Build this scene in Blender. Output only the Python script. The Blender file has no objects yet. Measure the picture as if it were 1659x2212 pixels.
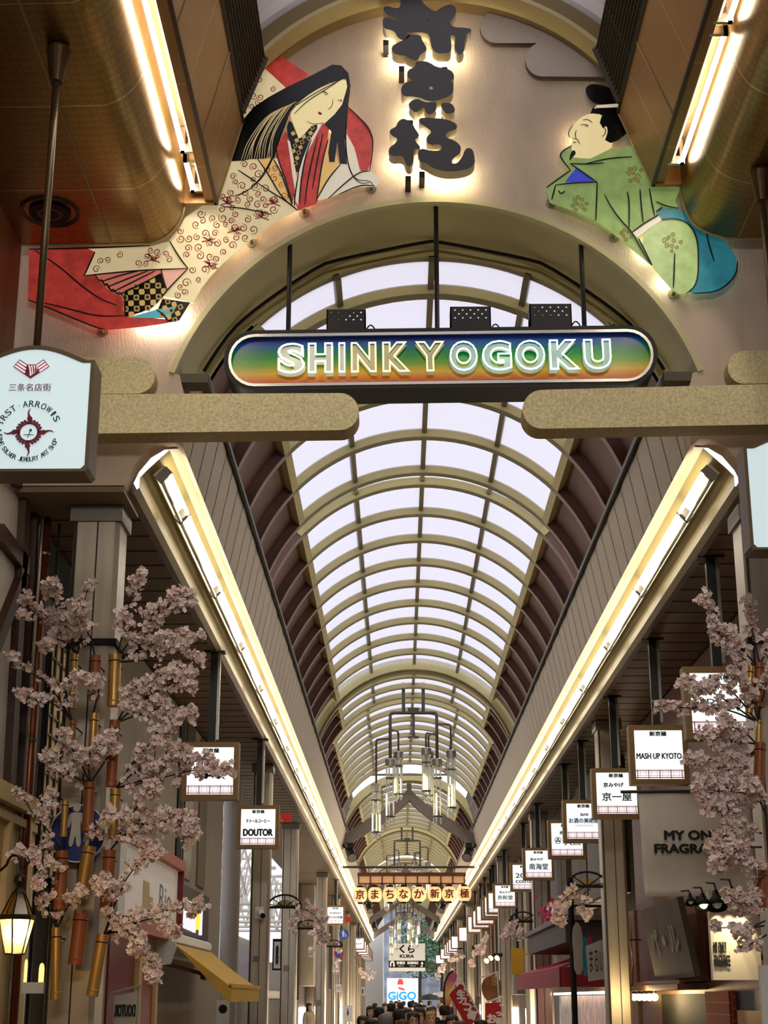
import bpy, math, random
import numpy as np
from mathutils import Vector, Matrix
from mathutils.geometry import tessellate_polygon
random.seed(7)
SC = bpy.context.scene
COL = SC.collection
R = math.radians
# ------------------------------------------------------------------ camera
CZ = 1.65
FOC = 3323.0
_d = Vector((863.0-829.5, -(2157.0-1106.0), FOC)).normalized()     # street axis seen from the camera (right, up, forward)
_z = Vector((0, _d[2], -_d[1])).normalized()
_x = Vector((_d[1]*_z[2]-_d[2]*_z[1], _d[2]*_z[0]-_d[0]*_z[2], _d[0]*_z[1]-_d[1]*_z[0]))
if _x[0] < 0: _x = -_x
CW = Matrix((_x, _d, _z))                                           # camera (right, up, forward) -> world
cam_data = bpy.data.cameras.new('camera')
camera = bpy.data.objects.new('camera', cam_data); COL.objects.link(camera)
cam_data.sensor_fit = 'VERTICAL'; cam_data.sensor_height = 24.0; cam_data.lens = FOC/2212.0*24.0
cam_data.clip_end = 600
_r = CW @ Vector((1, 0, 0)); _u = CW @ Vector((0, 1, 0)); _f = CW @ Vector((0, 0, 1))
camera.matrix_world = Matrix(((_r[0], _u[0], -_f[0], 0), (_r[1], _u[1], -_f[1], 0), (_r[2], _u[2], -_f[2], CZ), (0, 0, 0, 1)))
SC.camera = camera
# ------------------------------------------------------------------ sky, exposure
world = bpy.data.worlds.new('overcast_sky'); SC.world = world; world.use_nodes = True
_bg = world.node_tree.nodes['Background']
_bg.inputs[0].default_value = (0.88, 0.88, 0.95, 1); _bg.inputs[1].default_value = 1.16
SC.view_settings.view_transform = 'Standard'; SC.view_settings.look = 'None'
SC.view_settings.exposure = 0.22; SC.view_settings.gamma = 1.0
SC.view_settings.use_curve_mapping = False
SC.cycles.max_bounces = 6; SC.cycles.diffuse_bounces = 3; SC.cycles.glossy_bounces = 3
SC.cycles.transmission_bounces = 4; SC.cycles.transparent_max_bounces = 12
SC.cycles.caustics_reflective = False; SC.cycles.caustics_refractive = False
SC.cycles.sample_clamp_indirect = 4.0

def area_light(name, loc, size, power, col, rot=(0, 0, 0), size_y=None):
    l = bpy.data.lights.new(name, 'AREA'); l.energy = power; l.color = col; l.size = size
    if size_y: l.shape = 'RECTANGLE'; l.size_y = size_y
    o = bpy.data.objects.new(name, l); COL.objects.link(o); o.location = loc; o.rotation_euler = rot
    return o
def point_light(name, loc, power, col, r=0.05):
    l = bpy.data.lights.new(name, 'POINT'); l.energy = power; l.color = col; l.shadow_soft_size = r
    o = bpy.data.objects.new(name, l); COL.objects.link(o); o.location = loc
    return o

area_light('crossing_fill_light', (0.4, -3.5, 8.6), 5.0, 480, (1.0, 0.94, 0.86), rot=(R(68), 0, 0), size_y=1.2)  # added soft fill from behind the viewer, standing in for the crossing's unseen lamps
X0 = 0.40            # centre line of the arcade
FLOOR = -0.20
def ray(px, py): return CW @ Vector((px-829.5, -(py-1106.0), FOC))
def at(px, py, Y):
    r = ray(px, py); t = Y/r[1]; return Vector((r[0]*t, Y, CZ+r[2]*t))
def atx(px, py, X):
    r = ray(px, py); t = X/r[0]; return Vector((X, r[1]*t, CZ+r[2]*t))

# ------------------------------------------------------------------ materials
def lin(c):
    return tuple((v/255/12.92 if v/255 <= 0.04045 else ((v/255+0.055)/1.055)**2.4) for v in c[:3]) + (1.0,)
MATS = {}
def mat(name, col, rough=0.6, metal=0.0, noise=0.0, scale=6.0, bump=0.0, bscale=40.0, emit=0.0, ecol=None, stretch=None, detail=4.0, spec=0.5):
    if name in MATS: return MATS[name]
    m = bpy.data.materials.new(name); m.use_nodes = True; nt = m.node_tree
    b = nt.nodes['Principled BSDF']
    b.inputs['Base Color'].default_value = lin(col); b.inputs['Roughness'].default_value = rough; b.inputs['Metallic'].default_value = metal
    b.inputs['Specular IOR Level'].default_value = spec
    tc = None
    def coord(s):
        nonlocal tc
        if tc is None: tc = nt.nodes.new('ShaderNodeTexCoord')
        mp = nt.nodes.new('ShaderNodeMapping'); nt.links.new(tc.outputs['Object'], mp.inputs[0])
        if stretch: mp.inputs['Scale'].default_value = stretch
        n = nt.nodes.new('ShaderNodeTexNoise'); n.inputs['Scale'].default_value = s; n.inputs['Detail'].default_value = detail
        nt.links.new(mp.outputs[0], n.inputs['Vector']); return n
    if noise > 0:
        n = coord(scale); cr = nt.nodes.new('ShaderNodeValToRGB')
        c = lin(col); lo = tuple(v*(1-noise) for v in c[:3])+(1,); hi = tuple(min(1, v*(1+noise)) for v in c[:3])+(1,)
        cr.color_ramp.elements[0].position = 0.3; cr.color_ramp.elements[1].position = 0.7
        cr.color_ramp.elements[0].color = lo; cr.color_ramp.elements[1].color = hi
        nt.links.new(n.outputs[0], cr.inputs[0]); nt.links.new(cr.outputs[0], b.inputs['Base Color'])
        if emit: nt.links.new(cr.outputs[0], b.inputs['Emission Color'])
    if bump > 0:
        n = coord(bscale); bp = nt.nodes.new('ShaderNodeBump'); bp.inputs['Strength'].default_value = bump; bp.inputs['Distance'].default_value = 0.02
        nt.links.new(n.outputs[0], bp.inputs['Height']); nt.links.new(bp.outputs[0], b.inputs['Normal'])
    if emit > 0:
        b.inputs['Emission Strength'].default_value = emit
        if not noise: b.inputs['Emission Color'].default_value = lin(ecol or col)
    MATS[name] = m; return m
def nodes_of(m): return m.node_tree, m.node_tree.nodes['Principled BSDF']

def glass_mat(name, col, transp=0.8, rough=0.4):
    if name in MATS: return MATS[name]
    m = bpy.data.materials.new(name); m.use_nodes = True; nt = m.node_tree; nt.nodes.clear()
    out = nt.nodes.new('ShaderNodeOutputMaterial'); tr = nt.nodes.new('ShaderNodeBsdfTransparent'); df = nt.nodes.new('ShaderNodeBsdfTranslucent')
    gl = nt.nodes.new('ShaderNodeBsdfGlossy'); gl.inputs['Roughness'].default_value = rough
    tr.inputs[0].default_value = lin(col); df.inputs[0].default_value = lin(col)
    tc = nt.nodes.new('ShaderNodeTexCoord'); mp = nt.nodes.new('ShaderNodeMapping'); mp.inputs['Scale'].default_value = (0.6, 3.0, 1)
    n = nt.nodes.new('ShaderNodeTexNoise'); n.inputs['Scale'].default_value = 2.5; n.inputs['Detail'].default_value = 8
    nt.links.new(tc.outputs['Object'], mp.inputs[0]); nt.links.new(mp.outputs[0], n.inputs['Vector'])
    mr = nt.nodes.new('ShaderNodeMapRange'); mr.inputs['To Min'].default_value = 1-transp-0.18; mr.inputs['To Max'].default_value = 1-transp+0.18
    nt.links.new(n.outputs[0], mr.inputs[0])
    m1 = nt.nodes.new('ShaderNodeMixShader'); nt.links.new(mr.outputs[0], m1.inputs[0]); nt.links.new(tr.outputs[0], m1.inputs[1]); nt.links.new(df.outputs[0], m1.inputs[2])
    m2 = nt.nodes.new('ShaderNodeMixShader'); m2.inputs[0].default_value = 0.04; nt.links.new(m1.outputs[0], m2.inputs[1]); nt.links.new(gl.outputs[0], m2.inputs[2])
    nt.links.new(m2.outputs[0], out.inputs[0]); MATS[name] = m; return m

# ------------------------------------------------------------------ mesh builder
WL = {}          # world location of the roots made here
class MB:
    def __init__(s): s.v = []; s.f = []; s.m = []
    def add(s, vs, fs, mi=0):
        o = len(s.v); s.v += [tuple(v) for v in vs]; s.f += [tuple(i+o for i in f) for f in fs]; s.m += [mi]*len(fs); return s
    def box(s, x0, x1, y0, y1, z0, z1, mi=0, M=None):
        vs = [Vector(p) for p in ((x0,y0,z0),(x1,y0,z0),(x1,y1,z0),(x0,y1,z0),(x0,y0,z1),(x1,y0,z1),(x1,y1,z1),(x0,y1,z1))]
        if M is not None: vs = [M @ v for v in vs]
        return s.add(vs, [(0,3,2,1),(4,5,6,7),(0,1,5,4),(1,2,6,5),(2,3,7,6),(3,0,4,7)], mi)
    def quad(s, a, b, c, d, mi=0): return s.add([a, b, c, d], [(0,1,2,3)], mi)
    def prism(s, loops, off, mi=0, side=None):
        """a polygon (first loop) with holes, pushed along off"""
        loops = [[Vector(p) for p in l] for l in (loops if isinstance(loops[0][0], (list, tuple, Vector)) else [loops])]
        tris = tessellate_polygon(loops); flat = [p for l in loops for p in l]; n = len(flat); off = Vector(off)
        si = mi if side is None else side
        nrm = Vector((0, 0, 0))
        t0 = max(tris, key=lambda t: (flat[t[1]]-flat[t[0]]).cross(flat[t[2]]-flat[t[0]]).length)
        nrm = (flat[t0[1]]-flat[t0[0]]).cross(flat[t0[2]]-flat[t0[0]])
        flip = nrm.dot(off) > 0                                     # front face looks against off
        fr = [(t[::-1] if flip else t) for t in tris]
        o = len(s.v); s.v += [tuple(p) for p in flat] + [tuple(p+off) for p in flat]
        s.f += [tuple(i+o for i in t) for t in fr]; s.m += [mi]*len(fr)
        s.f += [tuple(i+o+n for i in reversed(t)) for t in fr]; s.m += [mi]*len(fr)
        k = 0
        for l in loops:
            m = len(l)
            for i in range(m):
                a, b = k+i, k+(i+1) % m
                s.f.append((a+o, b+o, b+n+o, a+n+o)); s.m.append(si)
            k += m
        return s
    def tube(s, pts, r, n=8, mi=0, cap=True):
        pts = [Vector(p) for p in pts]; rs = r if isinstance(r, (list, tuple)) else [r]*len(pts)
        rings = []; up = None
        for i, p in enumerate(pts):
            t = (pts[min(i+1, len(pts)-1)]-pts[max(i-1, 0)])
            if t.length < 1e-9: t = Vector((0, 0, 1))
            t.normalize()
            if up is None:
                up = Vector((0, 0, 1)) if abs(t.z) < 0.9 else Vector((1, 0, 0))
            a = t.cross(up)
            if a.length < 1e-6: a = t.cross(Vector((0.3, 1, 0.2)))
            a.normalize(); b = a.cross(t); up = b
            rings.append([p+(a*math.cos(2*math.pi*k/n)+b*math.sin(2*math.pi*k/n))*rs[i] for k in range(n)])
        o = len(s.v)
        for g in rings: s.v += [tuple(q) for q in g]
        for i in range(len(rings)-1):
            for k in range(n):
                s.f.append((o+i*n+k, o+i*n+(k+1) % n, o+(i+1)*n+(k+1) % n, o+(i+1)*n+k)); s.m.append(mi)
        if cap:
            s.f.append(tuple(o+k for k in reversed(range(n)))); s.m.append(mi)
            e = o+(len(rings)-1)*n; s.f.append(tuple(e+k for k in range(n))); s.m.append(mi)
        return s
    def lathe(s, prof, c, n=16, mi=0, axis='z', M=None):
        o = len(s.v)
        for (r, h) in prof:
            for k in range(n):
                a = 2*math.pi*k/n; p = Vector((r*math.cos(a), r*math.sin(a), h)); 
                if M is not None: p = M @ p
                s.v.append(tuple(p+Vector(c)))
        for i in range(len(prof)-1):
            for k in range(n):
                s.f.append((o+i*n+k, o+i*n+(k+1) % n, o+(i+1)*n+(k+1) % n, o+(i+1)*n+k)); s.m.append(mi)
        s.f.append(tuple(o+k for k in reversed(range(n)))); s.m.append(mi)
        e = o+(len(prof)-1)*n; s.f.append(tuple(e+k for k in range(n))); s.m.append(mi)
        return s
    def extr(s, prof, y0, y1, mi=0, closed=False, flip=False):
        n = len(prof); vs = [(x, y0, z) for x, z in prof]+[(x, y1, z) for x, z in prof]; fs = []
        for i in range(n if closed else n-1):
            j = (i+1) % n; q = (i, j, j+n, i+n); fs.append(q[::-1] if flip else q)
        if closed:
            fs += [tuple(range(n)), tuple(reversed(range(n, 2*n)))]
        return s.add(vs, fs, mi)
    def arc(s, cx, cz, r0, r1, y0, y1, a0, a1, n, mi=0):
        """a curved bar with a rectangular section, angles from the vertical"""
        o = len(s.v)
        for i in range(n+1):
            a = a0+(a1-a0)*i/n; sn, cs = math.sin(a), math.cos(a)
            for (r, y) in ((r0, y0), (r0, y1), (r1, y1), (r1, y0)): s.v.append((cx+r*sn, y, cz+r*cs))
        for i in range(n):
            for k in range(4):
                s.f.append((o+i*4+k, o+i*4+(k+1) % 4, o+(i+1)*4+(k+1) % 4, o+(i+1)*4+k)); s.m.append(mi)
        s.f.append((o, o+3, o+2, o+1)); e = o+n*4; s.f.append((e, e+1, e+2, e+3)); s.m += [mi]*2
        return s
    def ball(s, c, r, n=10, mi=0, sz=1.0, sx=1.0, sy=1.0):
        prof = [(math.sin(math.pi*i/n)*1.0+1e-4, -math.cos(math.pi*i/n)) for i in range(n+1)]
        return s.lathe(prof, c, max(8, n), mi, M=Matrix.Diagonal((r*sx, r*sy, r*sz)))
    def mesh(s, name, mats, org=(0, 0, 0), smooth=False):
        me = bpy.data.meshes.new(name); ox, oy, oz = org
        me.from_pydata([(v[0]-ox, v[1]-oy, v[2]-oz) for v in s.v], [], s.f)
        for m in (mats if isinstance(mats, (list, tuple)) else [mats]): me.materials.append(m)
        me.polygons.foreach_set('material_index', s.m)
        if smooth: me.polygons.foreach_set('use_smooth', [True]*len(s.f))
        me.update(); return me
    def build(s, name, mats, parent=None, org=None, smooth=False, label=None):
        if parent is not None: base = WL[parent.name]
        elif org is not None: base = Vector(org)
        else:
            a = np.array(s.v); lo, hi = a.min(0), a.max(0); base = Vector(((lo[0]+hi[0])/2, (lo[1]+hi[1])/2, lo[2]))
        o = bpy.data.objects.new(name, s.mesh(name, mats, base, smooth)); COL.objects.link(o)
        if parent is not None: o.parent = parent
        else: o.location = base
        WL[o.name] = base
        if label: o['label'] = label
        return o
def part_mesh(name, me, parent, label=None):
    o = bpy.data.objects.new(name, me); COL.objects.link(o); o.parent = parent; WL[o.name] = WL[parent.name]
    if label: o['label'] = label
    return o
def tag(o, label, cat, group=None):
    o['label'] = label; o['category'] = cat
    if group: o['group'] = group
    return o
def thing(name, label, cat, loc=(0, 0, 0), group=None):
    o = bpy.data.objects.new(name, None); COL.objects.link(o); o.location = loc; o.empty_display_size = 0.1
    WL[o.name] = Vector(loc); return tag(o, label, cat, group)
def struct(o, label=None):
    o['kind'] = 'structure'
    if label: o['label'] = label
    return o
def sroot(name, loc=(0, 0, 0), label=None):
    o = bpy.data.objects.new(name, None); COL.objects.link(o); o.location = loc; WL[o.name] = Vector(loc); return struct(o, label)
KIDS = {}
def kids(o):
    return [c for c in bpy.data.objects if c.parent is o]
def dup(root, loc, label=None, group=None, rotz=None):
    r = root.copy(); COL.objects.link(r); r.location = loc; WL[r.name] = Vector(loc)
    if rotz is not None: r.rotation_euler[2] = rotz
    if label: r['label'] = label
    if group: r['group'] = group
    for ch in root.children:
        c = ch.copy(); COL.objects.link(c); c.parent = r; WL[c.name] = Vector(loc)
        for g in ch.children:
            d = g.copy(); COL.objects.link(d); d.parent = c; WL[d.name] = Vector(loc)
    return r

# ------------------------------------------------------------------ lettering
def text_raw(body, outline=0.0, offset=0.0):
    c = bpy.data.curves.new('lettering', 'FONT'); c.body = body; c.size = 1; c.offset = offset; c.resolution_u = 4
    if outline: c.fill_mode = 'NONE'; c.bevel_depth = outline; c.bevel_resolution = 2
    o = bpy.data.objects.new('lettering', c); COL.objects.link(o)
    dg = bpy.context.evaluated_depsgraph_get(); me = bpy.data.meshes.new_from_object(o.evaluated_get(dg))
    bpy.data.objects.remove(o); bpy.data.curves.remove(c)
    v = [tuple(p.co) for p in me.vertices]; f = [tuple(p.vertices) for p in me.polygons]
    bpy.data.meshes.remove(me); return v, f
TC = {}
def letter(mb, body, M, w=None, h=None, mi=0, bold=0.0, outline=0.0, offset=0.0):
    """put lettering, centred on the origin of M (x right, z up, front towards -y), into mb"""
    key = (body, outline, offset)
    if key not in TC: TC[key] = text_raw(body, outline, offset)
    v, f = TC[key]
    if not v: return mb
    a = np.array(v); lo, hi = a.min(0), a.max(0); W, H = max(hi[0]-lo[0], 1e-6), max(hi[1]-lo[1], 1e-6)
    if w and h: sx, sz = w/W, h/H
    elif h: sx = sz = h/H
    else: sx = sz = w/W
    cx, cy = (lo[0]+hi[0])/2, (lo[1]+hi[1])/2
    shifts = [(0, 0)] if not bold else [(bold*math.cos(q*math.pi/4), bold*.8*math.sin(q*math.pi/4)) for q in range(8)]
    for k, (dx, dz) in enumerate(shifts):
        vs = [M @ Vector(((p[0]-cx)*sx+dx, -p[2]*sx-0.0004*k, (p[1]-cy)*sz+dz)) for p in v]
        mb.add(vs, f, mi)
    return mb
def plane_M(c, right=(1, 0, 0), up=(0, 0, 1)):
    r = Vector(right).normalized(); u = Vector(up).normalized(); n = r.cross(u)      # n points to the viewer
    return Matrix(((r[0], -n[0], u[0], c[0]), (r[1], -n[1], u[1], c[1]), (r[2], -n[2], u[2], c[2]), (0, 0, 0, 1)))
def smooth_poly(P, it=2, closed=True):
    P = [Vector(p) for p in P]
    for _ in range(it):
        Q = []
        n = len(P)
        for i in range(n if closed else n-1):
            a, b = P[i], P[(i+1) % n]; Q += [a*0.75+b*0.25, a*0.25+b*0.75]
        if not closed: Q = [P[0]]+Q+[P[-1]]
        P = Q
    return P
def ribbon(mb, pts, w, off, mi=0):
    """a flat brush line of width w along pts lying in the x-z plane, in front of them by off (towards the camera)"""
    pts = [Vector(p) for p in pts]; n = len(pts); L = []; Rr = []
    for i, p in enumerate(pts):
        t = pts[min(i+1, n-1)]-pts[max(i-1, 0)]; t.y = 0
        if t.length < 1e-9: t = Vector((1, 0, 0))
        t.normalize(); q = Vector((-t.z, 0, t.x)); k = w*(0.45+0.55*math.sin(math.pi*(i+0.5)/n))/2
        L.append(p+q*k+Vector((0, -off, 0))); Rr.append(p-q*k+Vector((0, -off, 0)))
    fs = [(i, i+1, n+i+1, n+i) for i in range(n-1)]
    mb.add(L+Rr, fs, mi); return mb
# ================================================================== materials of the place
M_wall = mat('beige_plaster', (204, 182, 162), 0.8, noise=0.12, scale=3.0, bump=0.25, bscale=60, stretch=(1, 1, 0.35))
M_wall2 = mat('beige_ribbed_plaster', (150, 126, 104), 0.8, noise=0.15, scale=8, bump=0.6, bscale=25, stretch=(2, 2, 0.3))
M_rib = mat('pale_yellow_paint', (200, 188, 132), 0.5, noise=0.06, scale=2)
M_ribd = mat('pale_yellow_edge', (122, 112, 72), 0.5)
M_mar = mat('maroon_paint', (120, 88, 82), 0.55, noise=0.08, scale=2)
M_marl = mat('maroon_flange', (150, 122, 112), 0.45)
M_panel = mat('speckled_grey_panel', (204, 190, 168), 0.7, noise=0.16, scale=45)
M_seam = mat('dark_seam', (40, 34, 28), 0.8)
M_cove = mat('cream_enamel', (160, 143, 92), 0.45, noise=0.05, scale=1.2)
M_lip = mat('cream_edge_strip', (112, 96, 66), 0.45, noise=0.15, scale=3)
M_soff = mat('brown_plank_ceiling', (112, 90, 62), 0.6, noise=0.18, scale=1.3, stretch=(1, 4, 1))
M_dark = mat('black_steel', (22, 20, 19), 0.45, spec=0.4)
M_black = mat('matt_black', (10, 9, 9), 0.7, spec=0.3)
M_steel = mat('steel_cladding', (172, 162, 146), 0.38, 0.55, noise=0.12, scale=1.5, stretch=(6, 6, 0.4))
M_chrome = mat('pale_metal', (190, 186, 178), 0.25, 0.9)
M_grey = mat('grey_metal', (120, 114, 106), 0.45, 0.5)
M_glass = glass_mat('frosted_roof_glass', (226, 223, 231), 0.7)
M_floor = mat('paving', (156, 146, 134), 0.7, noise=0.2, scale=2)
M_white = mat('white_enamel', (225, 224, 220), 0.4)
M_conc = mat('pale_concrete', (150, 140, 124), 0.8, noise=0.1, scale=2.5, stretch=(3, 3, 0.6))
def gold_mat(name, col, metal, rough, pattern):
    m = mat(name, col, rough, metal); nt, b = nodes_of(m)
    tc = nt.nodes.new('ShaderNodeTexCoord'); sp = nt.nodes.new('ShaderNodeSeparateXYZ'); nt.links.new(tc.outputs['UV'], sp.inputs[0])
    def mth(op, a, c=None, d=None):
        n = nt.nodes.new('ShaderNodeMath'); n.operation = op
        for i, v in enumerate((a, c, d)):
            if v is None: continue
            if isinstance(v, (int, float)): n.inputs[i].default_value = v
            else: nt.links.new(v, n.inputs[i])
        return n.outputs[0]
    u, v = sp.outputs[0], sp.outputs[1]
    fu = mth('SUBTRACT', mth('FRACT', mth('MULTIPLY', u, 1/0.13)), 0.5); fv = mth('SUBTRACT', mth('FRACT', mth('MULTIPLY', v, 1/0.11)), 0.5)
    idu = mth('FLOOR', mth('MULTIPLY', u, 1/0.13)); idv = mth('FLOOR', mth('MULTIPLY', v, 1/0.11))
    d2 = mth('SQRT', mth('ADD', mth('MULTIPLY', fu, fu), mth('MULTIPLY', fv, fv)))
    ad = mth('ADD', mth('ABSOLUTE', fu), mth('ABSOLUTE', fv))
    rnd = mth('FRACT', mth('MULTIPLY', mth('SINE', mth('ADD', mth('MULTIPLY', idu, 12.99), mth('MULTIPLY', idv, 78.23))), 437.5))
    sel = mth('GREATER_THAN', rnd, 0.5)
    mix = mth('ADD', mth('MULTIPLY', d2, sel), mth('MULTIPLY', ad, mth('SUBTRACT', 1.0, sel)))
    rings = mth('GREATER_THAN', mth('SINE', mth('MULTIPLY', mix, 38.0)), 0.55)
    inside = mth('LESS_THAN', mix, 0.42)
    line = mth('GREATER_THAN', mth('ABSOLUTE', fu), 0.48)
    pat = mth('MAXIMUM', mth('MULTIPLY', rings, inside), line)
    seam = mth('LESS_THAN', mth('FRACT', mth('MULTIPLY', mth('SUBTRACT', v, 0.1), 1/1.5)), 0.008)
    nz = nt.nodes.new('ShaderNodeTexNoise'); nz.inputs['Scale'].default_value = 3.0; nz.inputs['Detail'].default_value = 6
    nt.links.new(tc.outputs['Object'], nz.inputs['Vector'])
    mx = nt.nodes.new('ShaderNodeMix'); mx.data_type = 'RGBA'
    nt.links.new(mth('MULTIPLY', pat, pattern), mx.inputs[0]); mx.inputs[6].default_value = lin(col); mx.inputs[7].default_value = tuple(v*0.35 for v in lin(col)[:3])+(1,)
    m2 = nt.nodes.new('ShaderNodeMix'); m2.data_type = 'RGBA'; nt.links.new(seam, m2.inputs[0]); nt.links.new(mx.outputs[2], m2.inputs[6]); m2.inputs[7].default_value = lin((196, 176, 140))
    nt.links.new(m2.outputs[2], b.inputs['Base Color'])
    mr = nt.nodes.new('ShaderNodeMapRange'); mr.inputs['To Min'].default_value = rough-0.08; mr.inputs['To Max'].default_value = rough+0.12
    nt.links.new(nz.outputs[0], mr.inputs[0]); nt.links.new(mr.outputs[0], b.inputs['Roughness'])
    return m
M_gold = gold_mat('engraved_gold_panel', (142, 112, 62), 0.85, 0.30, 0.8)
M_goldf = gold_mat('plain_bronze_panel', (160, 124, 80), 0.55, 0.42, 0.0)
def set_uv(o, fn):
    me = o.data; uv = me.uv_layers.new(name='UVMap')
    for l in me.loops: uv.data[l.index].uv = fn(me.vertices[l.vertex_index].co)

# ================================================================== the gate wall across the street
YW, YB = 15.0, 16.1
ARC_R, ARC_Z, ARC_H = 2.92, 7.04, 2.78
aj = math.asin(ARC_H/ARC_R)
arch = [(X0+ARC_R*math.sin(a), ARC_Z+ARC_R*math.cos(a)) for a in [-aj+2*aj*i/48 for i in range(49)]]
def coveend(s):   # rounded mouth of a light trough in the gate wall, from the inner foot to the outer foot
    P = [(2.63, 7.10), (2.72, 7.18), (2.86, 7.17), (3.0, 7.08), (3.12, 6.92), (3.22, 6.68)]
    return [(X0+s*x, z) for x, z in P]
sp_z = 7.94
op = [(X0-ARC_H, sp_z)] + arch[1:-1] + [(X0+ARC_H, sp_z), (X0+2.70, sp_z-0.02), (X0+2.62, 7.6)] + coveend(1)
op = [(X0-2.62, 7.6), (X0-2.70, sp_z-0.02)] + op
left = list(reversed(coveend(-1)))
outer = [(X0+4.6, 6.68), (X0+4.6, 14.0), (X0-4.6, 14.0), (X0-4.6, 6.68)]
mb = MB(); mb.prism([(x, YW, z) for x, z in left+op+outer], (0, 0.25, 0))
struct(mb.build('wall_front', M_wall), 'beige plaster gate wall with a round arch opening into the covered street')
mb = MB()
for s in (-1, 1):
    xs = sorted((X0+s*2.78, X0+s*2.40)); mb.box(xs[0], xs[1], YW+0.02, YB, sp_z-0.10, sp_z)
struct(mb.build('trim_1', mat('springer_grey', (92, 84, 70), 0.7)), 'dark caps where the arch soffit lands')
mb = MB(); mb.arc(X0, ARC_Z, ARC_R-0.015, ARC_R+0.16, YW+0.02, YB, -aj, aj, 48)
struct(mb.build('trim_2', M_rib), 'olive cream soffit of the round gate arch')
mb = MB(); mb.arc(X0, ARC_Z, ARC_R-0.03, ARC_R+0.03, YW-0.03, YW+0.06, -aj, aj, 48)
struct(mb.build('trim_3', mat('arch_edge_cream', (206, 194, 146), 0.5)), 'thin cream edging round the gate arch')
mb = MB(); mb.arc(X0, ARC_Z, ARC_R-0.12, ARC_R+0.10, YB, YB+0.12, -aj, aj, 64)
struct(mb.build('trim_4', M_rib), 'inner cream ring at the back of the gate arch')
# cable that hangs under the soffit
mb = MB(); pts = [(X0+(ARC_R-0.05)*math.sin(a), YB-0.25, ARC_Z+(ARC_R-0.05-0.06*abs(math.sin(a*7)))*math.cos(a)) for a in [-1.1+2.2*i/40 for i in range(41)]]
mb.tube(pts, 0.02, 6); tag(mb.build('cable', M_black), 'black cable sagging along the underside of the gate arch soffit', 'cable')
# bottom return and the little piers under the wall beside the troughs
mb = MB()
for s in (-1, 1):
    xs = sorted((X0+s*3.22, X0+s*4.6)); mb.box(xs[0], xs[1], YW, YW+0.9, 6.62, 6.69)
struct(mb.build('trim_5', mat('gate_bottom_return', (120, 98, 70), 0.6)), 'brown underside strip of the gate wall')
# ================================================================== ceiling planks, light troughs, side panels
YEND = 152.0
mb = MB()
for s in (-1, 1):
    xs = sorted((X0+s*3.2, X0+s*5.2)); mb.box(xs[0], xs[1], YW+0.3, YEND, 6.70, 6.85)
soff = struct(mb.build('ceiling', M_soff), 'dark brown plank ceilings over both pavements')
mb = MB(); y = 15.6
while y < YEND:
    for s in (-1, 1):
        xs = sorted((X0+s*3.2, X0+s*5.2)); mb.box(xs[0], xs[1], y, y+0.03, 6.694, 6.70)
    y += 0.62
struct(mb.build('ceiling_board', M_seam, label=None), 'dark joints between the ceiling planks')
COVE = [(2.63, 7.10), (2.66, 7.17), (2.80, 7.15), (3.02, 6.93), (3.10, 6.84)]
for s, nm in ((-1, 'left'), (1, 'right')):
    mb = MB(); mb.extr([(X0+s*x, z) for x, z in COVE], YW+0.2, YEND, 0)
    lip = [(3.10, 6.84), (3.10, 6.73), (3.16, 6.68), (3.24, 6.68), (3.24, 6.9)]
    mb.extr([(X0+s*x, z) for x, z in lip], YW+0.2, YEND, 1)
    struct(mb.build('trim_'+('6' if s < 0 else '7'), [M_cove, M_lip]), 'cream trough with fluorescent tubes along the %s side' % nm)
    A, B = (X0+s*2.63, 7.10), (X0+s*2.465, 7.97)
    mb = MB(); mb.extr([A, B, (B[0]+s*0.12, B[1]), (A[0]+s*0.12, A[1]+0.1)], YW+0.25, YEND, 0, closed=True)
    y = 15.45; d = Vector((B[0]-A[0], 0, B[1]-A[1]))
    n = Vector((-s*d.z, 0, s*d.x)).normalized()*0.003
    while y < 110:
        a = Vector((A[0], y, A[1]))+n; b = Vector((B[0], y, B[1]))+n; w = Vector((0, 0.022 if y < 60 else 0.03, 0))
        mb.add([a, a+w, b+w, b], [(0, 1, 2, 3)], 1); y += 0.68
    struct(mb.build('wall_%s_panel' % nm, [M_panel, M_seam]), 'speckled grey boarding above the %s light trough' % nm)
    mb = MB(); mb.box(min(B[0], B[0]-s*0.05), max(B[0], B[0]-s*0.05), YW+0.3, YEND, 7.95, 8.02)
    pts = []; y = 15.4
    k = 0
    while y < 60:
        pts.append((B[0]-s*0.02, y, 7.94+0.012*math.sin(k*2.1))); y += 0.45; k += 1
    mb.tube(pts, 0.02, 5, 1)
    struct(mb.build('trim_'+('8' if s < 0 else '9'), [M_grey, M_black]), 'grey rail and black cable on top of the %s boarding' % nm)
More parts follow.
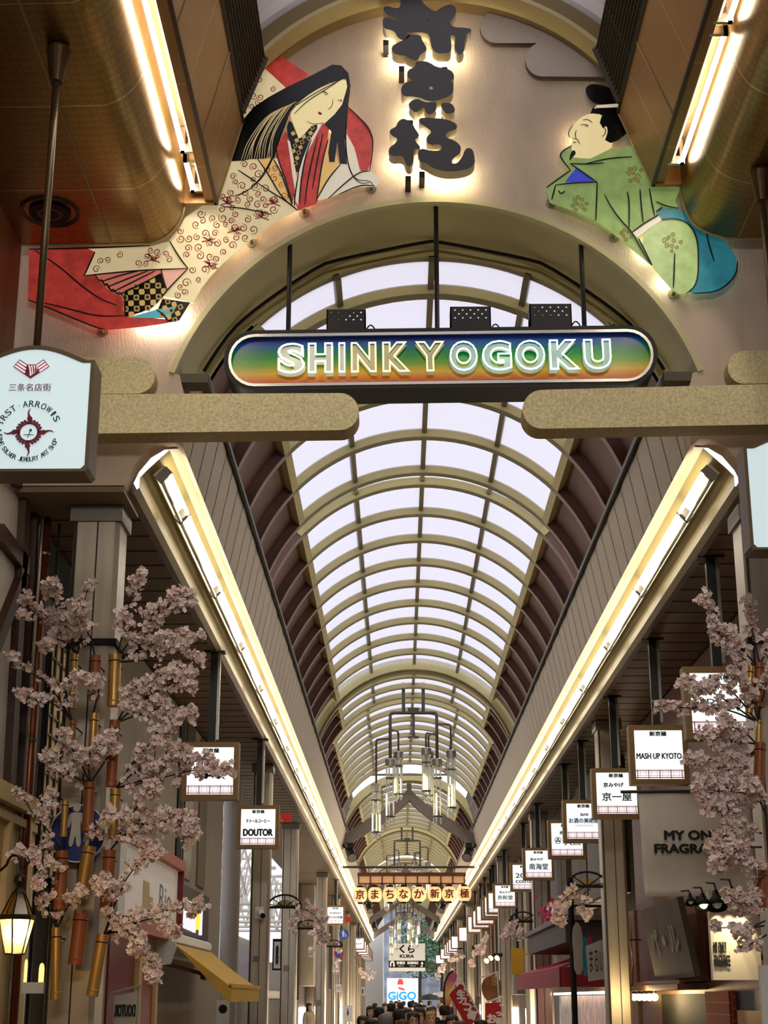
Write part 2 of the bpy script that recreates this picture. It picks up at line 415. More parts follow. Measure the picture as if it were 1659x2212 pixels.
# ================================================================== the glazed vault
VR, VZ = 2.64, 7.06
aS = math.asin(2.465/VR)
def vault(k, y0, y1, ribs, ath, r=VR, ends=True, parts=True):
    """one bay run of the vault: glass between +-ath, maroon lower sides, a rib at each y of ribs"""
    root = sroot('window_%d' % k, (X0, y0, VZ), 'barrel vault skylight, section %d from the gate' % k)
    dr = 0.125
    mb = MB(); n = 40
    mb.v = []; 
    for i in range(n+1):
        a = -ath+2*ath*i/n
        mb.v += [(X0+(r+dr)*math.sin(a), y0, VZ+(r+dr)*math.cos(a)), (X0+(r+dr)*math.sin(a), y1, VZ+(r+dr)*math.cos(a))]
    mb.f = [(2*i, 2*i+1, 2*i+3, 2*i+2) for i in range(n)]; mb.m = [0]*n
    mb.build('glazing', M_glass, root, smooth=True)
    mb = MB()
    for s in (-1, 1): mb.arc(X0, VZ, r+dr+0.02, r+dr+0.06, y0, y1, s*ath, s*(aS+0.02), 10)
    mb.build('side_panel', M_mar, root)
    for y in ribs:
        mb = MB(); w = 0.03
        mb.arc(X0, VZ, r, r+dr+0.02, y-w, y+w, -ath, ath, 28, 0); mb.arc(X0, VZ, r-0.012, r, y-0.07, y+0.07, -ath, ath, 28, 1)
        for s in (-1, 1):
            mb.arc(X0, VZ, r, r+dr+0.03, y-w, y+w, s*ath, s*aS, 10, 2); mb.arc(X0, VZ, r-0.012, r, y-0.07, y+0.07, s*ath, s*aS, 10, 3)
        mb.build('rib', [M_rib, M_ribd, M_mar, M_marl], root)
    for j, a in enumerate((-ath, -ath*0.5, 0, ath*0.5, ath)):
        mb = MB(); hw = (0.06 if j in (0, 4) else 0.035); d0 = -0.01 if j in (0, 4) else 0.07
        mb.arc(X0, VZ, r+d0, r+dr+0.03, y0, y1, a-hw/r, a+hw/r, 2, 0)
        mb.build('mullion', M_rib if j in (0, 4) else mat('mullion_bronze', (116, 104, 72), 0.5), root)
    return root
def yr(a, b, st):
    out = []; y = a
    while y <= b+1e-6: out.append(y); y += st
    return out
A47, A55 = R(47), R(56)
vault(1, YB, 23.5, [16.85, 18.48, 20.12, 21.76, 23.42], A47)
vault(2, 23.95, 38.6, yr(24.02, 37.0, 1.62), A47)
vault(3, 39.3, 42.9, [39.9, 41.3, 42.7], A47)
vault(4, 43.4, 55.5, yr(43.5, 55.6, 1.5), A55)
vault(5, 60.0, 77.6, yr(60.6, 77.5, 1.62), A47)
vault(6, 79.5, 92.5, yr(79.6, 92.5, 1.6), A55)
vault(7, 97.8, 116.0, yr(98.4, 116, 1.75), A47)
vault(8, 117.5, 150.0, yr(118, 150, 2.0), A47)
for k, y in enumerate((38.7, 59.7, 78.0, 97.0, 116.6)):
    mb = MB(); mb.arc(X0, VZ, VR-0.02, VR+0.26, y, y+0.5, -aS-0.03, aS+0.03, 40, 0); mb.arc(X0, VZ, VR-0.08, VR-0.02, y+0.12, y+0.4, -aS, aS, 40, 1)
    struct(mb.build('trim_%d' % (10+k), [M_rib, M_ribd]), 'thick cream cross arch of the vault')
# ================================================================== outside walls of the street and the floor
mb = MB(); mb.box(-9, 10, -6, 240, FLOOR-0.2, FLOOR); struct(mb.build('floor', M_floor), 'paved street floor')
M_bldL = mat('dark_facade', (58, 50, 42), 0.8, noise=0.15, scale=1.5)
M_bldR = mat('dark_timber_facade', (56, 46, 38), 0.8, noise=0.2, scale=1.5, stretch=(1, 1, 4))
mb = MB(); mb.box(X0+4.9, X0+5.3, YW+0.3, YEND, FLOOR, 6.8)
struct(mb.build('wall_right', M_bldR), 'dark shop fronts along the right side')
mb = MB()
mb.box(X0-5.3, X0-4.9, YW+0.3, 35, FLOOR, 6.8); mb.box(X0-5.3, X0-4.9, 72, YEND, FLOOR, 6.8); mb.box(X0-5.3, X0-4.9, 35, 72, FLOOR, 1.6)
struct(mb.build('wall_left', M_bldL), 'dark shop fronts along the left side')
# ================================================================== the crossing arcade in front of the gate (its ceiling runs towards the viewer)
YF = 14.75; YN = -5.0
def prof(*pp): return [(p.x, p.z) for p in (at(a, b, YF) for a, b in pp)]
ZCL = 0
PL = prof((44, 528), (200, 527), (325, 524), (352, 514), (378, 492), (394, 466), (399, 440)); PL += [(PL[-1][0], 10.3)]
PR = prof((1760, 515), (1600, 514), (1566, 513), (1532, 504), (1500, 486), (1478, 450), (1470, 402)); PR += [(PR[-1][0], 10.5)]
def smooth_prof(P):
    a = P[:2]; m = smooth_poly([(x, 0, z) for x, z in P[2:-1]], 2, False); return a+[(p.x, p.z) for p in m]+[P[-1]]
for P, nm in ((PL, 'left'), (PR, 'right')):
    P = smooth_prof(P); mb = MB(); mb.extr(P, YN, YF, 0); mb.add([(x, YF, z) for x, z in P]+[(P[0][0], YF, 10.5)], [tuple(range(len(P)+1))], 1)
    o = mb.build('ceiling_surface', [M_gold, M_goldf], smooth=False); struct(o, 'engraved gold ceiling with a rounded edge on the %s' % nm)
    for p in o.data.polygons: p.use_smooth = p.material_index == 0
    L = [0]
    for i in range(1, len(P)): L.append(L[-1]+math.hypot(P[i][0]-P[i-1][0], P[i][1]-P[i-1][1]))
    n = len(P); uv = o.data.uv_layers.new(name='UVMap'); base = o.location
    for l in o.data.loops:
        vi = l.vertex_index; co = o.data.vertices[vi].co+base; uv.data[l.index].uv = (L[vi % n] if vi < 2*n else 0, co.y)
    # bright bead where the ceiling meets the gate wall
    mb = MB(); mb.tube([(x, YF+0.01, z) for x, z in P[:-1]], 0.014, 6); struct(mb.build('trim_%s' % ('15' if nm == 'left' else '16'), mat('brass_bead', (190, 168, 120), 0.3, 0.6)), 'bright bead at the end of the gold ceiling')
    # long joint in the ceiling parallel to the street
    mb = MB(); x, z = P[1] if nm == 'left' else P[2]; x = (-3.05 if nm == 'left' else 3.62)
    zz = P[1][1]; mb.box(x-0.012, x+0.012, YN, YF, zz-0.008, zz+0.004); struct(mb.build('ceiling_strip', mat('joint_cream', (150, 128, 92), 0.5)), 'straight joint in the gold ceiling on the %s' % nm)
ZCL, ZCR = PL[1][1], PR[1][1]
FAS = {}
for s, pts, nm in ((-1, ((468, 440), (524, 263)), 'left'), (1, ((1410, 400), (1336, 243)), 'right')):
    a, b = prof(*pts); FAS[s] = (a, b)
    edge = PL[-2] if s < 0 else PR[-2]
    mb = MB(); mb.extr([a, b, (b[0]-s*(-0.25), b[1]), (a[0]+s*0.12, a[1])], YN, YF, 0, closed=True)
    o = struct(mb.build('wall_%s_panel' % nm, M_goldf), 'sloping bronze fascia inside the %s light trough' % nm)
    set_uv(o, lambda c: (c.x*3+c.z, c.y))
    mb = MB(); d = Vector((b[0]-a[0], 0, b[1]-a[1])).normalized(); nn = Vector((-s*d.z, 0, s*d.x))
    e0 = Vector((a[0], 0, a[1])); e1 = Vector((b[0], 0, b[1]))
    for e in (e0, e1): mb.box(e.x-0.02, e.x+0.02, YN, YF, e.z-0.02, e.z+0.02, 0)
    for y in (13.4, 11.6, 9.8):      # slanting pale joints
        q0 = e0+Vector((0, y-0.0, 0)); q1 = e1+Vector((0, y+0.02, 0)); mb.tube([q0+nn*0.004, q1+nn*0.004], 0.008, 4, 1)
    mb.tube([e0+Vector((0, YF+.01, 0)), e1+Vector((0, YF+.01, 0))], 0.012, 5, 1)
    struct(mb.build('trim_%d' % (17 if s < 0 else 18), [mat('bronze_edge', (70, 44, 34), 0.4, 0.3), MATS['brass_bead']]), 'dark edges and pale joints of the %s bronze fascia' % nm)
    # roof of the trough with the tubes
    mb = MB(); x0, x1 = sorted((edge[0], a[0]+s*0.0)); mb.box(x0-0.02, x1+0.02, YN, YF, 10.16 if s < 0 else 10.3, 10.25 if s < 0 else 10.4, 0)
    o = struct(mb.build('ceiling_segment', M_goldf), 'bronze back of the %s light trough' % nm); set_uv(o, lambda c: (c.x, c.y))
    mb = MB(); mb.box(x0, x1, YF-0.05, YF, a[1]-0.02, 10.3, 0); o = struct(mb.build('trim_%d' % (19 if s < 0 else 20), M_goldf), 'end plate of the %s light trough' % nm); set_uv(o, lambda c: (c.x, c.y))
    # louvre above the fascia
    l0 = b; l1 = (b[0]-s*0.24, b[1]+0.68)
    mb = MB(); mb.extr([(l0[0]+s*0.08, l0[1]), (l1[0]+s*0.08, l1[1])], YN, YF-0.15, 1)
    D = Vector((l1[0]-l0[0], 0, l1[1]-l0[1]))
    for i in range(12):
        p = Vector((l0[0], 0, l0[1]))+D*((i+0.5)/12); mb.box(p.x-0.02, p.x+0.02, YN, YF-0.2, p.z-0.010, p.z+0.010, 0)
    for y in yr(4.0, YF-0.25, 0.75):
        p = Vector((l0[0], y, l0[1])); q = p+D; mb.tube([p, q], 0.014, 4, 0)
    mb.tube([(l0[0], YF-0.2, l0[1]), (l1[0], YF-0.2, l1[1])], 0.05, 4, 0)
    struct(mb.build('wall_%s_panel' % nm, [mat('louvre_brown', (60, 50, 40), 0.5, 0.3), M_black]), 'dark louvre strip above the %s bronze fascia' % nm)
# end ring of the crossing arcade's vault, and the pale vault itself
FR, FZ = 2.44, 9.89
mb = MB(); mb.arc(X0, FZ, FR, FR+0.05, YF-0.28, YF, R(-68), R(68), 48, 0); mb.arc(X0, FZ, FR+0.05, FR+0.32, YF-0.22, YF+0.25, R(-68), R(68), 48, 1)
struct(mb.build('trim_21', [mat('ring_cream', (170, 152, 104), 0.5), mat('ring_olive', (110, 88, 50), 0.6)]), 'olive arch ring at the top of the gate wall')
mb = MB(); n = 40
for i in range(n+1):
    a = R(-50)+R(100)*i/n
    mb.v += [(X0+(FR+0.25)*math.sin(a), YN, FZ+(FR+0.25)*math.cos(a)), (X0+(FR+0.25)*math.sin(a), YF, FZ+(FR+0.25)*math.cos(a))]
mb.f = [(2*i, 2*i+1, 2*i+3, 2*i+2) for i in range(n)]; mb.m = [0]*n
struct(mb.build('window_9', glass_mat('milky_roof_sheet', (226, 222, 224), 0.6), smooth=True), 'milky vault sheet over the crossing arcade')
mb = MB(); mb.box(X0-4.8, X0-1.9, YN-1, YW+0.3, 12.6, 12.8); mb.box(X0+1.9, X0+4.8, YN-1, YW+0.3, 12.6, 12.8); mb.box(X0-4.8, X0+4.8, YN-1, YN, 12.6, 12.8)  # opaque slabs added out of view to stop sky light leaking in
struct(mb.build('roof', M_dark), 'unseen slabs above the crossing arcade ceilings, added to block stray light')
# side walls of the crossing arcade
M_wood = mat('brown_wood_board', (110, 66, 34), 0.5, noise=0.25, scale=2.0, stretch=(3, 3, 0.3))
xl = at(44, 530, YF).x
mb = MB(); mb.box(xl-0.25, xl, YN-1, YF+0.05, 6.3, 10.6); struct(mb.build('wall_left', M_wood), 'brown boarded wall under the gold ceiling on the left')
mb = MB(); mb.box(xl-0.5, xl-0.3, YN-1, 15.3, FLOOR, 6.4); struct(mb.build('wall_left', M_bldL), 'dark lower wall at the near left')
mb = MB(); mb.box(X0+4.4, X0+4.6, YN-1, YF+0.05, FLOOR, 10.6); struct(mb.build('wall_right', mat('brown_plaster', (120, 92, 66), 0.8, noise=0.1)), 'brown wall under the gold ceiling on the right')
mb = MB(); mb.box(X0-5, X0+5, YN-1.2, YN-1, FLOOR, 12.8); struct(mb.build('wall_back', M_bldL), 'unseen end wall behind the viewer, added to shut out sky light')  # closing wall added out of view so the sky cannot light from behind
# ================================================================== fluorescent tubes
ORD = ['first','second','third','fourth','fifth','sixth','seventh','eighth','ninth','tenth','eleventh','twelfth','thirteenth','fourteenth','fifteenth','sixteenth','seventeenth','eighteenth','nineteenth','twentieth']
def ordi(i):
    if i < 20: return ORD[i]
    tens = ['twenty','thirty','forty','fifty'][(i+1)//10-2] if (i+1) % 10 else ''
    if (i+1) % 10 == 0: return ['twentieth','thirtieth','fortieth','fiftieth'][(i+1)//10-2]
    return tens+'-'+ORD[(i+1) % 10-1]
M_tube = mat('lit_fluorescent_tube', (255, 244, 216), 0.4, emit=26.0)
M_tubef = mat('lit_gate_tube', (255, 246, 226), 0.4, emit=36.0)
M_tubeo = mat('unlit_glass_tube', (205, 200, 170), 0.15, spec=0.8)
M_refl = mat('trough_reflector', (196, 190, 176), 0.4, 0.0)
def fixture(label, s, y0, y1, group):
    """one batten in the street trough: reflector, two tubes (the inner one lit), end holders"""
    P = Vector((X0+s*2.92, 0, 6.99)); u = Vector((s*0.22, 0, -0.22)).normalized(); n = Vector((-u.z, 0, u.x))*(-1 if s > 0 else 1)
    if n.z > 0: n = -n
    root = thing('fluorescent_fixture', label, 'light fixture', (P.x, y0, P.z), group)
    def pt(a, b, y): return P+u*a+n*b+Vector((0, y, 0))
    near = y0 < 62
    mb = MB(); mb.add([pt(-0.05, 0.02, y0+.04), pt(0.10, 0.02, y0+.04), pt(0.10, 0.06, y0+.04), pt(-0.05, 0.06, y0+.04), pt(-0.05, 0.02, y1-.04), pt(0.10, 0.02, y1-.04), pt(0.10, 0.06, y1-.04), pt(-0.05, 0.06, y1-.04)],
                     [(0,3,2,1),(4,5,6,7),(0,1,5,4),(1,2,6,5),(2,3,7,6),(3,0,4,7)]); mb.build('reflector', M_refl, root)
    mb = MB(); mb.tube([pt(-0.03, 0.15, y0+.06), pt(-0.03, 0.15, y1-.06)], 0.020, 8); mb.build('lit_tube', M_tube, root, smooth=True)
    if near:
        mb = MB(); mb.tube([pt(0.085, 0.15, y0+.06), pt(0.085, 0.15, y1-.06)], 0.022, 8); mb.build('unlit_tube', M_tubeo, root, smooth=True)
        for y in (y0+0.03, y1-0.06):
            mb = MB(); a = [pt(-0.06, 0.05, y), pt(0.11, 0.05, y), pt(0.11, 0.15, y), pt(-0.06, 0.15, y)]
            mb.add(a+[p+Vector((0, 0.03, 0)) for p in a], [(0,3,2,1),(4,5,6,7),(0,1,5,4),(1,2,6,5),(2,3,7,6),(3,0,4,7)]); mb.build('tube_holder', M_grey, root)
    return root
for s, nm in ((-1, 'left'), (1, 'right')):
    ys = [(15.25, 16.72)]; y = 16.72
    while y < 148: ys.append((y, y+3.43)); y += 3.43
    for i, (a, b) in enumerate(ys):
        fixture('%s fluorescent fixture from the gate in the %s trough' % (ordi(i), nm), s, a, b, 'fluorescent fixtures in the %s trough' % nm)
# the two long fittings of the crossing arcade
for s, nm, px, runs in ((-1, 'left', -0.2645, [(13.95, 14.65), (9.3, 13.85), (4.6, 9.2), (0.0, 4.5), (-4.6, -.1)]), (1, 'right', 0.3565, [(12.0, 14.35), (8.6, 11.9), (5.0, 8.5), (0.2, 4.9), (-4.6, .1)])):
    for i, (a, b) in enumerate(runs):
        z = 9.90 if s < 0 else 10.03; x = px*(z-CZ)
        root = thing('fluorescent_fixture', '%s pair of fluorescent tubes from the gate beside the %s gold ceiling' % (ordi(i), nm), 'light fixture', (x, a, z), 'tubes beside the %s gold ceiling' % nm)
        mb = MB(); mb.tube([(x, a+.05, z), (x, b-.05, z)], 0.026, 8); mb.build('lit_tube', M_tubef, root, smooth=True)
        mb = MB(); mb.tube([(x-s*0.10, a+.05, z+.02), (x-s*0.10, b-.05, z+.02)], 0.024, 8); mb.build('dim_tube', mat('dim_tube', (230, 220, 170), 0.2, emit=0.5), root, smooth=True)
        for ya_, yb_ in ((a+.02, a+.06), (b-.06, b-.02)):
            mb = MB(); mb.box(x-0.02, x+0.02, ya_, yb_, z-.04, z+.25); mb.box(min(x, x-s*.12)-.03, max(x, x-s*.12)+.03, ya_, yb_, z-.04, z+.05); mb.build('tube_holder', M_chrome, root)
# ================================================================== art on the gate wall
YP = 14.86                      # plane of the cut-out pictures, 14 cm in front of the wall
def art(name): return thing
def pp(pts, Y, sc=1.0, ox=0.0, oy=0.0):
    return [at(ox+x/sc, oy+y/sc, Y) for x, y in pts]
def flat_part(root, name, pts, m, Y, th=0.012, smooth=0, label=None):
    P = smooth_poly(pts, smooth) if smooth else [Vector(p) for p in pts]
    mb = MB(); mb.prism([[p for p in P]], (0, th, 0)); return mb.build(name, m, root, label=label)
def backlit(name, col, e=0.32, noise=0.10):
    return mat(name, col, 0.35, noise=noise, scale=7, emit=e)
B_cream = backlit('painted_cream', (240, 222, 172), 0.34, 0.05); B_red = backlit('painted_crimson', (196, 66, 58), 0.30, 0.28)
B_rose = backlit('painted_rose', (226, 128, 112), 0.32, 0.10); B_skin = backlit('painted_skin', (246, 226, 166), 0.42, 0.03)
B_hair = mat('painted_black', (12, 10, 10), 0.25); B_line = mat('brush_line_black', (22, 12, 10), 0.6); B_scroll = mat('scroll_red', (150, 62, 58), 0.6, emit=0.12)
B_orange = backlit('painted_orange', (238, 192, 116), 0.35, 0.06); B_turq = backlit('painted_turquoise', (84, 180, 196), 0.34, 0.15)
B_olive = backlit('painted_gold', (214, 178, 104), 0.28, 0.08); B_green = backlit('painted_green', (150, 176, 104), 0.30, 0.16)
B_green2 = backlit('painted_pale_green', (172, 196, 126), 0.36, 0.14); B_teal = backlit('painted_teal', (52, 140, 156), 0.26, 0.18); B_blue = backlit('painted_blue', (64, 76, 200), 0.34, 0.15)
B_brownm = mat('crest_brown', (150, 108, 52), 0.6, emit=0.10); B_belt = backlit('painted_ivory', (236, 226, 200), 0.34, 0.03); B_pink2 = backlit('painted_pale_rose', (238, 176, 156), 0.34, 0.04)
def inside(p, poly):
    x, z = p; c = False; n = len(poly)
    for i in range(n):
        x1, z1 = poly[i]; x2, z2 = poly[(i+1) % n]
        if (z1 > z) != (z2 > z) and x < (x2-x1)*(z-z1)/(z2-z1)+x1: c = not c
    return c
def spirals(mb, poly, count, Y, seed, r=(7, 11), w=2.2):
    """scroll marks inside a pixel polygon, drawn on the plane Y"""
    rnd = random.Random(seed); xs = [p[0] for p in poly]; ys = [p[1] for p in poly]; done = []; tries = 0
    while len(done) < count and tries < 6000:
        tries += 1; x = rnd.uniform(min(xs), max(xs)); y = rnd.uniform(min(ys), max(ys)); rr = rnd.uniform(*r)
        if not all(inside((x+rr*math.cos(a)*1.1, y+rr*math.sin(a)*1.1), poly) for a in (0, 1.57, 3.14, 4.71)): continue
        if any((x-q[0])**2+(y-q[1])**2 < (rr+q[2])**2*0.8 for q in done): continue
        done.append((x, y, rr)); a0 = rnd.uniform(0, 6.28); sg = rnd.choice((-1, 1)); P = []
        for i in range(18):
            t = i/17; a = a0+sg*t*8.2; q = rr*(1-t*0.85); P.append(at(x+q*math.cos(a), y+q*math.sin(a), Y))
        tail = [at(x+rr*math.cos(a0)+rr*0.9*math.cos(a0-sg*1.9)*k, y+rr*math.sin(a0)+rr*0.9*math.sin(a0-sg*1.9)*k, Y) for k in (0.9, 0.45)]
        ribbon(mb, tail+P, w*0.0045, 0.004)
def blossoms_flat(mb, poly, step, Y, mi_dot=0, rot=0.6):
    xs = [p[0] for p in poly]; ys = [p[1] for p in poly]; c, s = math.cos(rot), math.sin(rot); cx, cy = sum(xs)/len(xs), sum(ys)/len(ys)
    n = int((max(xs)-min(xs)+max(ys)-min(ys))/step)+2
    for i in range(-n, n):
        for j in range(-n, n):
            x = cx+(i*c-j*s)*step; y = cy+(i*s+j*c)*step
            if not inside((x, y), poly): continue
            h = step*0.40; Q = []
            for k in range(12):
                a = k*math.pi/6; q = h*(1.0+0.12*math.cos(4*a)); Q.append(at(x+q*math.cos(a+rot), y+q*math.sin(a+rot), Y)+Vector((0, -0.005, 0)))
            mb.add(Q, [tuple(range(12))], 0)
            if (i+j) % 2 == 0:
                for k in range(8):
                    a = k*math.pi/4; ribbon(mb, [at(x, y, Y), at(x+h*.8*math.cos(a), y+h*.8*math.sin(a), Y)], 0.008, 0.008, 1)
def lines(root, name, L, Y, w, m, sc, ox, oy, sm=2):
    mb = MB()
    for l in L:
        P = smooth_poly(pp(l, Y, sc, ox, oy), sm, False); ribbon(mb, P, w, 0.009)
    return mb.build(name, m, root)
def px(pts, sc, ox, oy): return [(ox+x/sc, oy+y/sc) for x, y in pts]
def standoff(root, pxy, Y):
    c = at(pxy[0], pxy[1], Y)
    mb = MB(); mb.lathe([(0.055, 0), (0.055, 0.012), (0.02, 0.014), (0.016, 0.13)], (c.x, YW, c.z), 18, M=Matrix.Rotation(R(90), 4, 'X')); mb.build('standoff', mat('standoff_steel', (140, 128, 110), 0.4, 0.5), root)

# ---------------------------------------------------------------- the court lady
S5 = (4.366, 480, 100); S6 = (3.858, 50, 420); S1 = (1.9988, 0, 0)
lady = thing('wall_picture', 'backlit cut-out picture of a long-haired court lady in red and cream robes', 'picture', at(430, 440, YP))
def lp(name, pts, S, m, d=0.0, sm=0, label=None):
    return flat_part(lady, name, pp(pts, YP-d, *S), m, YP-d, 0.012, sm, label)
main = [(497,345),(600,342),(620,390),(662,448),(635,457),(590,482),(545,515),(510,545),(480,570),(455,597),(435,622),(417,655),(352,640),(405,577),(365,520),(385,495),(400,470),(455,432),(470,420)]
lp('robe', main, (1,0,0), B_cream, 0.0, 0, 'cream robe with red scrolls')
back = [(520,190),(565,140),(618,188),(600,205),(560,232),(524,268),(510,250)]
lp('robe', back, (1,0,0), B_cream)
lp('sash', [(594,114),(668,161),(640,178),(618,190),(565,141)], (1,0,0), B_red, 0.002)
slv = px([(540,450),(1060,430),(1220,390),(1375,620),(1150,625),(960,635),(510,680),(600,480)], *S6)
lp('sleeve', slv, (1,0,0), B_cream, 0.004, 0, 'cream sleeve with birds')
lp('robe_train', [(50,460),(540,450),(600,480),(510,680),(600,672),(700,775),(850,862),(850,1012),(1200,1040),(1210,1068),(1000,1100),(680,1128),(600,1110),(170,930),(40,880)], S6, B_red, 0.002, 0, 'crimson train')
lp('fan', [(600,670),(960,635),(1150,625),(1160,662),(850,812),(850,862),(790,842),(740,820),(690,772),(650,732)], S6, B_rose, 0.005)
lp('fan', [(1150,625),(1375,620),(1200,800)], S6, B_pink2, 0.005)
bk1 = [(850,800),(1150,662),(1200,800),(1120,900),(1050,962),(850,1020)]; bk2 = [(1160,870),(1390,900),(1300,1050),(1210,1066),(1120,965)]
lp('lining', bk1, S6, B_hair, 0.006); lp('lining', bk2, S6, B_hair, 0.006)
lp('lining', [(880,1025),(1110,960),(1280,930),(1220,1030)], S6, B_turq, 0.008, 0, 'turquoise lining')
lp('collar', [(640,670),(725,890),(850,740),(920,735),(820,900),(760,1060),(710,1240),(660,1000),(600,790)], S5, B_hair, 0.004, 1, 'black collar with pale flowers')
lp('lapel', [(600,800),(560,860),(510,950),(520,1050),(560,1150),(660,1480),(705,1270),(670,1050),(640,900)], S5, B_red, 0.005)
lp('lapel', [(950,720),(1010,760),(990,900),(940,1080),(890,1480),(715,1545),(680,1450),(720,1200),(760,1060),(830,880)], S5, B_red, 0.006)
lp('lapel', [(640,900),(672,1050),(705,1270),(690,1380),(660,1200),(640,1040),(615,880)], S5, B_belt, 0.008)
lp('lapel', [(950,720),(905,800),(800,1010),(740,1240),(715,1500),(685,1450),(720,1200),(760,1060),(830,880),(920,735)], S5, B_belt, 0.009)
lp('band', [(330,1060),(480,1060),(560,1200),(660,1500),(560,1430),(430,1200)], S5, B_orange, 0.004)
lp('band', [(1010,800),(1100,1100),(1000,1250),(890,1450),(940,1080)], S5, B_orange, 0.004)
lp('sleeve', [(1170,560),(1260,640),(1380,740),(1420,850),(1390,1180),(1300,1180),(1250,960),(1170,820)], S5, B_red, 0.003, 1, 'crimson shoulder')
lp('sleeve', [(1170,820),(1250,960),(1300,1180),(1390,1170),(1490,1250),(1450,1320),(1280,1325),(960,1440),(890,1452),(1000,1250),(1100,1110),(1175,1110)], S5, B_belt, 0.003)
lp('face', [(1165,300),(1185,400),(1155,520),(1085,640),(990,712),(920,738),(835,742),(725,892),(700,800),(640,660),(660,600),(760,490),(900,400),(1050,320)], S5, B_skin, 0.008, 1)
hl = [(190,700),(300,570),(440,478),(600,390),(850,270),(1040,172),(1120,180),(1190,250),(1210,380),(1183,400),(1165,300),(1000,345),(850,430),(700,530),(640,620),(560,800),(490,1050),(440,1030),(400,1060),(270,1060),(200,1075),(60,1082),(110,940),(160,830)]
lp('hair', hl, S5, B_hair, 0.010, 0, 'black hair swept to one side')
lp('hair', [(1180,380),(1205,400),(1182,540),(1165,800),(1155,900),(1178,1112),(1110,1100),(1085,900),(1060,1090),(1010,1088),(1000,1000),(1030,800),(962,732),(1060,640),(1130,550)], S5, B_hair, 0.010)
mb = MB(); blossoms_flat(mb, px(bk1, *S6), 17, YP-0.006, rot=0.75); blossoms_flat(mb, px(bk2, *S6), 15, YP-0.006, rot=0.4)
blossoms_flat(mb, px([(650,700),(725,900),(850,750),(900,750),(800,900),(740,1060),(705,1200),(660,980)], *S5), 12, YP-0.004, rot=0.3)
mb.build('flower_pattern', [B_olive, B_hair], lady)
mb = MB(); spirals(mb, main, 74, YP, 3, (6, 10), 2.6); spirals(mb, slv, 12, YP-0.004, 4, (6, 9), 2.4); spirals(mb, back, 7, YP, 5, (6, 9), 2.4)
rb = random.Random(11)
for (x, y) in ((490,440),(565,470),(505,500),(450,520),(455,575),(590,440),(330,562),(545,165)):      # small birds among the scrolls
    for k in range(9):
        a = rb.uniform(-2.8, -0.2); q = rb.uniform(9, 19); ribbon(mb, smooth_poly([at(x, y, YP), at(x+q*.5*math.cos(a)+2, y+q*.5*math.sin(a), YP), at(x+q*math.cos(a), y+q*math.sin(a), YP)], 1, False), 0.010, 0.008)
    ribbon(mb, [at(x-14, y+3, YP), at(x, y, YP), at(x+16, y+6, YP)], 0.016, 0.008)
mb.build('scroll_pattern', B_scroll, lady)
rb = random.Random(5); L = []
for k in range(26):          # pale gaps and loose strands
    t = k/25; L.append([(180+t*300, 1075-t*15), (230+t*270+rb.uniform(-20, 20), 900-t*60), (420+t*220+rb.uniform(-10, 10), 640-t*80), (640+t*60, 560-t*40)])
mb = MB()
for k, l in enumerate(L[::2]): ribbon(mb, smooth_poly(pp(l, YP-0.012, *S5), 2, False), 0.010, 0.002)
mb.build('hair_highlight', mat('hair_gap_cream', (220, 200, 150), 0.6, emit=0.2), lady)
lines(lady, 'strand', [[(640,620),(560,820),(480,1060),(380,1250),(200,1400),(-40,1440)], [(620,680),(520,930),(440,1130),(300,1330),(120,1430)], [(660,600),(760,490),(950,370),(1150,310)], [(680,640),(800,520),(980,410),(1100,330)], [(1205,400),(1180,620),(1160,900),(1190,1150),(1260,1270),(1400,1270),(1430,1330)], [(1170,700),(1160,950),(1200,1180),(1290,1300),(1390,1290)], [(700,560),(900,430),(1120,320)]], YP-0.008, 0.012, B_hair, *S5)
lines(lady, 'face_line', [[(930,435),(990,440),(985,465),(960,450)], [(1085,515),(1110,508),(1135,515),(1105,525)], [(1045,500),(1040,560),(1015,590),(995,595)], [(800,710),(840,735),(900,738),(960,722)], [(930,437),(960,425),(1000,455)]], YP-0.010, 0.008, B_line, *S5)
lp('lips', [(900,612),(920,622),(945,628),(930,648),(910,640)], S5, mat('lip_red', (150, 50, 46), 0.5), 0.013, 1)
lines(lady, 'brush_line', [[(330,1060),(430,1200),(560,1430),(710,1550)], [(330,1290),(480,1390),(600,1460),(715,1552)], [(480,1060),(560,1200),(660,1500)], [(0,1515),(200,1530),(470,1590)], [(510,950),(520,1050),(600,1270),(665,1490)], [(890,1470),(940,1100),(1000,880)], [(720,1200),(680,1450),(685,1510)], [(890,1450),(1000,1250),(1120,1110)], [(1000,1440),(1150,1300),(1290,1190),(1390,1180)], [(1390,1180),(1425,950),(1410,820),(1300,680),(1170,560)], [(150,1170),(270,1250),(330,1290)], [(1100,1400),(1300,1310),(1440,1320)], [(840,880),(780,1060),(740,1300),(730,1480)], [(900,860),(850,1060),(800,1300),(780,1500)], [(950,830),(900,1060),(850,1350)]], YP-0.012, 0.016, B_line, *S5)
lines(lady, 'brush_line', [[(50,460),(540,450),(1060,430)], [(100,470),(300,600),(480,760),(650,880),(780,925)], [(170,905),(400,960),(620,1020),(850,1012)], [(600,480),(510,680)], [(510,680),(960,635),(1375,620)], [(1220,390),(1310,540),(1375,620)], [(1375,620),(1200,800),(1150,870)], [(1150,625),(1170,720),(1200,800)], [(850,810),(850,1012)], [(650,730),(800,680),(960,640)], [(700,775),(860,710),(1040,640)], [(740,820),(900,740),(1100,640)], [(790,842),(950,770),(1150,660)], [(600,670),(640,730),(650,705),(690,772),(695,735),(740,820),(745,785),(790,842),(800,810),(845,862)], [(1110,960),(1180,1010),(1215,1066)], [(40,880),(170,930),(600,1110),(680,1128)]], YP-0.012, 0.018, B_line, *S6)
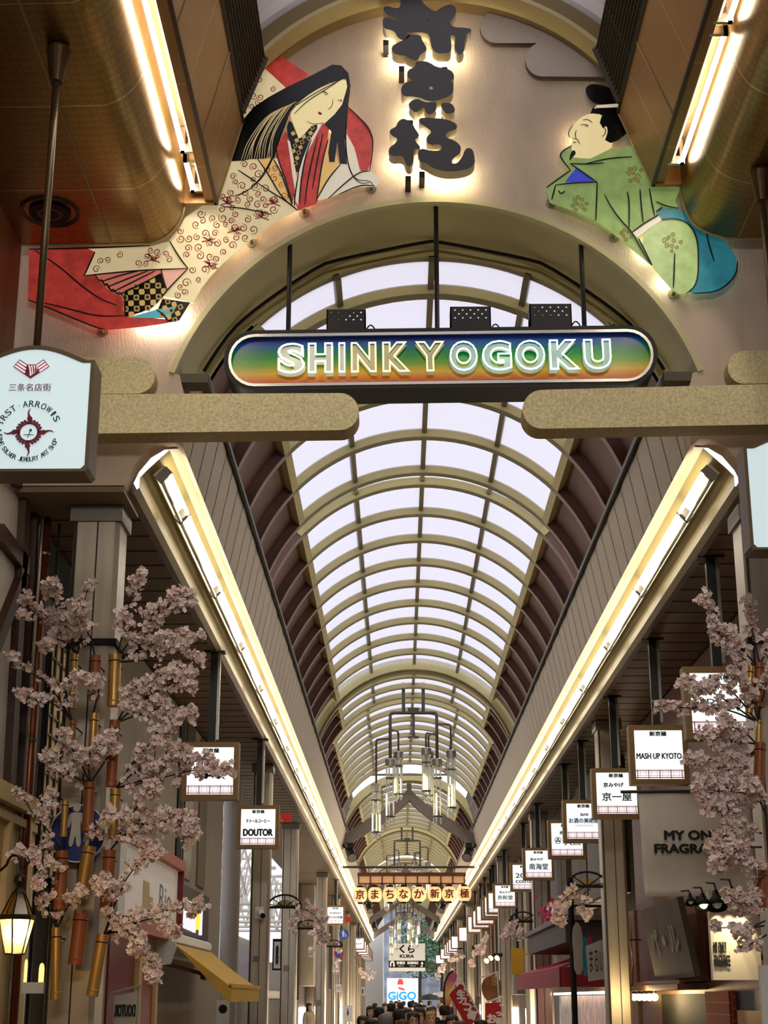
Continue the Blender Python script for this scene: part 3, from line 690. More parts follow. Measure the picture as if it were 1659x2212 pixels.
for q in ((222,718),(543,525),(657,461),(802,409)): standoff(lady, q, YW)
# ---------------------------------------------------------------- the nobleman
S7 = (3.463, 1180, 100)
lord = thing('wall_picture', 'backlit cut-out picture of a bearded nobleman in green robes and black cap', 'picture', at(1360, 440, YP))
def mp(name, pts, m, d=0.0, sm=0, label=None): return flat_part(lord, name, pp(pts, YP-d, *S7), m, YP-d, 0.012, sm, label)
mp('robe', [(0,1060),(180,930),(90,830),(110,790),(190,745),(200,830),(330,840),(440,785),(520,770),(640,740),(780,760),(900,900),(1000,1065),(965,1160),(990,1215),(850,1200),(820,1260),(650,1395),(690,1440),(790,1640),(600,1480),(480,1385),(370,1310),(200,1230),(30,1170)], B_green, 0, 0, 'green robe')
mp('robe', [(690,1430),(860,1300),(960,1290),(1060,1320),(1120,1400),(1140,1560),(1130,1780),(1050,1850),(970,1850),(880,1750),(790,1640)], B_green2, 0.003, 1, 'pale green skirt')
mp('train', [(820,1250),(870,1205),(1020,1225),(1100,1310),(1270,1410),(1380,1500),(1430,1610),(1410,1740),(1290,1850),(1050,1850),(1130,1780),(1140,1560),(1110,1400),(1050,1310),(960,1290),(865,1300)], B_teal, 0.001, 1, 'teal train')
mp('belt', [(640,1395),(740,1320),(840,1265),(865,1300),(770,1360),(680,1420)], B_belt, 0.006)
mp('lining', [(230,905),(370,1020),(140,1015),(190,950)], B_blue, 0.005, 0, 'blue lining')
mp('face', [(330,500),(420,508),(400,560),(420,600),(460,600),(450,680),(510,740),(440,785),(330,840),(205,832),(205,760),(180,740),(200,715),(190,690),(160,660),(165,632),(200,590),(260,530)], B_skin, 0.004, 1)
mp('cap', [(290,330),(305,295),(345,280),(420,290),(500,320),(565,350),(550,430),(450,437),(370,430),(320,395)], B_hair, 0.006, 2, 'black court cap')
mp('cap', [(370,470),(380,440),(545,440),(555,510),(600,650),(540,700),(480,722),(440,700),(462,640),(455,600),(400,575),(430,510),(330,500),(350,455)], B_hair, 0.007)
mp('hat_band', [(360,462),(380,440),(545,428),(545,455)], B_belt, 0.009)
mp('hair', [(335,492),(425,500),(400,570),(425,612),(440,600),(430,510)], B_hair, 0.009)
mp('beard', [(205,770),(225,800),(200,825),(170,862),(180,800)], B_hair, 0.009, 1)
lines(lord, 'face_line', [[(270,555),(310,548),(345,575)], [(255,592),(290,585),(320,600),(285,600)], [(225,630),(215,660),(222,690)], [(200,690),(230,695),(250,735)], [(195,725),(225,720)], [(420,610),(445,620),(440,660),(415,680)], [(200,590),(160,650),(175,690)]], YP-0.008, 0.010, B_line, *S7)
lines(lord, 'brush_line', [[(190,745),(100,800),(115,850),(180,930)], [(180,880),(300,885),(430,875)], [(300,880),(470,840),(640,830)], [(180,880),(280,950),(380,1020)], [(70,1040),(200,1025),(380,1020)], [(380,1020),(375,1180),(370,1310)], [(435,1110),(480,1200),(560,1310),(640,1390),(720,1540),(780,1630)], [(605,1090),(620,1160),(620,1360)], [(770,1065),(790,1180),(810,1270)], [(820,1165),(900,1200),(990,1215)], [(820,1240),(870,1205)], [(865,1300),(960,1290),(1060,1320),(1125,1420),(1140,1570),(1130,1780),(1050,1850)], [(1195,1390),(1220,1500),(1255,1610)], [(960,1550),(955,1700),(950,1810)], [(1430,1610),(1420,1720),(1290,1840),(1100,1850)], [(70,1040),(40,1150)], [(90,1080),(110,1110),(140,1085)], [(700,1070),(710,1200),(725,1320)], [(0,1060),(180,930)], [(640,1395),(740,1320),(840,1265)], [(690,1440),(790,1640)]], YP-0.012, 0.018, B_line, *S7)
mb = MB()
for (cx, cy, r) in ((245,1180,75),(660,960,80),(940,1470,90),(600,1410,60)):
    poly = px([(cx+r*math.cos(k*.785), cy+r*math.sin(k*.785)) for k in range(8)], *S7); spirals(mb, poly, 9, YP-0.004, int(cx), (4, 7), 2.0)
mb.build('crest_pattern', B_brownm, lord)
for q in ((1190,440),(1326,515),(1454,636)): standoff(lord, q, YW)
# lamps behind the two pictures
for k, (x, y, e) in enumerate(((375,684,9.0),(320,692,6.0),(250,640,3.0),(500,500,3.5),(620,420,3.5),(700,260,2.5),(560,240,2.0))): point_light('picture_lamp', at(x, y, 14.935), e, (1.0, 0.93, 0.78), 0.03)
for k, (x, y, e) in enumerate(((1436,606,1.6),(1400,540,3.0),(1320,420,3.0),(1260,300,2.0),(1520,560,1.5))): point_light('picture_lamp', at(x, y, 14.935), e, (1.0, 0.95, 0.80), 0.03)
# ================================================================== three dark brush-written characters standing off the wall
SB = (5.267, 820, 0); YL = 14.62
M_let = mat('charcoal_letter_face', (66, 62, 62), 0.5); M_ret = mat('cream_letter_return', (206, 192, 158), 0.5); M_letb = mat('glossy_black_inlay', (8, 8, 8), 0.2)
def glyph(label, blobs, legs, lamp):
    c = at(SB[1]+blobs[0][0][0][0]/SB[0], SB[2]+blobs[0][0][0][1]/SB[0], YL); root = thing('sign_character', label, 'sign letter', c, 'characters on the gate wall')
    for loops in blobs:
        mb = MB(); mb.prism([[p for p in smooth_poly(pp(l, YL, *SB), 1)] for l in loops], (0, 0.16, 0), 0, 1); mb.build('stroke', [M_let, M_ret], root)
    for (x, y) in legs:
        p = at(SB[1]+x/SB[0], SB[2]+y/SB[0], YL); mb = MB(); mb.box(p.x-0.03, p.x+0.03, YL+0.15, YW, p.z-0.05, p.z+0.02); mb.build('bracket', M_dark, root)
    for (x, y, w, e) in lamp:
        p = at(SB[1]+x/SB[0], SB[2]+y/SB[0], 14.85)
        mb = MB(); mb.tube([(p.x-w, 14.85, p.z), (p.x+w, 14.85, p.z)], 0.012, 6); mb.build('neon_tube', mat('letter_neon', (255, 244, 205), 0.4, emit=e), root, label='lit tube behind the letter')
glyph('top dark brush character of the three on the gate wall', [
  [[(235,90),(240,-40),(420,-60),(470,0),(520,60),(630,140),(690,90),(790,45),(850,60),(875,110),(860,180),(790,265),(850,310),(950,312),(1040,325),(1045,360),(990,385),(985,440),(965,480),(960,590),(910,630),(870,590),(850,500),(865,440),(850,400),(800,400),(820,500),(810,600),(720,610),(640,605),(590,540),(580,460),(560,390),(500,370),(320,365),(290,385),(360,395),(300,450),(250,455),(200,420),(180,370),(130,340),(60,330),(35,280),(35,215),(70,200),(160,225),(230,235),(160,200),(80,165),(40,110),(50,75),(100,70),(170,95)], [(530,240),(530,205),(548,192),(570,210),(570,245)]],
  [[(132,530),(200,485),(290,450),(320,400),(400,392),(470,405),(485,460),(535,540),(530,580),(460,620),(440,680),(400,690),(330,660),(290,630),(220,630),(150,600)]]],
  [(70,380),(250,680),(745,690)], [(150,440,.07,60),(200,640,.10,60),(330,660,.08,60),(700,640,.08,60),(905,600,.06,60),(600,620,.08,60)])
glyph('middle dark brush character of the three on the gate wall', [
  [[(405,760),(410,700),(470,690),(560,705),(650,765),(760,775),(840,820),(850,900),(800,915),(840,950),(840,1040),(800,1090),(700,1130),(640,1150),(540,1145),(470,1115),(370,1095),(290,1100),(245,1060),(245,990),(300,930),(390,925),(405,910),(330,895),(308,840),(330,790)], [(555,1010),(570,985),(600,985),(618,1005),(590,1022)]],
  [[(320,1190),(370,1140),(440,1120),(500,1160),(580,1165),(650,1155),(645,1250),(580,1305),(530,1290),(505,1210),(440,1270),(390,1280)]],
  [[(690,1190),(730,1165),(820,1175),(860,1235),(850,1280),(770,1300),(735,1270)]]],
  [(350,1300),(745,1140)], [(330,1250,.06,60),(480,1290,.08,60),(680,1260,.06,60),(560,1160,.08,60)])
glyph('bottom dark brush character of the three on the gate wall', [
  [[(200,1400),(240,1355),(290,1350),(370,1400),(400,1460),(450,1530),(440,1560),(395,1595),(465,1670),(450,1695),(400,1690),(385,1760),(385,1860),(345,1900),(300,1880),(275,1790),(230,1770),(150,1780),(100,1740),(110,1680),(170,1640),(215,1580),(130,1540),(108,1480),(190,1440)]],
  [[(445,1350),(500,1335),(650,1345),(780,1360),(880,1410),(880,1470),(800,1490),(750,1520),(760,1570),(840,1590),(910,1640),(930,1700),(900,1760),(820,1810),(820,1860),(880,1860),(940,1790),(970,1700),(1010,1680),(1060,1700),(1080,1780),(1085,1860),(1020,1920),(880,1950),(730,1950),(600,1910),(530,1860),(460,1840),(435,1780),(440,1710),(490,1690),(580,1715),(690,1715),(710,1680),(690,1640),(560,1650),(530,1590),(540,1550),(600,1500),(520,1440),(455,1400)]]],
  [(325,1940),(485,1890)], [(330,1880,.06,70),(160,1790,.07,60),(560,1930,.10,80),(760,1980,.12,80),(950,1950,.10,70),(620,1690,.05,50),(480,1560,.05,40)])
# ================================================================== stucco clouds
M_cloud = mat('mauve_grey_stucco', (190, 176, 168), 0.8, noise=0.06, scale=30); M_cside = mat('cloud_edge', (60, 48, 38), 0.8)
M_gcl = mat('speckled_ochre_stucco', (234, 218, 168), 0.85, noise=0.22, scale=38, bump=0.3, bscale=60); M_gcls = mat('ochre_stucco_edge', (170, 150, 106), 0.85, noise=0.15, scale=30)
def cloud(label, pts, Y, th, mats, sm=0):
    P = pp(pts, Y); mb = MB(); mb.prism([P], (0, th, 0), 0, 1)
    o = mb.build('cloud_panel', mats); return tag(o, label, 'wall ornament', 'cloud panels round the gate')
def cap_l(x, y0, y1): r = (y1-y0)/2; return [(x+r-r*math.sin(a), (y0+y1)/2+r*math.cos(a)) for a in [math.pi*k/14 for k in range(15)]]
def cap_r(x, y0, y1): r = (y1-y0)/2; return [(x-r+r*math.sin(a), (y0+y1)/2-r*math.cos(a)) for a in [math.pi*k/14 for k in range(15)]]
lobe2 = [(x, y) for x, y in cap_l(1135, 93, 165)]
cloud('pale two-lobed cloud above the nobleman picture, high on the gate wall', [(1168,93)]+cap_l(1037, 23, 94)[::-1][::-1][0:0]+[], 0, 0, 0) if False else None
P1 = list(reversed(cap_l(1037, 23, 93)))      # top-left lobe from top to bottom
P2 = list(reversed(cap_l(1135, 92, 165)))
cloud('pale two-lobed cloud above the nobleman picture, high on the gate wall', P1+[(1160,93)]+P2[2:]+[(1420,167),(1420,130),(1300,60),(1180,26)], 14.9, 0.06, [M_cloud, M_cside])
cloud('ochre cloud beam left of the neon sign, reaching under its left end', cap_r(775, 849, 929)+[(100,938),(100,852)], 14.45, 0.30, [M_gcl, M_gcls])
cloud('ochre cloud beam right of the neon sign, reaching under its right end', list(reversed(cap_l(1129, 842, 926)))+[(1760,915),(1760,827)], 14.45, 0.30, [M_gcl, M_gcls])
cloud('short rounded ochre cloud on top of the left cloud beam', cap_r(335, 771, 850)+[(120,851),(120,772)], 14.78, 0.2, [M_gcl, M_gcls])
cloud('short rounded ochre cloud on top of the right cloud beam', list(reversed(cap_l(1572, 757, 829)))+[(1760,826),(1760,756)], 14.78, 0.2, [M_gcl, M_gcls])
# ================================================================== the neon sign
YN0 = 14.86
sign = thing('neon_sign', 'long rainbow neon sign reading SHINKYOGOKU hanging in the gate arch', 'neon sign', at(952, 772, YN0))
def stadium(x0, x1, y0, y1, tilt, n=12):
    r = (y1-y0)/2; P = []
    for k in range(n+1): a = -math.pi/2+math.pi*k/n; P.append((x1-r+r*math.cos(a), (y0+y1)/2+r*math.sin(a)))
    for k in range(n+1): a = math.pi/2+math.pi*k/n; P.append((x0+r+r*math.cos(a), (y0+y1)/2+r*math.sin(a)))
    cx = (x0+x1)/2; return [(x, y+(x-cx)*tilt) for x, y in P]
TL = -0.0135
OUT = pp(stadium(483, 1421, 708, 837, TL), YN0); INN = pp(stadium(496, 1409, 719, 826, TL), YN0)
mb = MB(); mb.prism([OUT, INN], (0, 0.10, 0), 0); mb.prism([[p+Vector((0, 0.10, 0)) for p in OUT]], (0, 0.34, 0), 0); mb.build('case', mat('sign_case_black', (15, 14, 13), 0.6, noise=0.2, scale=6), sign)
IN2 = pp(stadium(493, 1412, 716, 829, TL), YN0-0.012); IN3 = pp(stadium(499, 1406, 722, 823, TL), YN0-0.012)
mb = MB(); mb.prism([IN2, IN3], (0, 0.02, 0)); mb.build('trim', M_chrome, sign, label='bright metal rim')
m = mat('rainbow_face', (90, 130, 60), 0.22, emit=0.32); nt, b = nodes_of(m)
tc = nt.nodes.new('ShaderNodeTexCoord'); mp_ = nt.nodes.new('ShaderNodeSeparateXYZ'); nt.links.new(tc.outputs['UV'], mp_.inputs[0])
cr = nt.nodes.new('ShaderNodeValToRGB'); cr.color_ramp.elements[0].position = 0.02; cr.color_ramp.elements[0].color = lin((140, 44, 8)); cr.color_ramp.elements[1].position = 0.98; cr.color_ramp.elements[1].color = lin((16, 24, 60))
for p, c in ((0.14, (176, 90, 12)), (0.27, (182, 142, 20)), (0.42, (96, 128, 20)), (0.58, (16, 110, 36)), (0.72, (8, 92, 70)), (0.84, (10, 66, 130)), (0.92, (14, 34, 92))):
    e = cr.color_ramp.elements.new(p); e.color = lin(c)
nt.links.new(mp_.outputs[1], cr.inputs[0]); nt.links.new(cr.outputs[0], b.inputs['Base Color']); nt.links.new(cr.outputs[0], b.inputs['Emission Color'])
mb = MB(); mb.prism([[p+Vector((0, 0.06, 0)) for p in INN]], (0, 0.02, 0)); face = mb.build('face', m, sign, label='rainbow striped face')
za, zb = at(952, 826, YN0).z, at(952, 719, YN0).z; tz = (at(1300, 826, YN0).z*0+(-TL)); bx = WL[sign.name]
set_uv(face, lambda c: (c.x, ((c.z+bx.z)-(c.x)*(-TL)-za)/(zb-za)))
rotM = Matrix.Rotation(math.atan(TL)*1.0, 4, 'Y')
NE = [('S',598,660,'w'),('H',664,720,'w'),('I',731,746,'w'),('N',757,814,'y'),('K',825,887,'y'),('Y',896,962,'y'),('O',970,1033,'c'),('G',1040,1107,'c'),('O',1112,1179,'c'),('K',1186,1254,'c'),('U',1260,1322,'c')]
NM = {'w': mat('neon_white', (255, 250, 225), 0.4, emit=3.2), 'y': mat('neon_yellow', (255, 224, 140), 0.4, emit=2.4), 'c': mat('neon_cyan', (214, 255, 246), 0.4, emit=3.2)}
M_lb = mat('neon_backing', (158, 160, 150), 0.5, emit=0.05)
for ch, x0, x1, cc in NE:
    ym = 768+((x0+x1)/2-952)*TL+1; c = at((x0+x1)/2, ym, YN0-0.06); a = at(x0, ym, YN0-0.06); e = at(x1, ym, YN0-0.06)
    hz = at(952, 735, YN0).z-at(952, 801, YN0).z
    M = Matrix.Translation(c) @ rotM
    mb = MB(); letter(mb, ch, M, w=(e.x-a.x)*0.96, h=hz*0.98, outline=0.022, offset=0.05); mb.build('neon_letter', NM[cc], sign, label='lit neon outline of the letter %s' % ch)
    M2 = Matrix.Translation(c+Vector((0, 0.07, -0.01))) @ rotM
    mb = MB(); letter(mb, ch, M2, w=(e.x-a.x)*1.0, h=hz*1.0, offset=0.05); mb.build('letter_backing', M_lb, sign)
M_perf = mat('transformer_black', (24, 20, 18), 0.6)
for k, (x0, x1, y0, y1, nm) in enumerate(((705,790,668,714,'left'),(973,1060,662,712,'middle'),(1145,1234,656,706,'right'))):
    a = at(x0, y1, 15.02); b = at(x1, y0, 15.02); 
    loops = [[(a.x, a.y, a.z), (b.x, a.y, a.z), (b.x, a.y, b.z), (a.x, a.y, b.z)]]
    w, h = b.x-a.x, b.z-a.z
    for r in range(3):
        for q in range(5 if r != 1 else 4):
            hx = a.x+w*(0.12+0.19*q+(0.095 if r == 1 else 0)); hz = b.z-h*(0.14+0.17*r); loops.append([(hx+0.011*math.cos(t*1.0472), a.y, hz+0.011*math.sin(t*1.0472)) for t in range(6)])
    root = thing('transformer_box', 'perforated black transformer box, %s of the three on top of the neon sign' % nm, 'transformer', (a.x, a.y, a.z), 'transformers on the neon sign')
    mb = MB(); mb.prism(loops, (0, 0.012, 0)); mb.box(a.x, b.x, a.y+0.012, a.y+0.2, a.z, a.z+h*0.42); mb.box(a.x, a.x+0.012, a.y, a.y+0.2, a.z, b.z); mb.box(b.x-0.012, b.x, a.y, a.y+0.2, a.z, b.z); mb.build('casing', M_perf, root)
    mb = MB(); mb.tube(smooth_poly([(b.x, a.y+.1, a.z+.05), (b.x+.05, a.y+.1, a.z+.12), (b.x+.1, a.y+.1, a.z+.06), (b.x+.1, a.y+.1, a.z-.01)], 2, False), 0.008, 5); mb.build('cord', M_black, root)
for k, (xt, yt, xb, yb, nm) in enumerate(((620,520,623,722,'left'),(945,435,945,716,'middle'),(1258,520,1271,710,'right'))):
    z = at(xb, yb, 15.05).z; x = at((xt+xb)/2, yb, 15.05).x; a = math.asin(max(-1, min(1, (x-X0)/ARC_R))); zt = ARC_Z+ARC_R*math.cos(a)+0.02
    mb = MB(); mb.tube([(x, 15.12, z-0.1), (x, 15.12, zt)], 0.026, 8); tag(mb.build('hanging_rod', mat('black_pipe', (34, 31, 29), 0.35, 0.4), smooth=False), '%s black pipe holding the neon sign up to the arch' % nm, 'pipe', 'pipes holding the neon sign')
# ================================================================== round-topped light boxes of the crossing arcade
M_lb_case = mat('brown_sign_case', (98, 78, 54), 0.45, 0.2, noise=0.1)
M_lb_face = mat('cool_lit_face', (206, 226, 230), 0.3, emit=0.55)
def lightbox(label, xr, ytop, ybot, Y, w, depth, text, polex):
    c = at(xr, (ytop+ybot)/2, Y); h = at(xr, ytop, Y).z-at(xr, ybot, Y).z; zb = at(xr, ybot, Y).z
    x1 = c.x if text else c.x+w; x0 = x1-w
    root = thing('hanging_light_box', label, 'sign', ((x0+x1)/2, Y, zb))
    def outline(x0, x1, zb, zt, y, sag, rr=0.03):
        P = [(x0+rr, y, zb), (x1-rr, y, zb), (x1, y, zb+rr), (x1, y, zt-0.0)]
        P.append((x1-0.06, y, zt)); n = 14
        for k in range(n+1): t = k/n; P.append((x1-0.09-(x1-x0-0.18)*t, y, zt+0.01+sag*math.sin(math.pi*t)))
        P += [(x0+0.06, y, zt), (x0, y, zt), (x0, y, zb+rr)]; return P
    zt = zb+h; e = 0.022
    O = outline(x0-e*1.4, x1+e*1.4, zb-e, zt+e, Y, 0.115); I = outline(x0, x1, zb, zt, Y, 0.105)
    mb = MB(); mb.prism([O, I], (0, 0.03, 0)); mb.prism([[Vector(p)+Vector((0, 0.03, 0)) for p in O]], (0, depth, 0)); mb.build('case', M_lb_case, root)
    mb = MB(); mb.prism([[Vector(p)+Vector((0, 0.012, 0)) for p in I]], (0, 0.01, 0)); mb.build('lit_face', M_lb_face, root)
    pc = (x0+x1)/2 if polex is None else polex
    return root, x0, x1, zb, zt
def hang_pole(label, x, Y, z0, z1):
    root = thing('hanging_pole', label, 'pole', (x, Y, z0)); mb = MB(); mb.tube([(x, Y, z0), (x, Y, z1)], 0.03, 10); mb.build('pole', mat('bronze_pole', (92, 74, 50), 0.35, 0.5), root, smooth=True)
    mb = MB(); mb.lathe([(0.055, -0.34), (0.062, -0.30), (0.105, -0.03), (0.09, 0.0)], (x, Y, z1), 18); mb.build('ceiling_cup', mat('bronze_cup', (84, 62, 36), 0.35, 0.4), root, smooth=False)
YLB = 11.05
lb, x0, x1, zb, zt = lightbox('white light box with jewelry shop sun emblem, hung at the left', 189, 783, 1012, YLB, 0.88, 0.26, True, None)
cxm = at(66, 900, YLB).x
hang_pole('bronze pole from the gold ceiling down to the jewelry light box', at(80, 745, YLB+0.15).x, YLB+0.15, zt+0.135, ZCL)
M_mrn = mat('maroon_print', (122, 26, 54), 0.6); M_tealp = mat('dark_teal_print', (44, 70, 78), 0.6); M_pinkp = mat('pale_pink_print', (246, 220, 224), 0.5, emit=0.5)
yf = YLB-0.004
def P2(x, y): p = at(x, y, YLB); return Vector((p.x, yf, p.z))
SA = (6.9125, 0, 740)
def q2(l): return [P2(SA[1]+x/SA[0], SA[2]+y/SA[0]) for x, y in l]
mb = MB()
mb.prism([q2([(295,252),(410,330),(540,330),(655,252),(740,360),(455,540),(198,360)])], (0, 0.002, 0), 0)
for l in ([(290,275),(305,287),(240,345),(225,330)],):
    pass
for k in range(3):   # pale stripes of the folded emblem
    o = k*0.33; a = lambda t, u: (295-97*u+(410-295)*t*1.0+ (0), 252+108*u+78*t)
    u0, u1 = 0.10+0.31*k, 0.10+0.31*k+0.2
    mb.prism([[v+Vector((0, -.002, 0)) for v in q2([a(0.08, u0), a(1.05+0.35*k*.5, u0), a(1.05+0.35*k*.5, u1), a(0.08, u1)])]], (0, 0.002, 0), 1)
    b_ = lambda t, u: (655+85*u-(655-540)*t, 252+108*u+78*t)
    mb.prism([[v+Vector((0, -.002, 0)) for v in q2([b_(0.08, u0), b_(0.98+0.2*k*.5, u0), b_(0.98+0.2*k*.5, u1), b_(0.08, u1)])]], (0, 0.002, 0), 1)
for k in range(4):
    x = 425+k*38; mb.prism([[v+Vector((0, -.003, 0)) for v in q2([(x, 345), (x+24, 345), (x+42-k*8, 420), (x+40-k*16, 500-k*18), (x+22-k*14, 500-k*14), (x+20, 420)])]], (0, 0.002, 0), 1)
mb.build('emblem', [M_mrn, M_pinkp], lb, label='maroon folded-cloth emblem')
mb = MB(); letter(mb, '三条名店街', Matrix.Translation(P2(65, 837)), w=(P2(110, 837)-P2(19, 837)).x, mi=0, bold=0.0008); mb.build('lettering', mat('mauve_print', (140, 84, 104), 0.6), lb, label='maroon Japanese street name')
cc = P2(62, 934); SCL = (P2(100, 934)-P2(0, 934)).x/100
def arc_text(s, rad, a0, a1, h, m, name, top=True):
    mb = MB(); n = len(s)
    for i, ch in enumerate(s):
        if ch == ' ': continue
        a = R(a0+(a1-a0)*i/(n-1)); p = cc+Vector((rad*math.sin(a), 0, rad*math.cos(a)))*SCL
        M = Matrix.Translation(p) @ Matrix.Rotation(a if top else a+math.pi, 4, 'Y'); letter(mb, ch, M, w=h*SCL*0.8 if ch not in "I'-" else None, h=h*SCL if ch not in '-' else 0.004, bold=0.001)
    mb.build(name, m, lb)
arc_text("FIRST-ARROW'S", 66, -82, 62, 14, M_tealp, 'lettering')
arc_text('FINE SILVER JEWELRY ART SHOP', 62, 262, 108, 10, M_tealp, 'lettering', top=False)
mb = MB()
ring = [cc+Vector((22*SCL*math.cos(t), 0, 22*SCL*math.sin(t))) for t in [k*math.pi/20 for k in range(40)]]; rin = [cc+Vector((18.5*SCL*math.cos(t), 0, 18.5*SCL*math.sin(t))) for t in [k*math.pi/20 for k in range(40)]]
mb.prism([ring, rin], (0, 0.002, 0), 0)
for k in range(24):
    a = k*math.pi/12
    if k % 6 == 0: continue
    d = Vector((math.cos(a), 0, math.sin(a))); t = Vector((-math.sin(a), 0, math.cos(a)))
    ribbon(mb, smooth_poly([cc+d*20*SCL, cc+d*26*SCL+t*2*SCL, cc+d*29*SCL+t*5*SCL], 1, False), 0.022, 0.001, 0)
for k in range(4):
    a = k*math.pi/2; d = Vector((math.cos(a), 0, math.sin(a))); t = Vector((-math.sin(a), 0, math.cos(a)))
    f = lambda u, v: cc+d*u*SCL+t*v*SCL
    mb.prism([smooth_poly([f(20,-5),f(27,-4),f(33,-7),f(36,-3),f(42,1),f(48,2),f(57,-2),f(49,5),f(41,5),f(36,4),f(32,6),f(27,4),f(20,5)], 1)], (0, 0.002, 0), 0)
mb.prism([[cc+Vector((a*SCL, 0, b*SCL)) for a, b in ((-11,-6.5),(11,-6.5),(11,-4.8),(-11,-4.8))]], (0, 0.002, 0), 1)
mb.prism([[cc+Vector((a*SCL, 0, b*SCL)) for a, b in ((-2.5,-12),(-0.8,-12),(4.6,5),(3,5.6))]], (0, 0.002, 0), 1)
mb.prism([[cc+Vector((a*SCL, 0, b*SCL)) for a, b in ((-0.5,4),(7.5,1.5),(5,9))]], (0, 0.002, 0), 1)
mb.build('sun_emblem', [M_mrn, M_tealp], lb, label='maroon flaming sun emblem with an arrow')
lb2, x0, x1, zb, zt = lightbox('white light box cut off by the right edge, beside the right trough', 1621, 968, 1182, 13.2, 0.88, 0.26, False, None)
hang_pole('bronze pole above the light box at the right edge', at(1645, 420, 13.35).x, 13.35, zt+0.135, ZCR)
# speaker grille in the gold ceiling
sp = at(108, 460, 11.0); t = (ZCL-0.02-CZ)/((sp.z-CZ)/11.0); c = at(108, 460, t)
mb = MB(); mb.lathe([(0.26, 0.03), (0.30, 0.0), (0.30, 0.03)], (c.x, c.y, ZCL-.03), 28); mb.lathe([(0.21, 0.0), (0.21, 0.03)], (c.x, c.y, ZCL-.035), 28, 1); mb.lathe([(0.13, 0.0), (0.13, 0.03)], (c.x, c.y, ZCL-.04), 28, 0); mb.lathe([(0.09, 0.0), (0.09, 0.03)], (c.x, c.y, ZCL-.045), 20, 1)
tag(mb.build('ceiling_speaker', [mat('speaker_brown', (70, 44, 24), 0.5, 0.3), M_black]), 'round brown loudspeaker set into the gold ceiling', 'speaker')
# ================================================================== steel clad columns
def column(label, x0, x1, Y, dep, z1=6.69, band=None):
    root = thing('steel_column', label, 'column', ((x0+x1)/2, Y, FLOOR), 'steel columns of the arcade'); root['kind'] = 'structure'
    mb = MB(); b = 0.05
    P = [(x0+b, Y), (x1-b, Y), (x1, Y+b), (x1, Y+dep-b), (x1-b, Y+dep), (x0+b, Y+dep), (x0, Y+dep-b), (x0, Y+b)]
    mb.prism([[(x, y, FLOOR) for x, y in P]], (0, 0, z1-FLOOR)); mb.build('cladding', M_steel, root)
    mb = MB(); mb.box(x0+(x1-x0)*0.52, x0+(x1-x0)*0.52+0.014, Y-0.006, Y+0.002, FLOOR, z1); 
    if Y < 60: mb.box(x0+0.02, x0+0.032, Y-0.006, Y+0.05, FLOOR, z1)
    mb.build('seam', M_seam, root)
    mb = MB(); mb.box(x0-0.03, x1+0.03, Y-0.03, Y+dep+0.03, z1-0.18, z1-0.01); mb.build('capital', M_grey, root)
    return root
for i, (x0, x1, Y) in enumerate([(3.76, 4.20, 29.1), (3.75, 4.2, 44.4), (3.66, 4.1, 58.6), (3.72, 4.15, 73), (3.72, 4.15, 88), (3.72, 4.15, 103), (3.72, 4.15, 118), (3.72, 4.15, 134)]):
    column('%s steel column from the gate on the right pavement' % ordi(i+1), x0, x1, Y, 0.5)
for i, (x0, x1, Y) in enumerate([(-3.28, -2.86, 34.8), (-3.50, -3.03, 47.0), (-3.45, -3.03, 66.2), (-3.45, -3.03, 81), (-3.45, -3.03, 96), (-3.45, -3.03, 111), (-3.45, -3.03, 127), (-3.45, -3.03, 142)]):
    column('%s steel column from the gate on the left pavement' % ordi(i+1), x0, x1, Y, 0.5)
column('broad near steel pillar behind the left cherry blossoms', -3.42, -2.93, 15.45, 0.5, 6.62)
xr = at(1622, 1300, 15.3).x; column('near steel pillar at the right edge behind the cherry blossoms', xr, xr+0.55, 15.45, 0.5, 6.62)
xl_ = at(505, 1900, 37.5).x
mb = MB(); mb.tube([(-3.95, 37.0, FLOOR), (-3.95, 37.0, 6.6)], 0.22, 20); tag(mb.build('grey_pipe_column', mat('matt_grey_paint', (140, 132, 122), 0.6), smooth=False), 'round grey pipe column left of the coffee sign column', 'column')
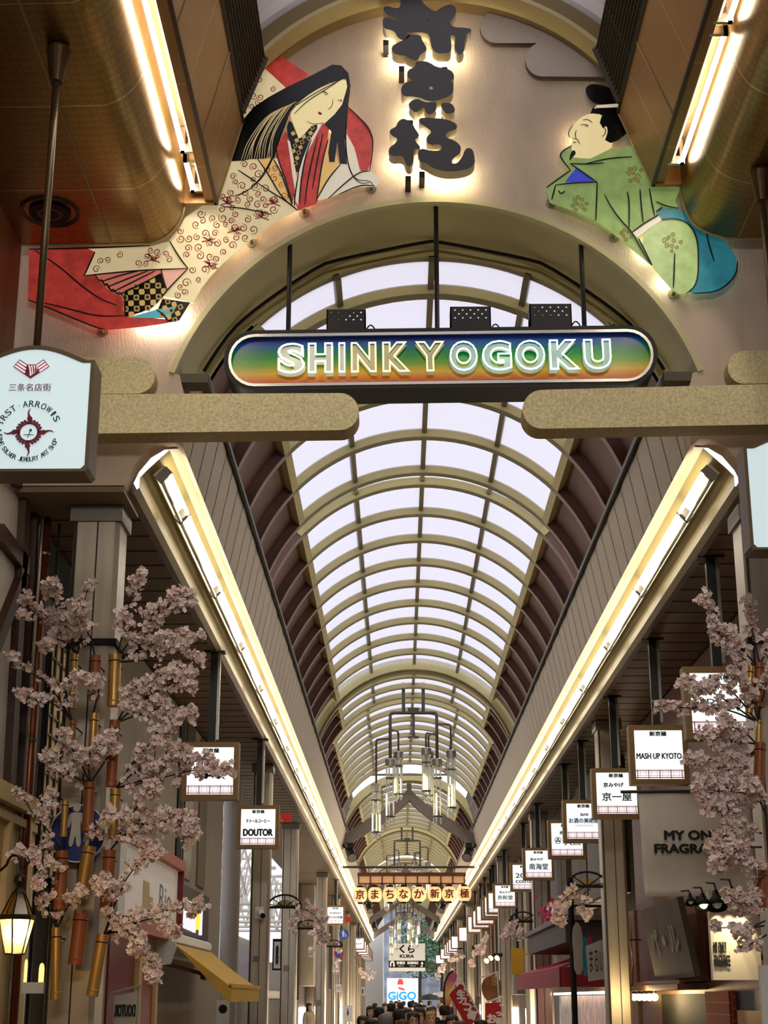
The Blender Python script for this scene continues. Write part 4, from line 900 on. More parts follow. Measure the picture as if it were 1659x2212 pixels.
# ================================================================== square hanging shop signs
M_frm = mat('oak_sign_frame', (136, 104, 58), 0.5, noise=0.12, scale=6); M_face = mat('lit_white_panel', (238, 244, 245), 0.4, emit=0.80)
M_foot = mat('lit_pinkish_panel', (246, 234, 238), 0.4, emit=0.78); M_lat = mat('red_lattice', (120, 22, 36), 0.5); M_lat2 = mat('thin_red_line', (196, 120, 132), 0.5)
M_ink = mat('ink_green_black', (22, 40, 34), 0.6); M_inkb = mat('ink_blue', (40, 110, 150), 0.6); M_inkg = mat('ink_grey', (120, 124, 124), 0.6)
def shop_sign(label, xc, Y, zb, lines_, side, near=True, w=0.84, h=0.85):
    root = thing('hanging_shop_sign', label, 'sign', (xc, Y, zb), 'square hanging shop signs on the %s' % side)
    f = 0.075; x0, x1, z0, z1 = xc-w/2, xc+w/2, zb, zb+h
    sq = lambda a, y: [(x0+a, y, z0+a), (x1-a, y, z0+a), (x1-a, y, z1-a), (x0+a, y, z1-a)]
    mb = MB(); mb.prism([sq(0, Y), sq(f, Y)], (0, 0.05, 0)); mb.prism([sq(0, Y+0.05)], (0, 0.16, 0)); mb.build('frame', M_frm, root)
    zf = z0+f+0.135
    mb = MB(); mb.box(x0+f, x1-f, Y+0.02, Y+0.03, zf, z1-f); mb.build('lit_panel', M_face, root)
    mb = MB(); mb.box(x0+f, x1-f, Y+0.02, Y+0.03, z0+f, zf); ft = mb.build('lit_footer', M_foot, root)
    if near:
        mb = MB(); yl = Y+0.015
        xa, xb, za, zb_ = x0+f, x1-f, z0+f, zf
        for z in (za+0.022, zb_-0.008): mb.box(xa, xb, yl, yl+0.004, z-0.005, z+0.005)
        n = 5
        for i in range(n):
            x = xa+(xb-xa)*(0.04+0.92*i/(n-1)); mb.box(x-0.005, x+0.005, yl, yl+0.004, za+0.008, zb_)
        for i in range(n-1):
            x = xa+(xb-xa)*(0.04+0.92*(i+0.25)/(n-1)); d = (xb-xa)*0.115
            for xx in (x, x+d): mb.box(xx-0.0015, xx+0.0015, yl, yl+0.003, za+0.024, zb_-0.01, 1)
        for z in (za+0.05, zb_-0.03): mb.box(xa, xb, yl, yl+0.003, z-0.0015, z+0.0015, 1)
        mb.build('lattice', [M_lat, M_lat2], ft)
    base = [('新京極', 0.0, 0.30, 0.24, 0.065, M_ink)]
    if near or Y < 90:
        for (s, dx, dz, ww, hh, m) in (base if near else [])+lines_:
            mb = MB(); letter(mb, s, Matrix.Translation((xc+dx, Y+0.014, (z0+z1)/2+dz)), w=ww, h=hh, bold=(0.010 if s == 'DOUTOR' else 0.004) if hh > 0.04 else 0); mb.build('lettering', m, root)
    zt = 6.69
    mb = MB(); mb.box(xc-0.055, xc+0.055, Y+0.06, Y+0.15, z1, zt); mb.build('post', M_dark, root)
    mb = MB(); mb.box(xc+0.055, xc+0.095, Y+0.06, Y+0.12, z1+0.05, zt); mb.build('conduit', M_chrome, root)
    mb = MB(); mb.box(xc-0.16, xc+0.16, Y+0.02, Y+0.2, zt-0.02, zt+0.008); mb.build('ceiling_plate', M_dark, root)
    return root
RS = [
 (17.67, 4.49, 'first shop sign on the right, half hidden by cherry blossoms, behind the MASH UP one', [('M . D . C', -0.12, 0.02, 0.5, 0.05, M_inkg)]),
 (22.1, 4.56, 'square lit sign reading MASH UP KYOTO', [('MASH UP KYOTO', 0.0, -0.02, 0.64, 0.080, M_ink)]),
 (26.6, 4.58, 'square lit sign for a Kyoto souvenir shop in brush writing behind the MASH UP one', [('京みやげ', -0.05, 0.14, 0.34, 0.075, M_ink), ('京一屋', 0.0, -0.06, 0.5, 0.14, M_ink)]),
 (31.5, 4.64, 'square lit sign of a liquor bar with blue writing', [('BAR', 0.02, 0.13, 0.16, 0.05, M_inkg), ('お酒の美術館', 0.0, 0.01, 0.60, 0.10, M_inkb), ('LIQUOR MUSEUM', 0, -0.09, 0.36, 0.03, M_inkb)]),
 (34.8, 4.6, 'square lit sign with a round crest and two brush characters', [('京あめ', -0.02, 0.14, 0.28, 0.07, M_ink), ('大黒', 0.12, -0.05, 0.36, 0.16, M_ink)]),
 (42.1, 4.66, 'square lit sign reading 南海堂 in black brush writing', [('京みやげ', -0.05, 0.12, 0.34, 0.075, M_ink), ('南海堂', 0.0, -0.07, 0.50, 0.16, M_ink)]),
 (47.0, 4.68, 'square lit sign with large rounded grey 20 and coin lettering', [('20%', -0.03, 0.04, 0.46, 0.13, M_ink), ('coins', -0.03, -0.12, 0.46, 0.11, M_ink)]),
 (55.8, 4.68, 'square lit sign reading 京和堂 in thin brush writing', [('京みやげ', 0.0, 0.12, 0.40, 0.085, M_inkg), ('京和堂', 0.0, -0.06, 0.54, 0.15, M_ink)]),
 (60.0, 4.68, 'square lit sign with brush writing that starts with a roof-like character', [('合', -0.05, 0.08, 0.22, 0.18, M_ink), ('とりい', 0.05, -0.12, 0.44, 0.14, M_ink)]),
]
for k, (Y, zb, lab, L) in enumerate(RS):
    r = shop_sign(lab, X0+3.33, Y, zb, L, 'right')
    if 'crest' in lab:
        mb = MB(); c = Vector((X0+3.33-0.2, Y+0.014, zb+0.40)); ring = [c+Vector((0.075*math.cos(t*.3142), 0, 0.075*math.sin(t*.3142))) for t in range(20)]; rin = [c+Vector((0.062*math.cos(t*.3142), 0, 0.062*math.sin(t*.3142))) for t in range(20)]
        mb.prism([ring, rin], (0, 0.003, 0))
        for q in range(3): d = Vector((0.03*math.cos(q*2.094+1.57), 0, 0.03*math.sin(q*2.094+1.57))); mb.prism([[c+d+Vector((0.024*math.cos(t*.785), 0, 0.024*math.sin(t*.785))) for t in range(8)]], (0, 0.003, 0))
        mb.build('crest', mat('crest_green', (60, 96, 70), 0.6), r)
FARR = [62.6, 64.4, 69, 72.7, 78, 90, 103, 109, 114, 119, 130, 148]
for k, Y in enumerate(FARR):
    shop_sign('%s lit shop sign on the right beyond the roof-like brush character sign' % ordi(k), X0+3.33, Y, 4.68, [('▪ ━', 0, 0.02, 0.4, 0.08, M_inkg)] if False else [], 'right', near=Y < 80)
shop_sign('square lit sign with a dog-bone logo and the word Rio, behind left blossoms', X0-3.2, 22.9, 4.45, [('Rio', 0.02, 0.03, 0.22, 0.12, M_ink)], 'left')
r = bpy.data.objects['hanging_shop_sign.%03d' % (len(RS)+len(FARR))]
mb = MB(); c = Vector((X0-3.2+0.03, 22.9+0.014, 4.45+0.355))
mb.box(c.x-0.09, c.x+0.09, c.y, c.y+.003, c.z-0.018, c.z+0.018)
for sx in (-1, 1):
    for sz in (-1, 1): mb.prism([[(c.x+sx*0.095+0.034*math.cos(t*.524), c.y, c.z+sz*0.022+0.03*math.sin(t*.524)) for t in range(12)]], (0, 0.003, 0))
mb.build('bone_logo', M_ink, r)
rd = shop_sign('square lit coffee shop sign reading DOUTOR', X0-3.22, 31.2, 4.5, [('ドトールコーヒー', 0.0, 0.115, 0.46, 0.07, M_ink), ('DOUTOR', 0.0, -0.11, 0.58, 0.13, M_ink)], 'left')
shop_sign('square lit cinema sign reading MOVIX 京都', X0-3.22, 70.0, 4.72, [('松竹株式会社', 0.0, 0.10, 0.52, 0.07, M_inkg), ('MOVIX京都', 0.0, -0.08, 0.64, 0.11, M_ink)], 'left')
shop_sign('square lit sign with spaced BEAMS lettering', X0-3.25, 112.0, 4.9, [('BEAMS', 0, -0.02, 0.5, 0.10, M_ink)], 'left')
for k, Y in enumerate([119, 126, 131, 136, 141, 146]):
    shop_sign('%s lit shop sign on the left beyond the BEAMS sign' % ordi(k), X0-3.25, Y, 4.9, [], 'left', near=False)
# ================================================================== chandeliers of pipes and glass tubes
M_pipe = mat('dark_nickel_pipe', (96, 92, 84), 0.3, 0.8); M_gtube = mat('glass_tube_lamp', (206, 206, 190), 0.12, spec=0.9, emit=0.06); M_bulb = mat('lamp_filament_glow', (255, 238, 180), 0.4, emit=5.0)
def chandelier(label, Y, yoff=0):
    root = thing('pipe_chandelier', label, 'chandelier', (X0, Y, 6.4), 'pipe chandeliers'); k = 1.0
    zt, zbar = 9.79, 9.05; hw = 0.63
    for x in (-0.27, 0.27): mb = MB(); mb.tube([(X0+x, Y, 9.885), (X0+x, Y, zbar)], 0.05, 10); mb.build('hanger', M_pipe, root)
    mb = MB(); mb.tube(smooth_poly([(X0-hw, Y, 7.75), (X0-hw, Y, zbar-0.2), (X0-hw, Y, zbar), (X0-hw+0.2, Y, zbar), (X0+hw-0.2, Y, zbar), (X0+hw, Y, zbar), (X0+hw, Y, zbar-0.2), (X0+hw, Y, 7.75)], 2, False), 0.045, 10); mb.build('main_frame', M_pipe, root, smooth=True)
    mb = MB(); mb.lathe([(0.02, 0.0), (0.045, -0.15), (0.03, -0.45), (0.05, -0.6), (0.16, -0.66), (0.16, -0.69)], (X0, Y, zbar), 14); mb.box(X0-0.15, X0+0.15, Y-0.1, Y+0.1, zbar-0.02, zbar+0.12); mb.build('centre_lamp', M_pipe, root)
    arms = [(-hw, 0.0, 7.75, 1.75, 0), (hw, 0.0, 7.75, 1.75, 0), (-hw+0.22, 0.35, 8.0, 1.3, 8.6), (hw-0.22, 0.35, 8.0, 1.35, 8.5), (hw-0.30, -0.3, 8.0, 1.3, 8.45), (-hw-0.38, 0.15, 7.1, 1.45, 8.35), (hw+0.38, 0.15, 8.0, 1.75, 8.75)]
    for (x, dy, z, ln, zj) in arms:
        c = Vector((X0+x, Y+dy, z))
        if zj:
            xm = -hw if x < 0 else hw
            mb = MB(); mb.tube(smooth_poly([(X0+xm, Y, zj), (X0+xm+(x-xm)*0.7, Y+dy*0.7, zj), (c.x, c.y, zj), (c.x, c.y, zj-0.2), (c.x, c.y, z)], 2, False), 0.028, 8); mb.build('arm', M_pipe, root, smooth=True)
        mb = MB(); mb.lathe([(0.13, 0.0), (0.14, -0.02), (0.14, -0.2), (0.13, -0.22)], (c.x, c.y, c.z+0.05), 14); col = mb.build('collar', M_chrome, root)
        for q in range(5):
            a = q*2*math.pi/5+x; p = c+Vector((0.10*math.cos(a), 0.10*math.sin(a), 0)); l = ln*(0.92+0.08*((q*7) % 3)/2)
            mb = MB(); mb.tube([p, p+Vector((0, 0, -l*.55))], 0.022, 6); mb.tube([p+Vector((0, 0, -l*.55)), p+Vector((0, 0, -l*.9))], 0.022, 6, 1 if q in (1, 3) else 0); mb.tube([p+Vector((0, 0, -l*.9)), p+Vector((0, 0, -l))], 0.022, 6); mb.build('glass_tube', [M_gtube, M_bulb], col)
        for zz in (0.28, 0.86): mb = MB(); mb.lathe([(0.125, 0), (0.135, 0.02), (0.125, 0.04)], (c.x, c.y, z-ln*zz), 12); mb.build('tube_ring', M_pipe, root)
    return root
ch = chandelier('nearest pipe chandelier with clusters of glass tube lamps under the vault', 41.5)
dup(ch, (X0, 77.0, 6.4), 'second pipe chandelier, seen above the paper lantern row'); dup(ch, (X0, 117.0, 6.0), 'third pipe chandelier, seen behind the paper lantern row'); dup(ch, (X0, 128.0, 5.6), 'farthest pipe chandelier, just above the KURA banner')
# ================================================================== gabled cross beams and spotlights
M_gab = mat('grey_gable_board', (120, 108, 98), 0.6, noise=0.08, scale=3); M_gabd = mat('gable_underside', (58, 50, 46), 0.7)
def gable(label, Y):
    root = thing('gable_beam', label, 'roof gable', (X0, Y, 7.9), 'gabled cross beams'); root['kind'] = 'structure'
    pk, e = 9.55, 7.72; L = []; U = []
    for i in range(25):
        t = i/24; x = t*2.62; zz = pk-0.02-(pk-e)*(0.88*t+0.12*(1-(1-t)**7)); L.append((x, zz-0.46-0.02*t)); U.append((x, zz+0.02))
    P = [(X0-x, Y, z) for x, z in reversed(U)]+[(X0+x, Y, z) for x, z in U[1:]]+[(X0+x, Y, z) for x, z in reversed(L)]+[(X0-x, Y, z) for x, z in L[1:]]
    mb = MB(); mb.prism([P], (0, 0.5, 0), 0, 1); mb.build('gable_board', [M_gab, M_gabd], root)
    mb = MB(); mb.prism([[(X0-0.10, Y-0.03, pk-0.25), (X0+0.10, Y-0.03, pk-0.25), (X0+0.09, Y-0.03, pk+0.16), (X0-0.09, Y-0.03, pk+0.16)]], (0, 0.5, 0)); mb.box(X0-0.02, X0+0.02, Y+0.1, Y+0.14, pk+0.15, pk+0.32); mb.build('ridge_finial', M_gab, root)
    return root
g = gable('nearest grey gabled cross beam under the vault, with a ridge finial', 60.9)
dup(g, (X0, 98.5, 7.9), 'second grey gabled cross beam, behind the lantern row'); dup(g, (X0, 118.2, 7.6), 'third grey gabled cross beam, behind the lantern row'); dup(g, (X0, 138.0, 7.3), 'farthest grey gabled cross beam, just above the KURA banner')
def spot(label, x, Y, z, s):
    root = thing('spotlight', label, 'spotlight', (x, Y, z), 'black spotlights on the gabled beams')
    mb = MB(); d = Vector((s*-0.25, -0.75, -0.6)).normalized(); c = Vector((x, Y, z))
    mb.tube([c-d*0.30, c-d*0.25, c+d*0.05, c+d*0.1, c+d*0.34], [0.10, 0.16, 0.17, 0.12, 0.20], 14); mb.build('housing', M_black, root)
    mb = MB(); mb.tube([c+d*0.335, c+d*0.352], 0.17, 14); mb.build('lens', mat('spot_lens', (120, 116, 104), 0.1, spec=1.0), root)
    mb = MB(); mb.tube([c-d*0.1, c-d*0.1+Vector((s*0.25, 0.0, 0.22)), c+Vector((s*0.4, 0.1, 0.5))], 0.04, 6); mb.box(x+s*0.0-0.12, x+s*0.0+0.12, Y-0.12, Y+0.12, z+0.18, z+0.38); mb.build('bracket', M_black, root)
    return root
for s, nm in ((-1, 'left'), (1, 'right')):
    sp_ = spot('black spotlight at the %s foot of the nearest gabled beam' % nm, X0+s*2.28, 60.5, 7.0, s)
    dup(sp_, (X0+s*2.28, 98.2, 7.0), 'black spotlight at the %s foot of the second gabled beam' % nm); dup(sp_, (X0+s*2.28, 117.9, 6.7), 'black spotlight at the %s foot of the third gabled beam' % nm)
# ================================================================== lantern row
YL2 = 66.0
zr = at(888, 1873, YL2).z
mb = MB(); a = at(752, 1873, YL2); b = at(1022, 1872, YL2); mb.tube([(X0-2.85, YL2, zr), (X0+2.85, YL2, zr)], 0.05, 8); tag(mb.build('cross_pipe', M_pipe), 'long steel pipe across the street above the lanterns', 'pipe')
z1, z0 = at(888, 1886, YL2).z, at(888, 1911, YL2).z; xa, xb = at(775, 1900, YL2).x, at(1003, 1900, YL2).x
eave = thing('lantern_eave', 'red-brown wooden eave with pale panels above the paper lanterns', 'wooden eave', ((xa+xb)/2, YL2, z0))
M_redw = mat('red_brown_wood', (136, 64, 38), 0.5, noise=0.15); M_redwd = mat('dark_red_wood', (92, 36, 26), 0.5)
mb = MB(); mb.box(xa-0.05, xb+0.05, YL2-0.35, YL2+0.35, z1-0.14, z1); mb.build('eave_board', M_redwd, eave)
mb = MB(); mb.box(xa+0.03, xb-0.03, YL2-0.12, YL2-0.10, z0+0.06, z1-0.14); mb.build('paper_panel', mat('lit_paper_panel', (222, 176, 122), 0.6, emit=0.35), eave)
mb = MB(); mb.box(xa, xb, YL2-0.2, YL2-0.08, z0, z0+0.06)
for i in range(10):
    x = xa+(xb-xa)*i/9; mb.box(x-0.03, x+0.03, YL2-0.2, YL2-0.1, z0, z1-0.12)
mb.build('post_rail', M_redw, eave)
mb = MB()
for x in (xa+0.4, xb-0.4): mb.tube([(x, YL2, z1), (x, YL2, zr)], 0.012, 4)
mb.build('hanging_wire', M_black, eave)
M_lan = mat('lit_paper_lantern', (250, 206, 142), 0.6, emit=0.62); M_lant = mat('lantern_red_ink', (120, 18, 20), 0.6)
lx = [778, 810, 842, 872, 905, 937, 968, 1001]; tx = '京まちなか新京極'
for i, (x, ch_) in enumerate(zip(lx, tx)):
    c = at(x+(2 if i > 4 else 0), 1933-(i*0.35), YL2-0.05); r = 0.292
    root = thing('paper_lantern', 'round paper lantern with the red character %s%s' % (ch_, '' if ch_ != '京' else (' at the left end of the row' if i == 0 else ', second from the right end')), 'lantern', c, 'paper lanterns across the street')
    mb = MB(); prof = [(0.12, -0.30)]+[(max(0.12, (r if k % 2 else r*0.985)*math.sqrt(max(0.0, 1-(abs(-0.26+0.52*k/16)/0.315)**2.6))), -0.28+0.56*k/16) for k in range(17)]+[(0.12, 0.30)]
    mb.lathe(prof, c, 24); mb.build('paper_body', M_lan, root, smooth=True)
    mb = MB(); mb.lathe([(0.13, 0.28), (0.13, 0.38)], c, 14); mb.build('top_band', M_black, root); mb = MB(); mb.lathe([(0.115, -0.37), (0.115, -0.28)], c, 14); mb.build('bottom_band', M_black, root)
    mb = MB(); letter(mb, ch_, Matrix.Translation(c+Vector((0, -0.295, 0))), h=0.36, bold=0.012); mb.build('lettering', M_lant, root)
    mb = MB(); mb.tube([c+Vector((0, 0, 0.38)), (c.x, YL2-0.02, z0+0.02)], 0.012, 4); mb.build('cord', M_black, root)
# ================================================================== far end: banner, screen, trees, daylight
YK = 140.0
a, b = at(840, 2098, YK), at(918, 2038, YK); kb = thing('hanging_banner', 'white hanging banner reading KURA with black arrow strip', 'banner', ((a.x+b.x)/2, YK, a.z))
mb = MB(); mb.box(a.x, b.x, YK, YK+0.05, a.z, b.z); mb.build('cloth', mat('banner_grey_white', (214, 212, 206), 0.7, emit=0.25), kb)
w, h = b.x-a.x, b.z-a.z; xc = (a.x+b.x)/2
mb = MB(); mb.box(a.x, b.x, YK-0.01, YK, a.z+h*0.13, a.z+h*0.38); mb.build('black_strip', M_black, kb)
mb = MB(); letter(mb, 'くら', Matrix.Translation((xc, YK-0.015, a.z+h*0.80)), w=w*0.40, h=h*0.28, bold=0.04); mb.build('lettering', M_black, kb); mb = MB(); letter(mb, 'KURA', Matrix.Translation((xc, YK-0.015, a.z+h*0.54)), w=w*0.40, h=h*0.13, offset=0.04); mb.build('lettering', M_black, kb)
mb = MB(); M_wp = mat('white_print', (230, 228, 220), 0.6, emit=0.25); yb = YK-0.02
letter(mb, '京都店', Matrix.Translation((xc-w*0.17, yb, a.z+h*0.30)), w=w*0.23, h=h*0.10, bold=0.015); letter(mb, '新京極四条店', Matrix.Translation((xc+w*0.16, yb, a.z+h*0.30)), w=w*0.30, h=h*0.10, bold=0.01)
letter(mb, '徒歩1分', Matrix.Translation((xc-w*0.17, yb, a.z+h*0.19)), w=w*0.16, h=h*0.05); letter(mb, '徒歩3分', Matrix.Translation((xc+w*0.16, yb, a.z+h*0.19)), w=w*0.16, h=h*0.05)
for P in ([(0.38,0.16),(0.43,0.16),(0.43,0.27),(0.46,0.27),(0.415,0.35),(0.37,0.27),(0.40,0.27),(0.40,0.19),(0.36,0.19)],): mb.prism([[(xc+w*p, yb, a.z+h*q) for p, q in P]], (0, 0.005, 0))
ribbon(mb, smooth_poly([(xc-w*0.45, yb, a.z+h*0.17), (xc-w*0.45, yb, a.z+h*0.34), (xc-w*0.36, yb, a.z+h*0.34), (xc-w*0.36, yb, a.z+h*0.18)], 2, False), w*0.05, 0.002); mb.prism([[(xc-w*0.40, yb, a.z+h*0.22), (xc-w*0.32, yb, a.z+h*0.22), (xc-w*0.36, yb, a.z+h*0.15)]], (0, 0.005, 0))
mb.build('arrow_lettering', M_wp, kb)
mb = MB()
for x in (a.x+0.3, b.x-0.3): mb.tube([(x, YK+0.02, b.z), (x, YK+0.02, 9.0)], 0.02, 4)
mb.build('wire', M_black, kb)
YG = 165.0
a, b = at(836, 2186, YG), at(903, 2113, YG); gs = thing('video_screen', 'bright video screen with blue GiGO letters at the street end', 'screen', ((a.x+b.x)/2, YG, FLOOR))
mb = MB(); mb.box(a.x, b.x, YG, YG+0.2, FLOOR, b.z); mb.build('panel', mat('screen_white', (226, 244, 246), 0.4, emit=0.66), gs)
mb = MB(); letter(mb, 'GiGO', Matrix.Translation(((a.x+b.x)/2-0.05, YG-0.01, at(870, 2151, YG).z)), w=(b.x-a.x)*0.9, h=at(0, 2142, YG).z-at(0, 2160, YG).z, offset=0.03); mb.build('lettering', mat('screen_blue', (30, 150, 214), 0.5, emit=0.8), gs)
mb = MB(); c = at(865, 2122, YG-0.01); k = 0.055
for P in ([(-5,2),(5,2),(6,-4),(-6,-4)], [(-3,6),(3,6),(5,2),(-5,2)], [(-5,-8),(7,-11),(8,-15),(-3,-12)]): mb.prism([[(c.x+x*k, YG-0.01, c.z+z*k) for x, z in P]], (0, 0.005, 0))
mb.build('red_claw_logo', mat('screen_red', (220, 70, 50), 0.5, emit=0.8), gs)
# street beyond the end of the arcade
mb = MB(); mb.box(X0-9, a.x-0.3, YEND+2, YEND+12, FLOOR, 11); struct(mb.build('wall_left', mat('white_far_building', (226, 224, 220), 0.7)), 'white building at the far left end')
def tree(label, x, Y, h, r, seed):
    root = thing('street_tree', label, 'tree', (x, Y, FLOOR), 'trees beyond the arcade'); rnd = random.Random(seed)
    mb = MB(); mb.tube([(x, Y, FLOOR), (x+.1, Y, h*0.4), (x, Y, h*0.7)], [0.2, 0.15, 0.08], 8); mb.build('trunk', mat('bark', (70, 54, 42), 0.9), root)
    mb = MB()
    for i in range(1400):
        a1, b1, q = rnd.uniform(0, 6.28), rnd.uniform(-1, 1), rnd.uniform(0.3, 1)**0.5; s = math.sqrt(1-b1*b1); c = Vector((x+r*q*s*math.cos(a1), Y+r*q*s*math.sin(a1), h*0.68+h*0.36*q*b1)); e = Vector((rnd.gauss(0, 1), rnd.gauss(0, 1), rnd.gauss(0, 1))).normalized()*0.17; f = e.cross(Vector((rnd.gauss(0, 1), 0.3, 1))).normalized()*0.12
        mb.quad(c-e, c-f, c+e, c+f, rnd.randint(0, 1))
    mb.build('foliage', [mat('leaf_green', (70, 128, 50), 0.6), mat('leaf_dark_green', (40, 84, 40), 0.6)], root)
tree('bushy green street tree right of the video screen', 4.3, 166, 9.5, 2.6, 1); tree('green street tree farther right beyond the arcade end', 6.6, 172, 10, 3.0, 2); tree('green tree behind the KURA banner beyond the arcade end', 2.2, 178, 11, 2.6, 3)
mb = MB(); mb.box(-12, 14, 205, 208, FLOOR, 14); struct(mb.build('wall_back', mat('far_street_front', (150, 156, 168), 0.8, noise=0.4, scale=0.7)), 'hazy house fronts across the far street')
mb = MB(); mb.box(b.x, 7.5, 168, 168.4, 4.6, 5.2); struct(mb.build('trim_22', mat('pinkish_canopy', (176, 120, 120), 0.7)), 'pinkish street canopy behind the banner')
# bright panels added at shop window height to fill the arcade from below
M_shopfill = mat('shop_fill_glow', (255, 236, 208), 0.5, emit=32.0)
k = 0
for s in (-1, 1):
    for y in [34, 38, 46, 54, 63, 72, 82, 93, 105, 118, 132]:
        if s < 0 and 30 < y < 72: continue
        x = X0+s*4.86; mb = MB(); mb.box(min(x, x+s*.03), max(x, x+s*.03), y, y+4.6, FLOOR+0.3, 1.25); struct(mb.build('window_%d' % (20+k), M_shopfill), 'bright fill panel added in place of a shop window'); k += 1
# glass added over the vault openings to dim sky light on the arches
for q, (y0, y1) in enumerate(((55.6, 59.8), (92.6, 97.2), (42.9, 43.4), (77.6, 79.4), (116.2, 117.4))):
    mb = MB(); n = 24; r = 3.3
    for i in range(n+1):
        a_ = -1.25+2.5*i/n; mb.v += [(X0+r*math.sin(a_), y0, VZ+0.3+r*math.cos(a_)), (X0+r*math.sin(a_), y1, VZ+0.3+r*math.cos(a_))]
    mb.f = [(2*i, 2*i+1, 2*i+3, 2*i+2) for i in range(n)]; mb.m = [0]*n
    struct(mb.build('window_%d' % (60+q), M_glass, smooth=True), 'raised glass added over a vault opening to dim the sky light')
    if y1-y0 > 3:
        mb = MB()
        for s in (-1, 1):
            for i in range(9):
                ya = y0+0.2+0.45*i; mb.tube([(X0+s*2.5, ya, 8.0), (X0+s*2.2, ya+0.1, 9.0)], 0.03, 4)
            for z in (8.2, 8.6, 9.0): mb.tube([(X0+s*(2.5-(z-8)*.3), y0, z), (X0+s*(2.5-(z-8)*.3), y1, z)], 0.035, 4)
        mb.tube([(X0-2, y0+2, 9.6), (X0+2, y0+2, 9.6)], 0.04, 5)
        struct(mb.build('trim_%d' % (23+q), M_grey), 'maintenance railings in the open vault bay')
# ================================================================== shop fronts, left side
XL, XR = -3.95, 4.62
M_plas = mat('white_plaster', (214, 206, 190), 0.8, noise=0.06); M_timb = mat('dark_brown_timber', (62, 34, 20), 0.5, noise=0.3, scale=2, stretch=(4, 4, 0.5))
M_cream = mat('cream_painted_wood', (206, 178, 120), 0.55, noise=0.12, scale=2, stretch=(4, 4, 0.5)); M_copper = mat('copper_brown_pipe', (120, 60, 34), 0.35, 0.5)
def py_(p, X): return atx(p[0], p[1], X)
def wallbox(y0, y1, z0, z1, th, side=-1, X=None):
    X = X if X is not None else (XL if side < 0 else XR); mb = MB()
    a, b = (X, X+th) if side < 0 else (X-th, X); mb.box(a, b, y0, y1, z0, z1); return mb
# half-timbered front at the near left
mb = MB(); mb.box(XL-0.25, XL, 11.0, 17.0, FLOOR, 6.62); struct(mb.build('wall_left', M_plas), 'white plaster of the half-timbered front at the near left')
tf = thing('timber_framing', 'dark diagonal timber framing on the white plaster front at the far left edge', 'timber frame', (XL, 15, 3.6))
tf['kind'] = 'structure'
def beam(a, b, w, m=M_timb, X=XL, th=0.08, par=None, nm='beam'):
    a, b = py_(a, X), py_(b, X); d = (b-a).normalized(); n = Vector((1, 0, 0)); s = d.cross(n).normalized()*w/2
    mb = MB(); P = [a+s, b+s, b-s, a-s]; mb.add([p for p in P]+[p+Vector((th, 0, 0)) for p in P], [(0,1,2,3),(7,6,5,4),(0,4,5,1),(1,5,6,2),(2,6,7,3),(3,7,4,0)]); return mb.build(nm, m, par)
for a, b, w in (((48, 1040), (10, 1720), 0.22), ((-10, 1150), (48, 1225), 0.18), ((42, 1240), (-30, 1420), 0.18), ((-5, 1010), (60, 1050), 0.2), ((70, 1050), (38, 1700), 0.12)): beam(a, b, w, par=tf)
mb = MB(); mb.box(XL-0.2, XL+0.015, 16.2, 20.6, 3.3, 6.6); struct(mb.build('wall_left_panel', M_black), 'black recess beside the half-timbered front')
pp_ = thing('down_pipe', 'brown down pipe left of the near left pillar', 'pipe', (-3.78, 15.9, FLOOR)); a, b = at(106, 1050, 15.9), at(84, 1720, 15.9)
mb = MB(); mb.tube([(a.x, 15.9, 1.0), (a.x, 15.9, 6.62)], 0.055, 10); mb.build('pipe', M_copper, pp_, smooth=True)
mb = MB()
for z in (5.6, 6.2, 4.2): mb.lathe([(0.066, 0), (0.066, 0.025)], (a.x, 15.9, z), 12)
mb.build('clamp', M_grey, pp_)
for k, (x, m, lab) in enumerate(((-3.82, M_chrome, 'thin pale conduit running down beside the half-timbered front'), (-3.70, M_dark, 'black cable running down behind the brown down pipe'))):
    mb = MB(); mb.tube([(x, 15.75+.3*k, 1.4), (x, 15.75+.3*k, 6.6)], 0.018, 6); tag(mb.build('conduit', m), lab, 'conduit')
bl = thing('bamboo_blind_window', 'lattice window with pale bamboo blinds behind the left blossoms', 'window', (XL, 17.6, 2.6))
y0, y1 = py_((100, 1500), XL+.03).y, py_((142, 1500), XL+.03).y; z0, z1 = py_((120, 1900), XL).z, py_((120, 1390), XL).z
mb = MB(); mb.box(XL, XL+0.02, y0, y1, z0, z1); mb.build('blind', mat('bamboo_blind', (204, 178, 118), 0.6, noise=0.2, scale=30, stretch=(1, 1, 6), emit=0.05), bl)
mb = MB(); n = 12
for i in range(n+1): z = z0+(z1-z0)*i/n; mb.box(XL+0.02, XL+0.045, y0, y1, z-0.014, z+0.014)
for i in range(4): y = y0+(y1-y0)*i/3; mb.box(XL+0.02, XL+0.05, y-0.02, y+0.02, z0, z1)
mb.build('lattice', M_timb, bl)
cs = thing('shop_cornice', 'cream dentil cornice and shop front at the lower left edge', 'shop front', (XL, 13.5, FLOOR)); cs['kind'] = 'structure'
zc = py_((30, 1740), XL+.2).z
mb = MB(); mb.box(XL, XL+0.10, 11, 16.5, FLOOR, zc); mb.build('front_board', M_cream, cs)
mb = MB(); mb.box(XL, XL+0.22, 11, 16.5, zc, zc+0.10); mb.box(XL, XL+0.16, 11, 16.5, zc-0.14, zc-0.06); mb.build('moulding', M_cream, cs)
mb = MB(); y = 11.0
while y < 16.4: mb.box(XL+0.08, XL+0.2, y, y+0.05, zc+0.10, zc+0.19); y += 0.10
mb.build('dentil', M_cream, cs)
mb = MB()
for y in (12.9, 13.6, 14.4, 15.2, 16.0): mb.box(XL+0.1, XL+0.16, y, y+0.12, FLOOR, zc-0.14)
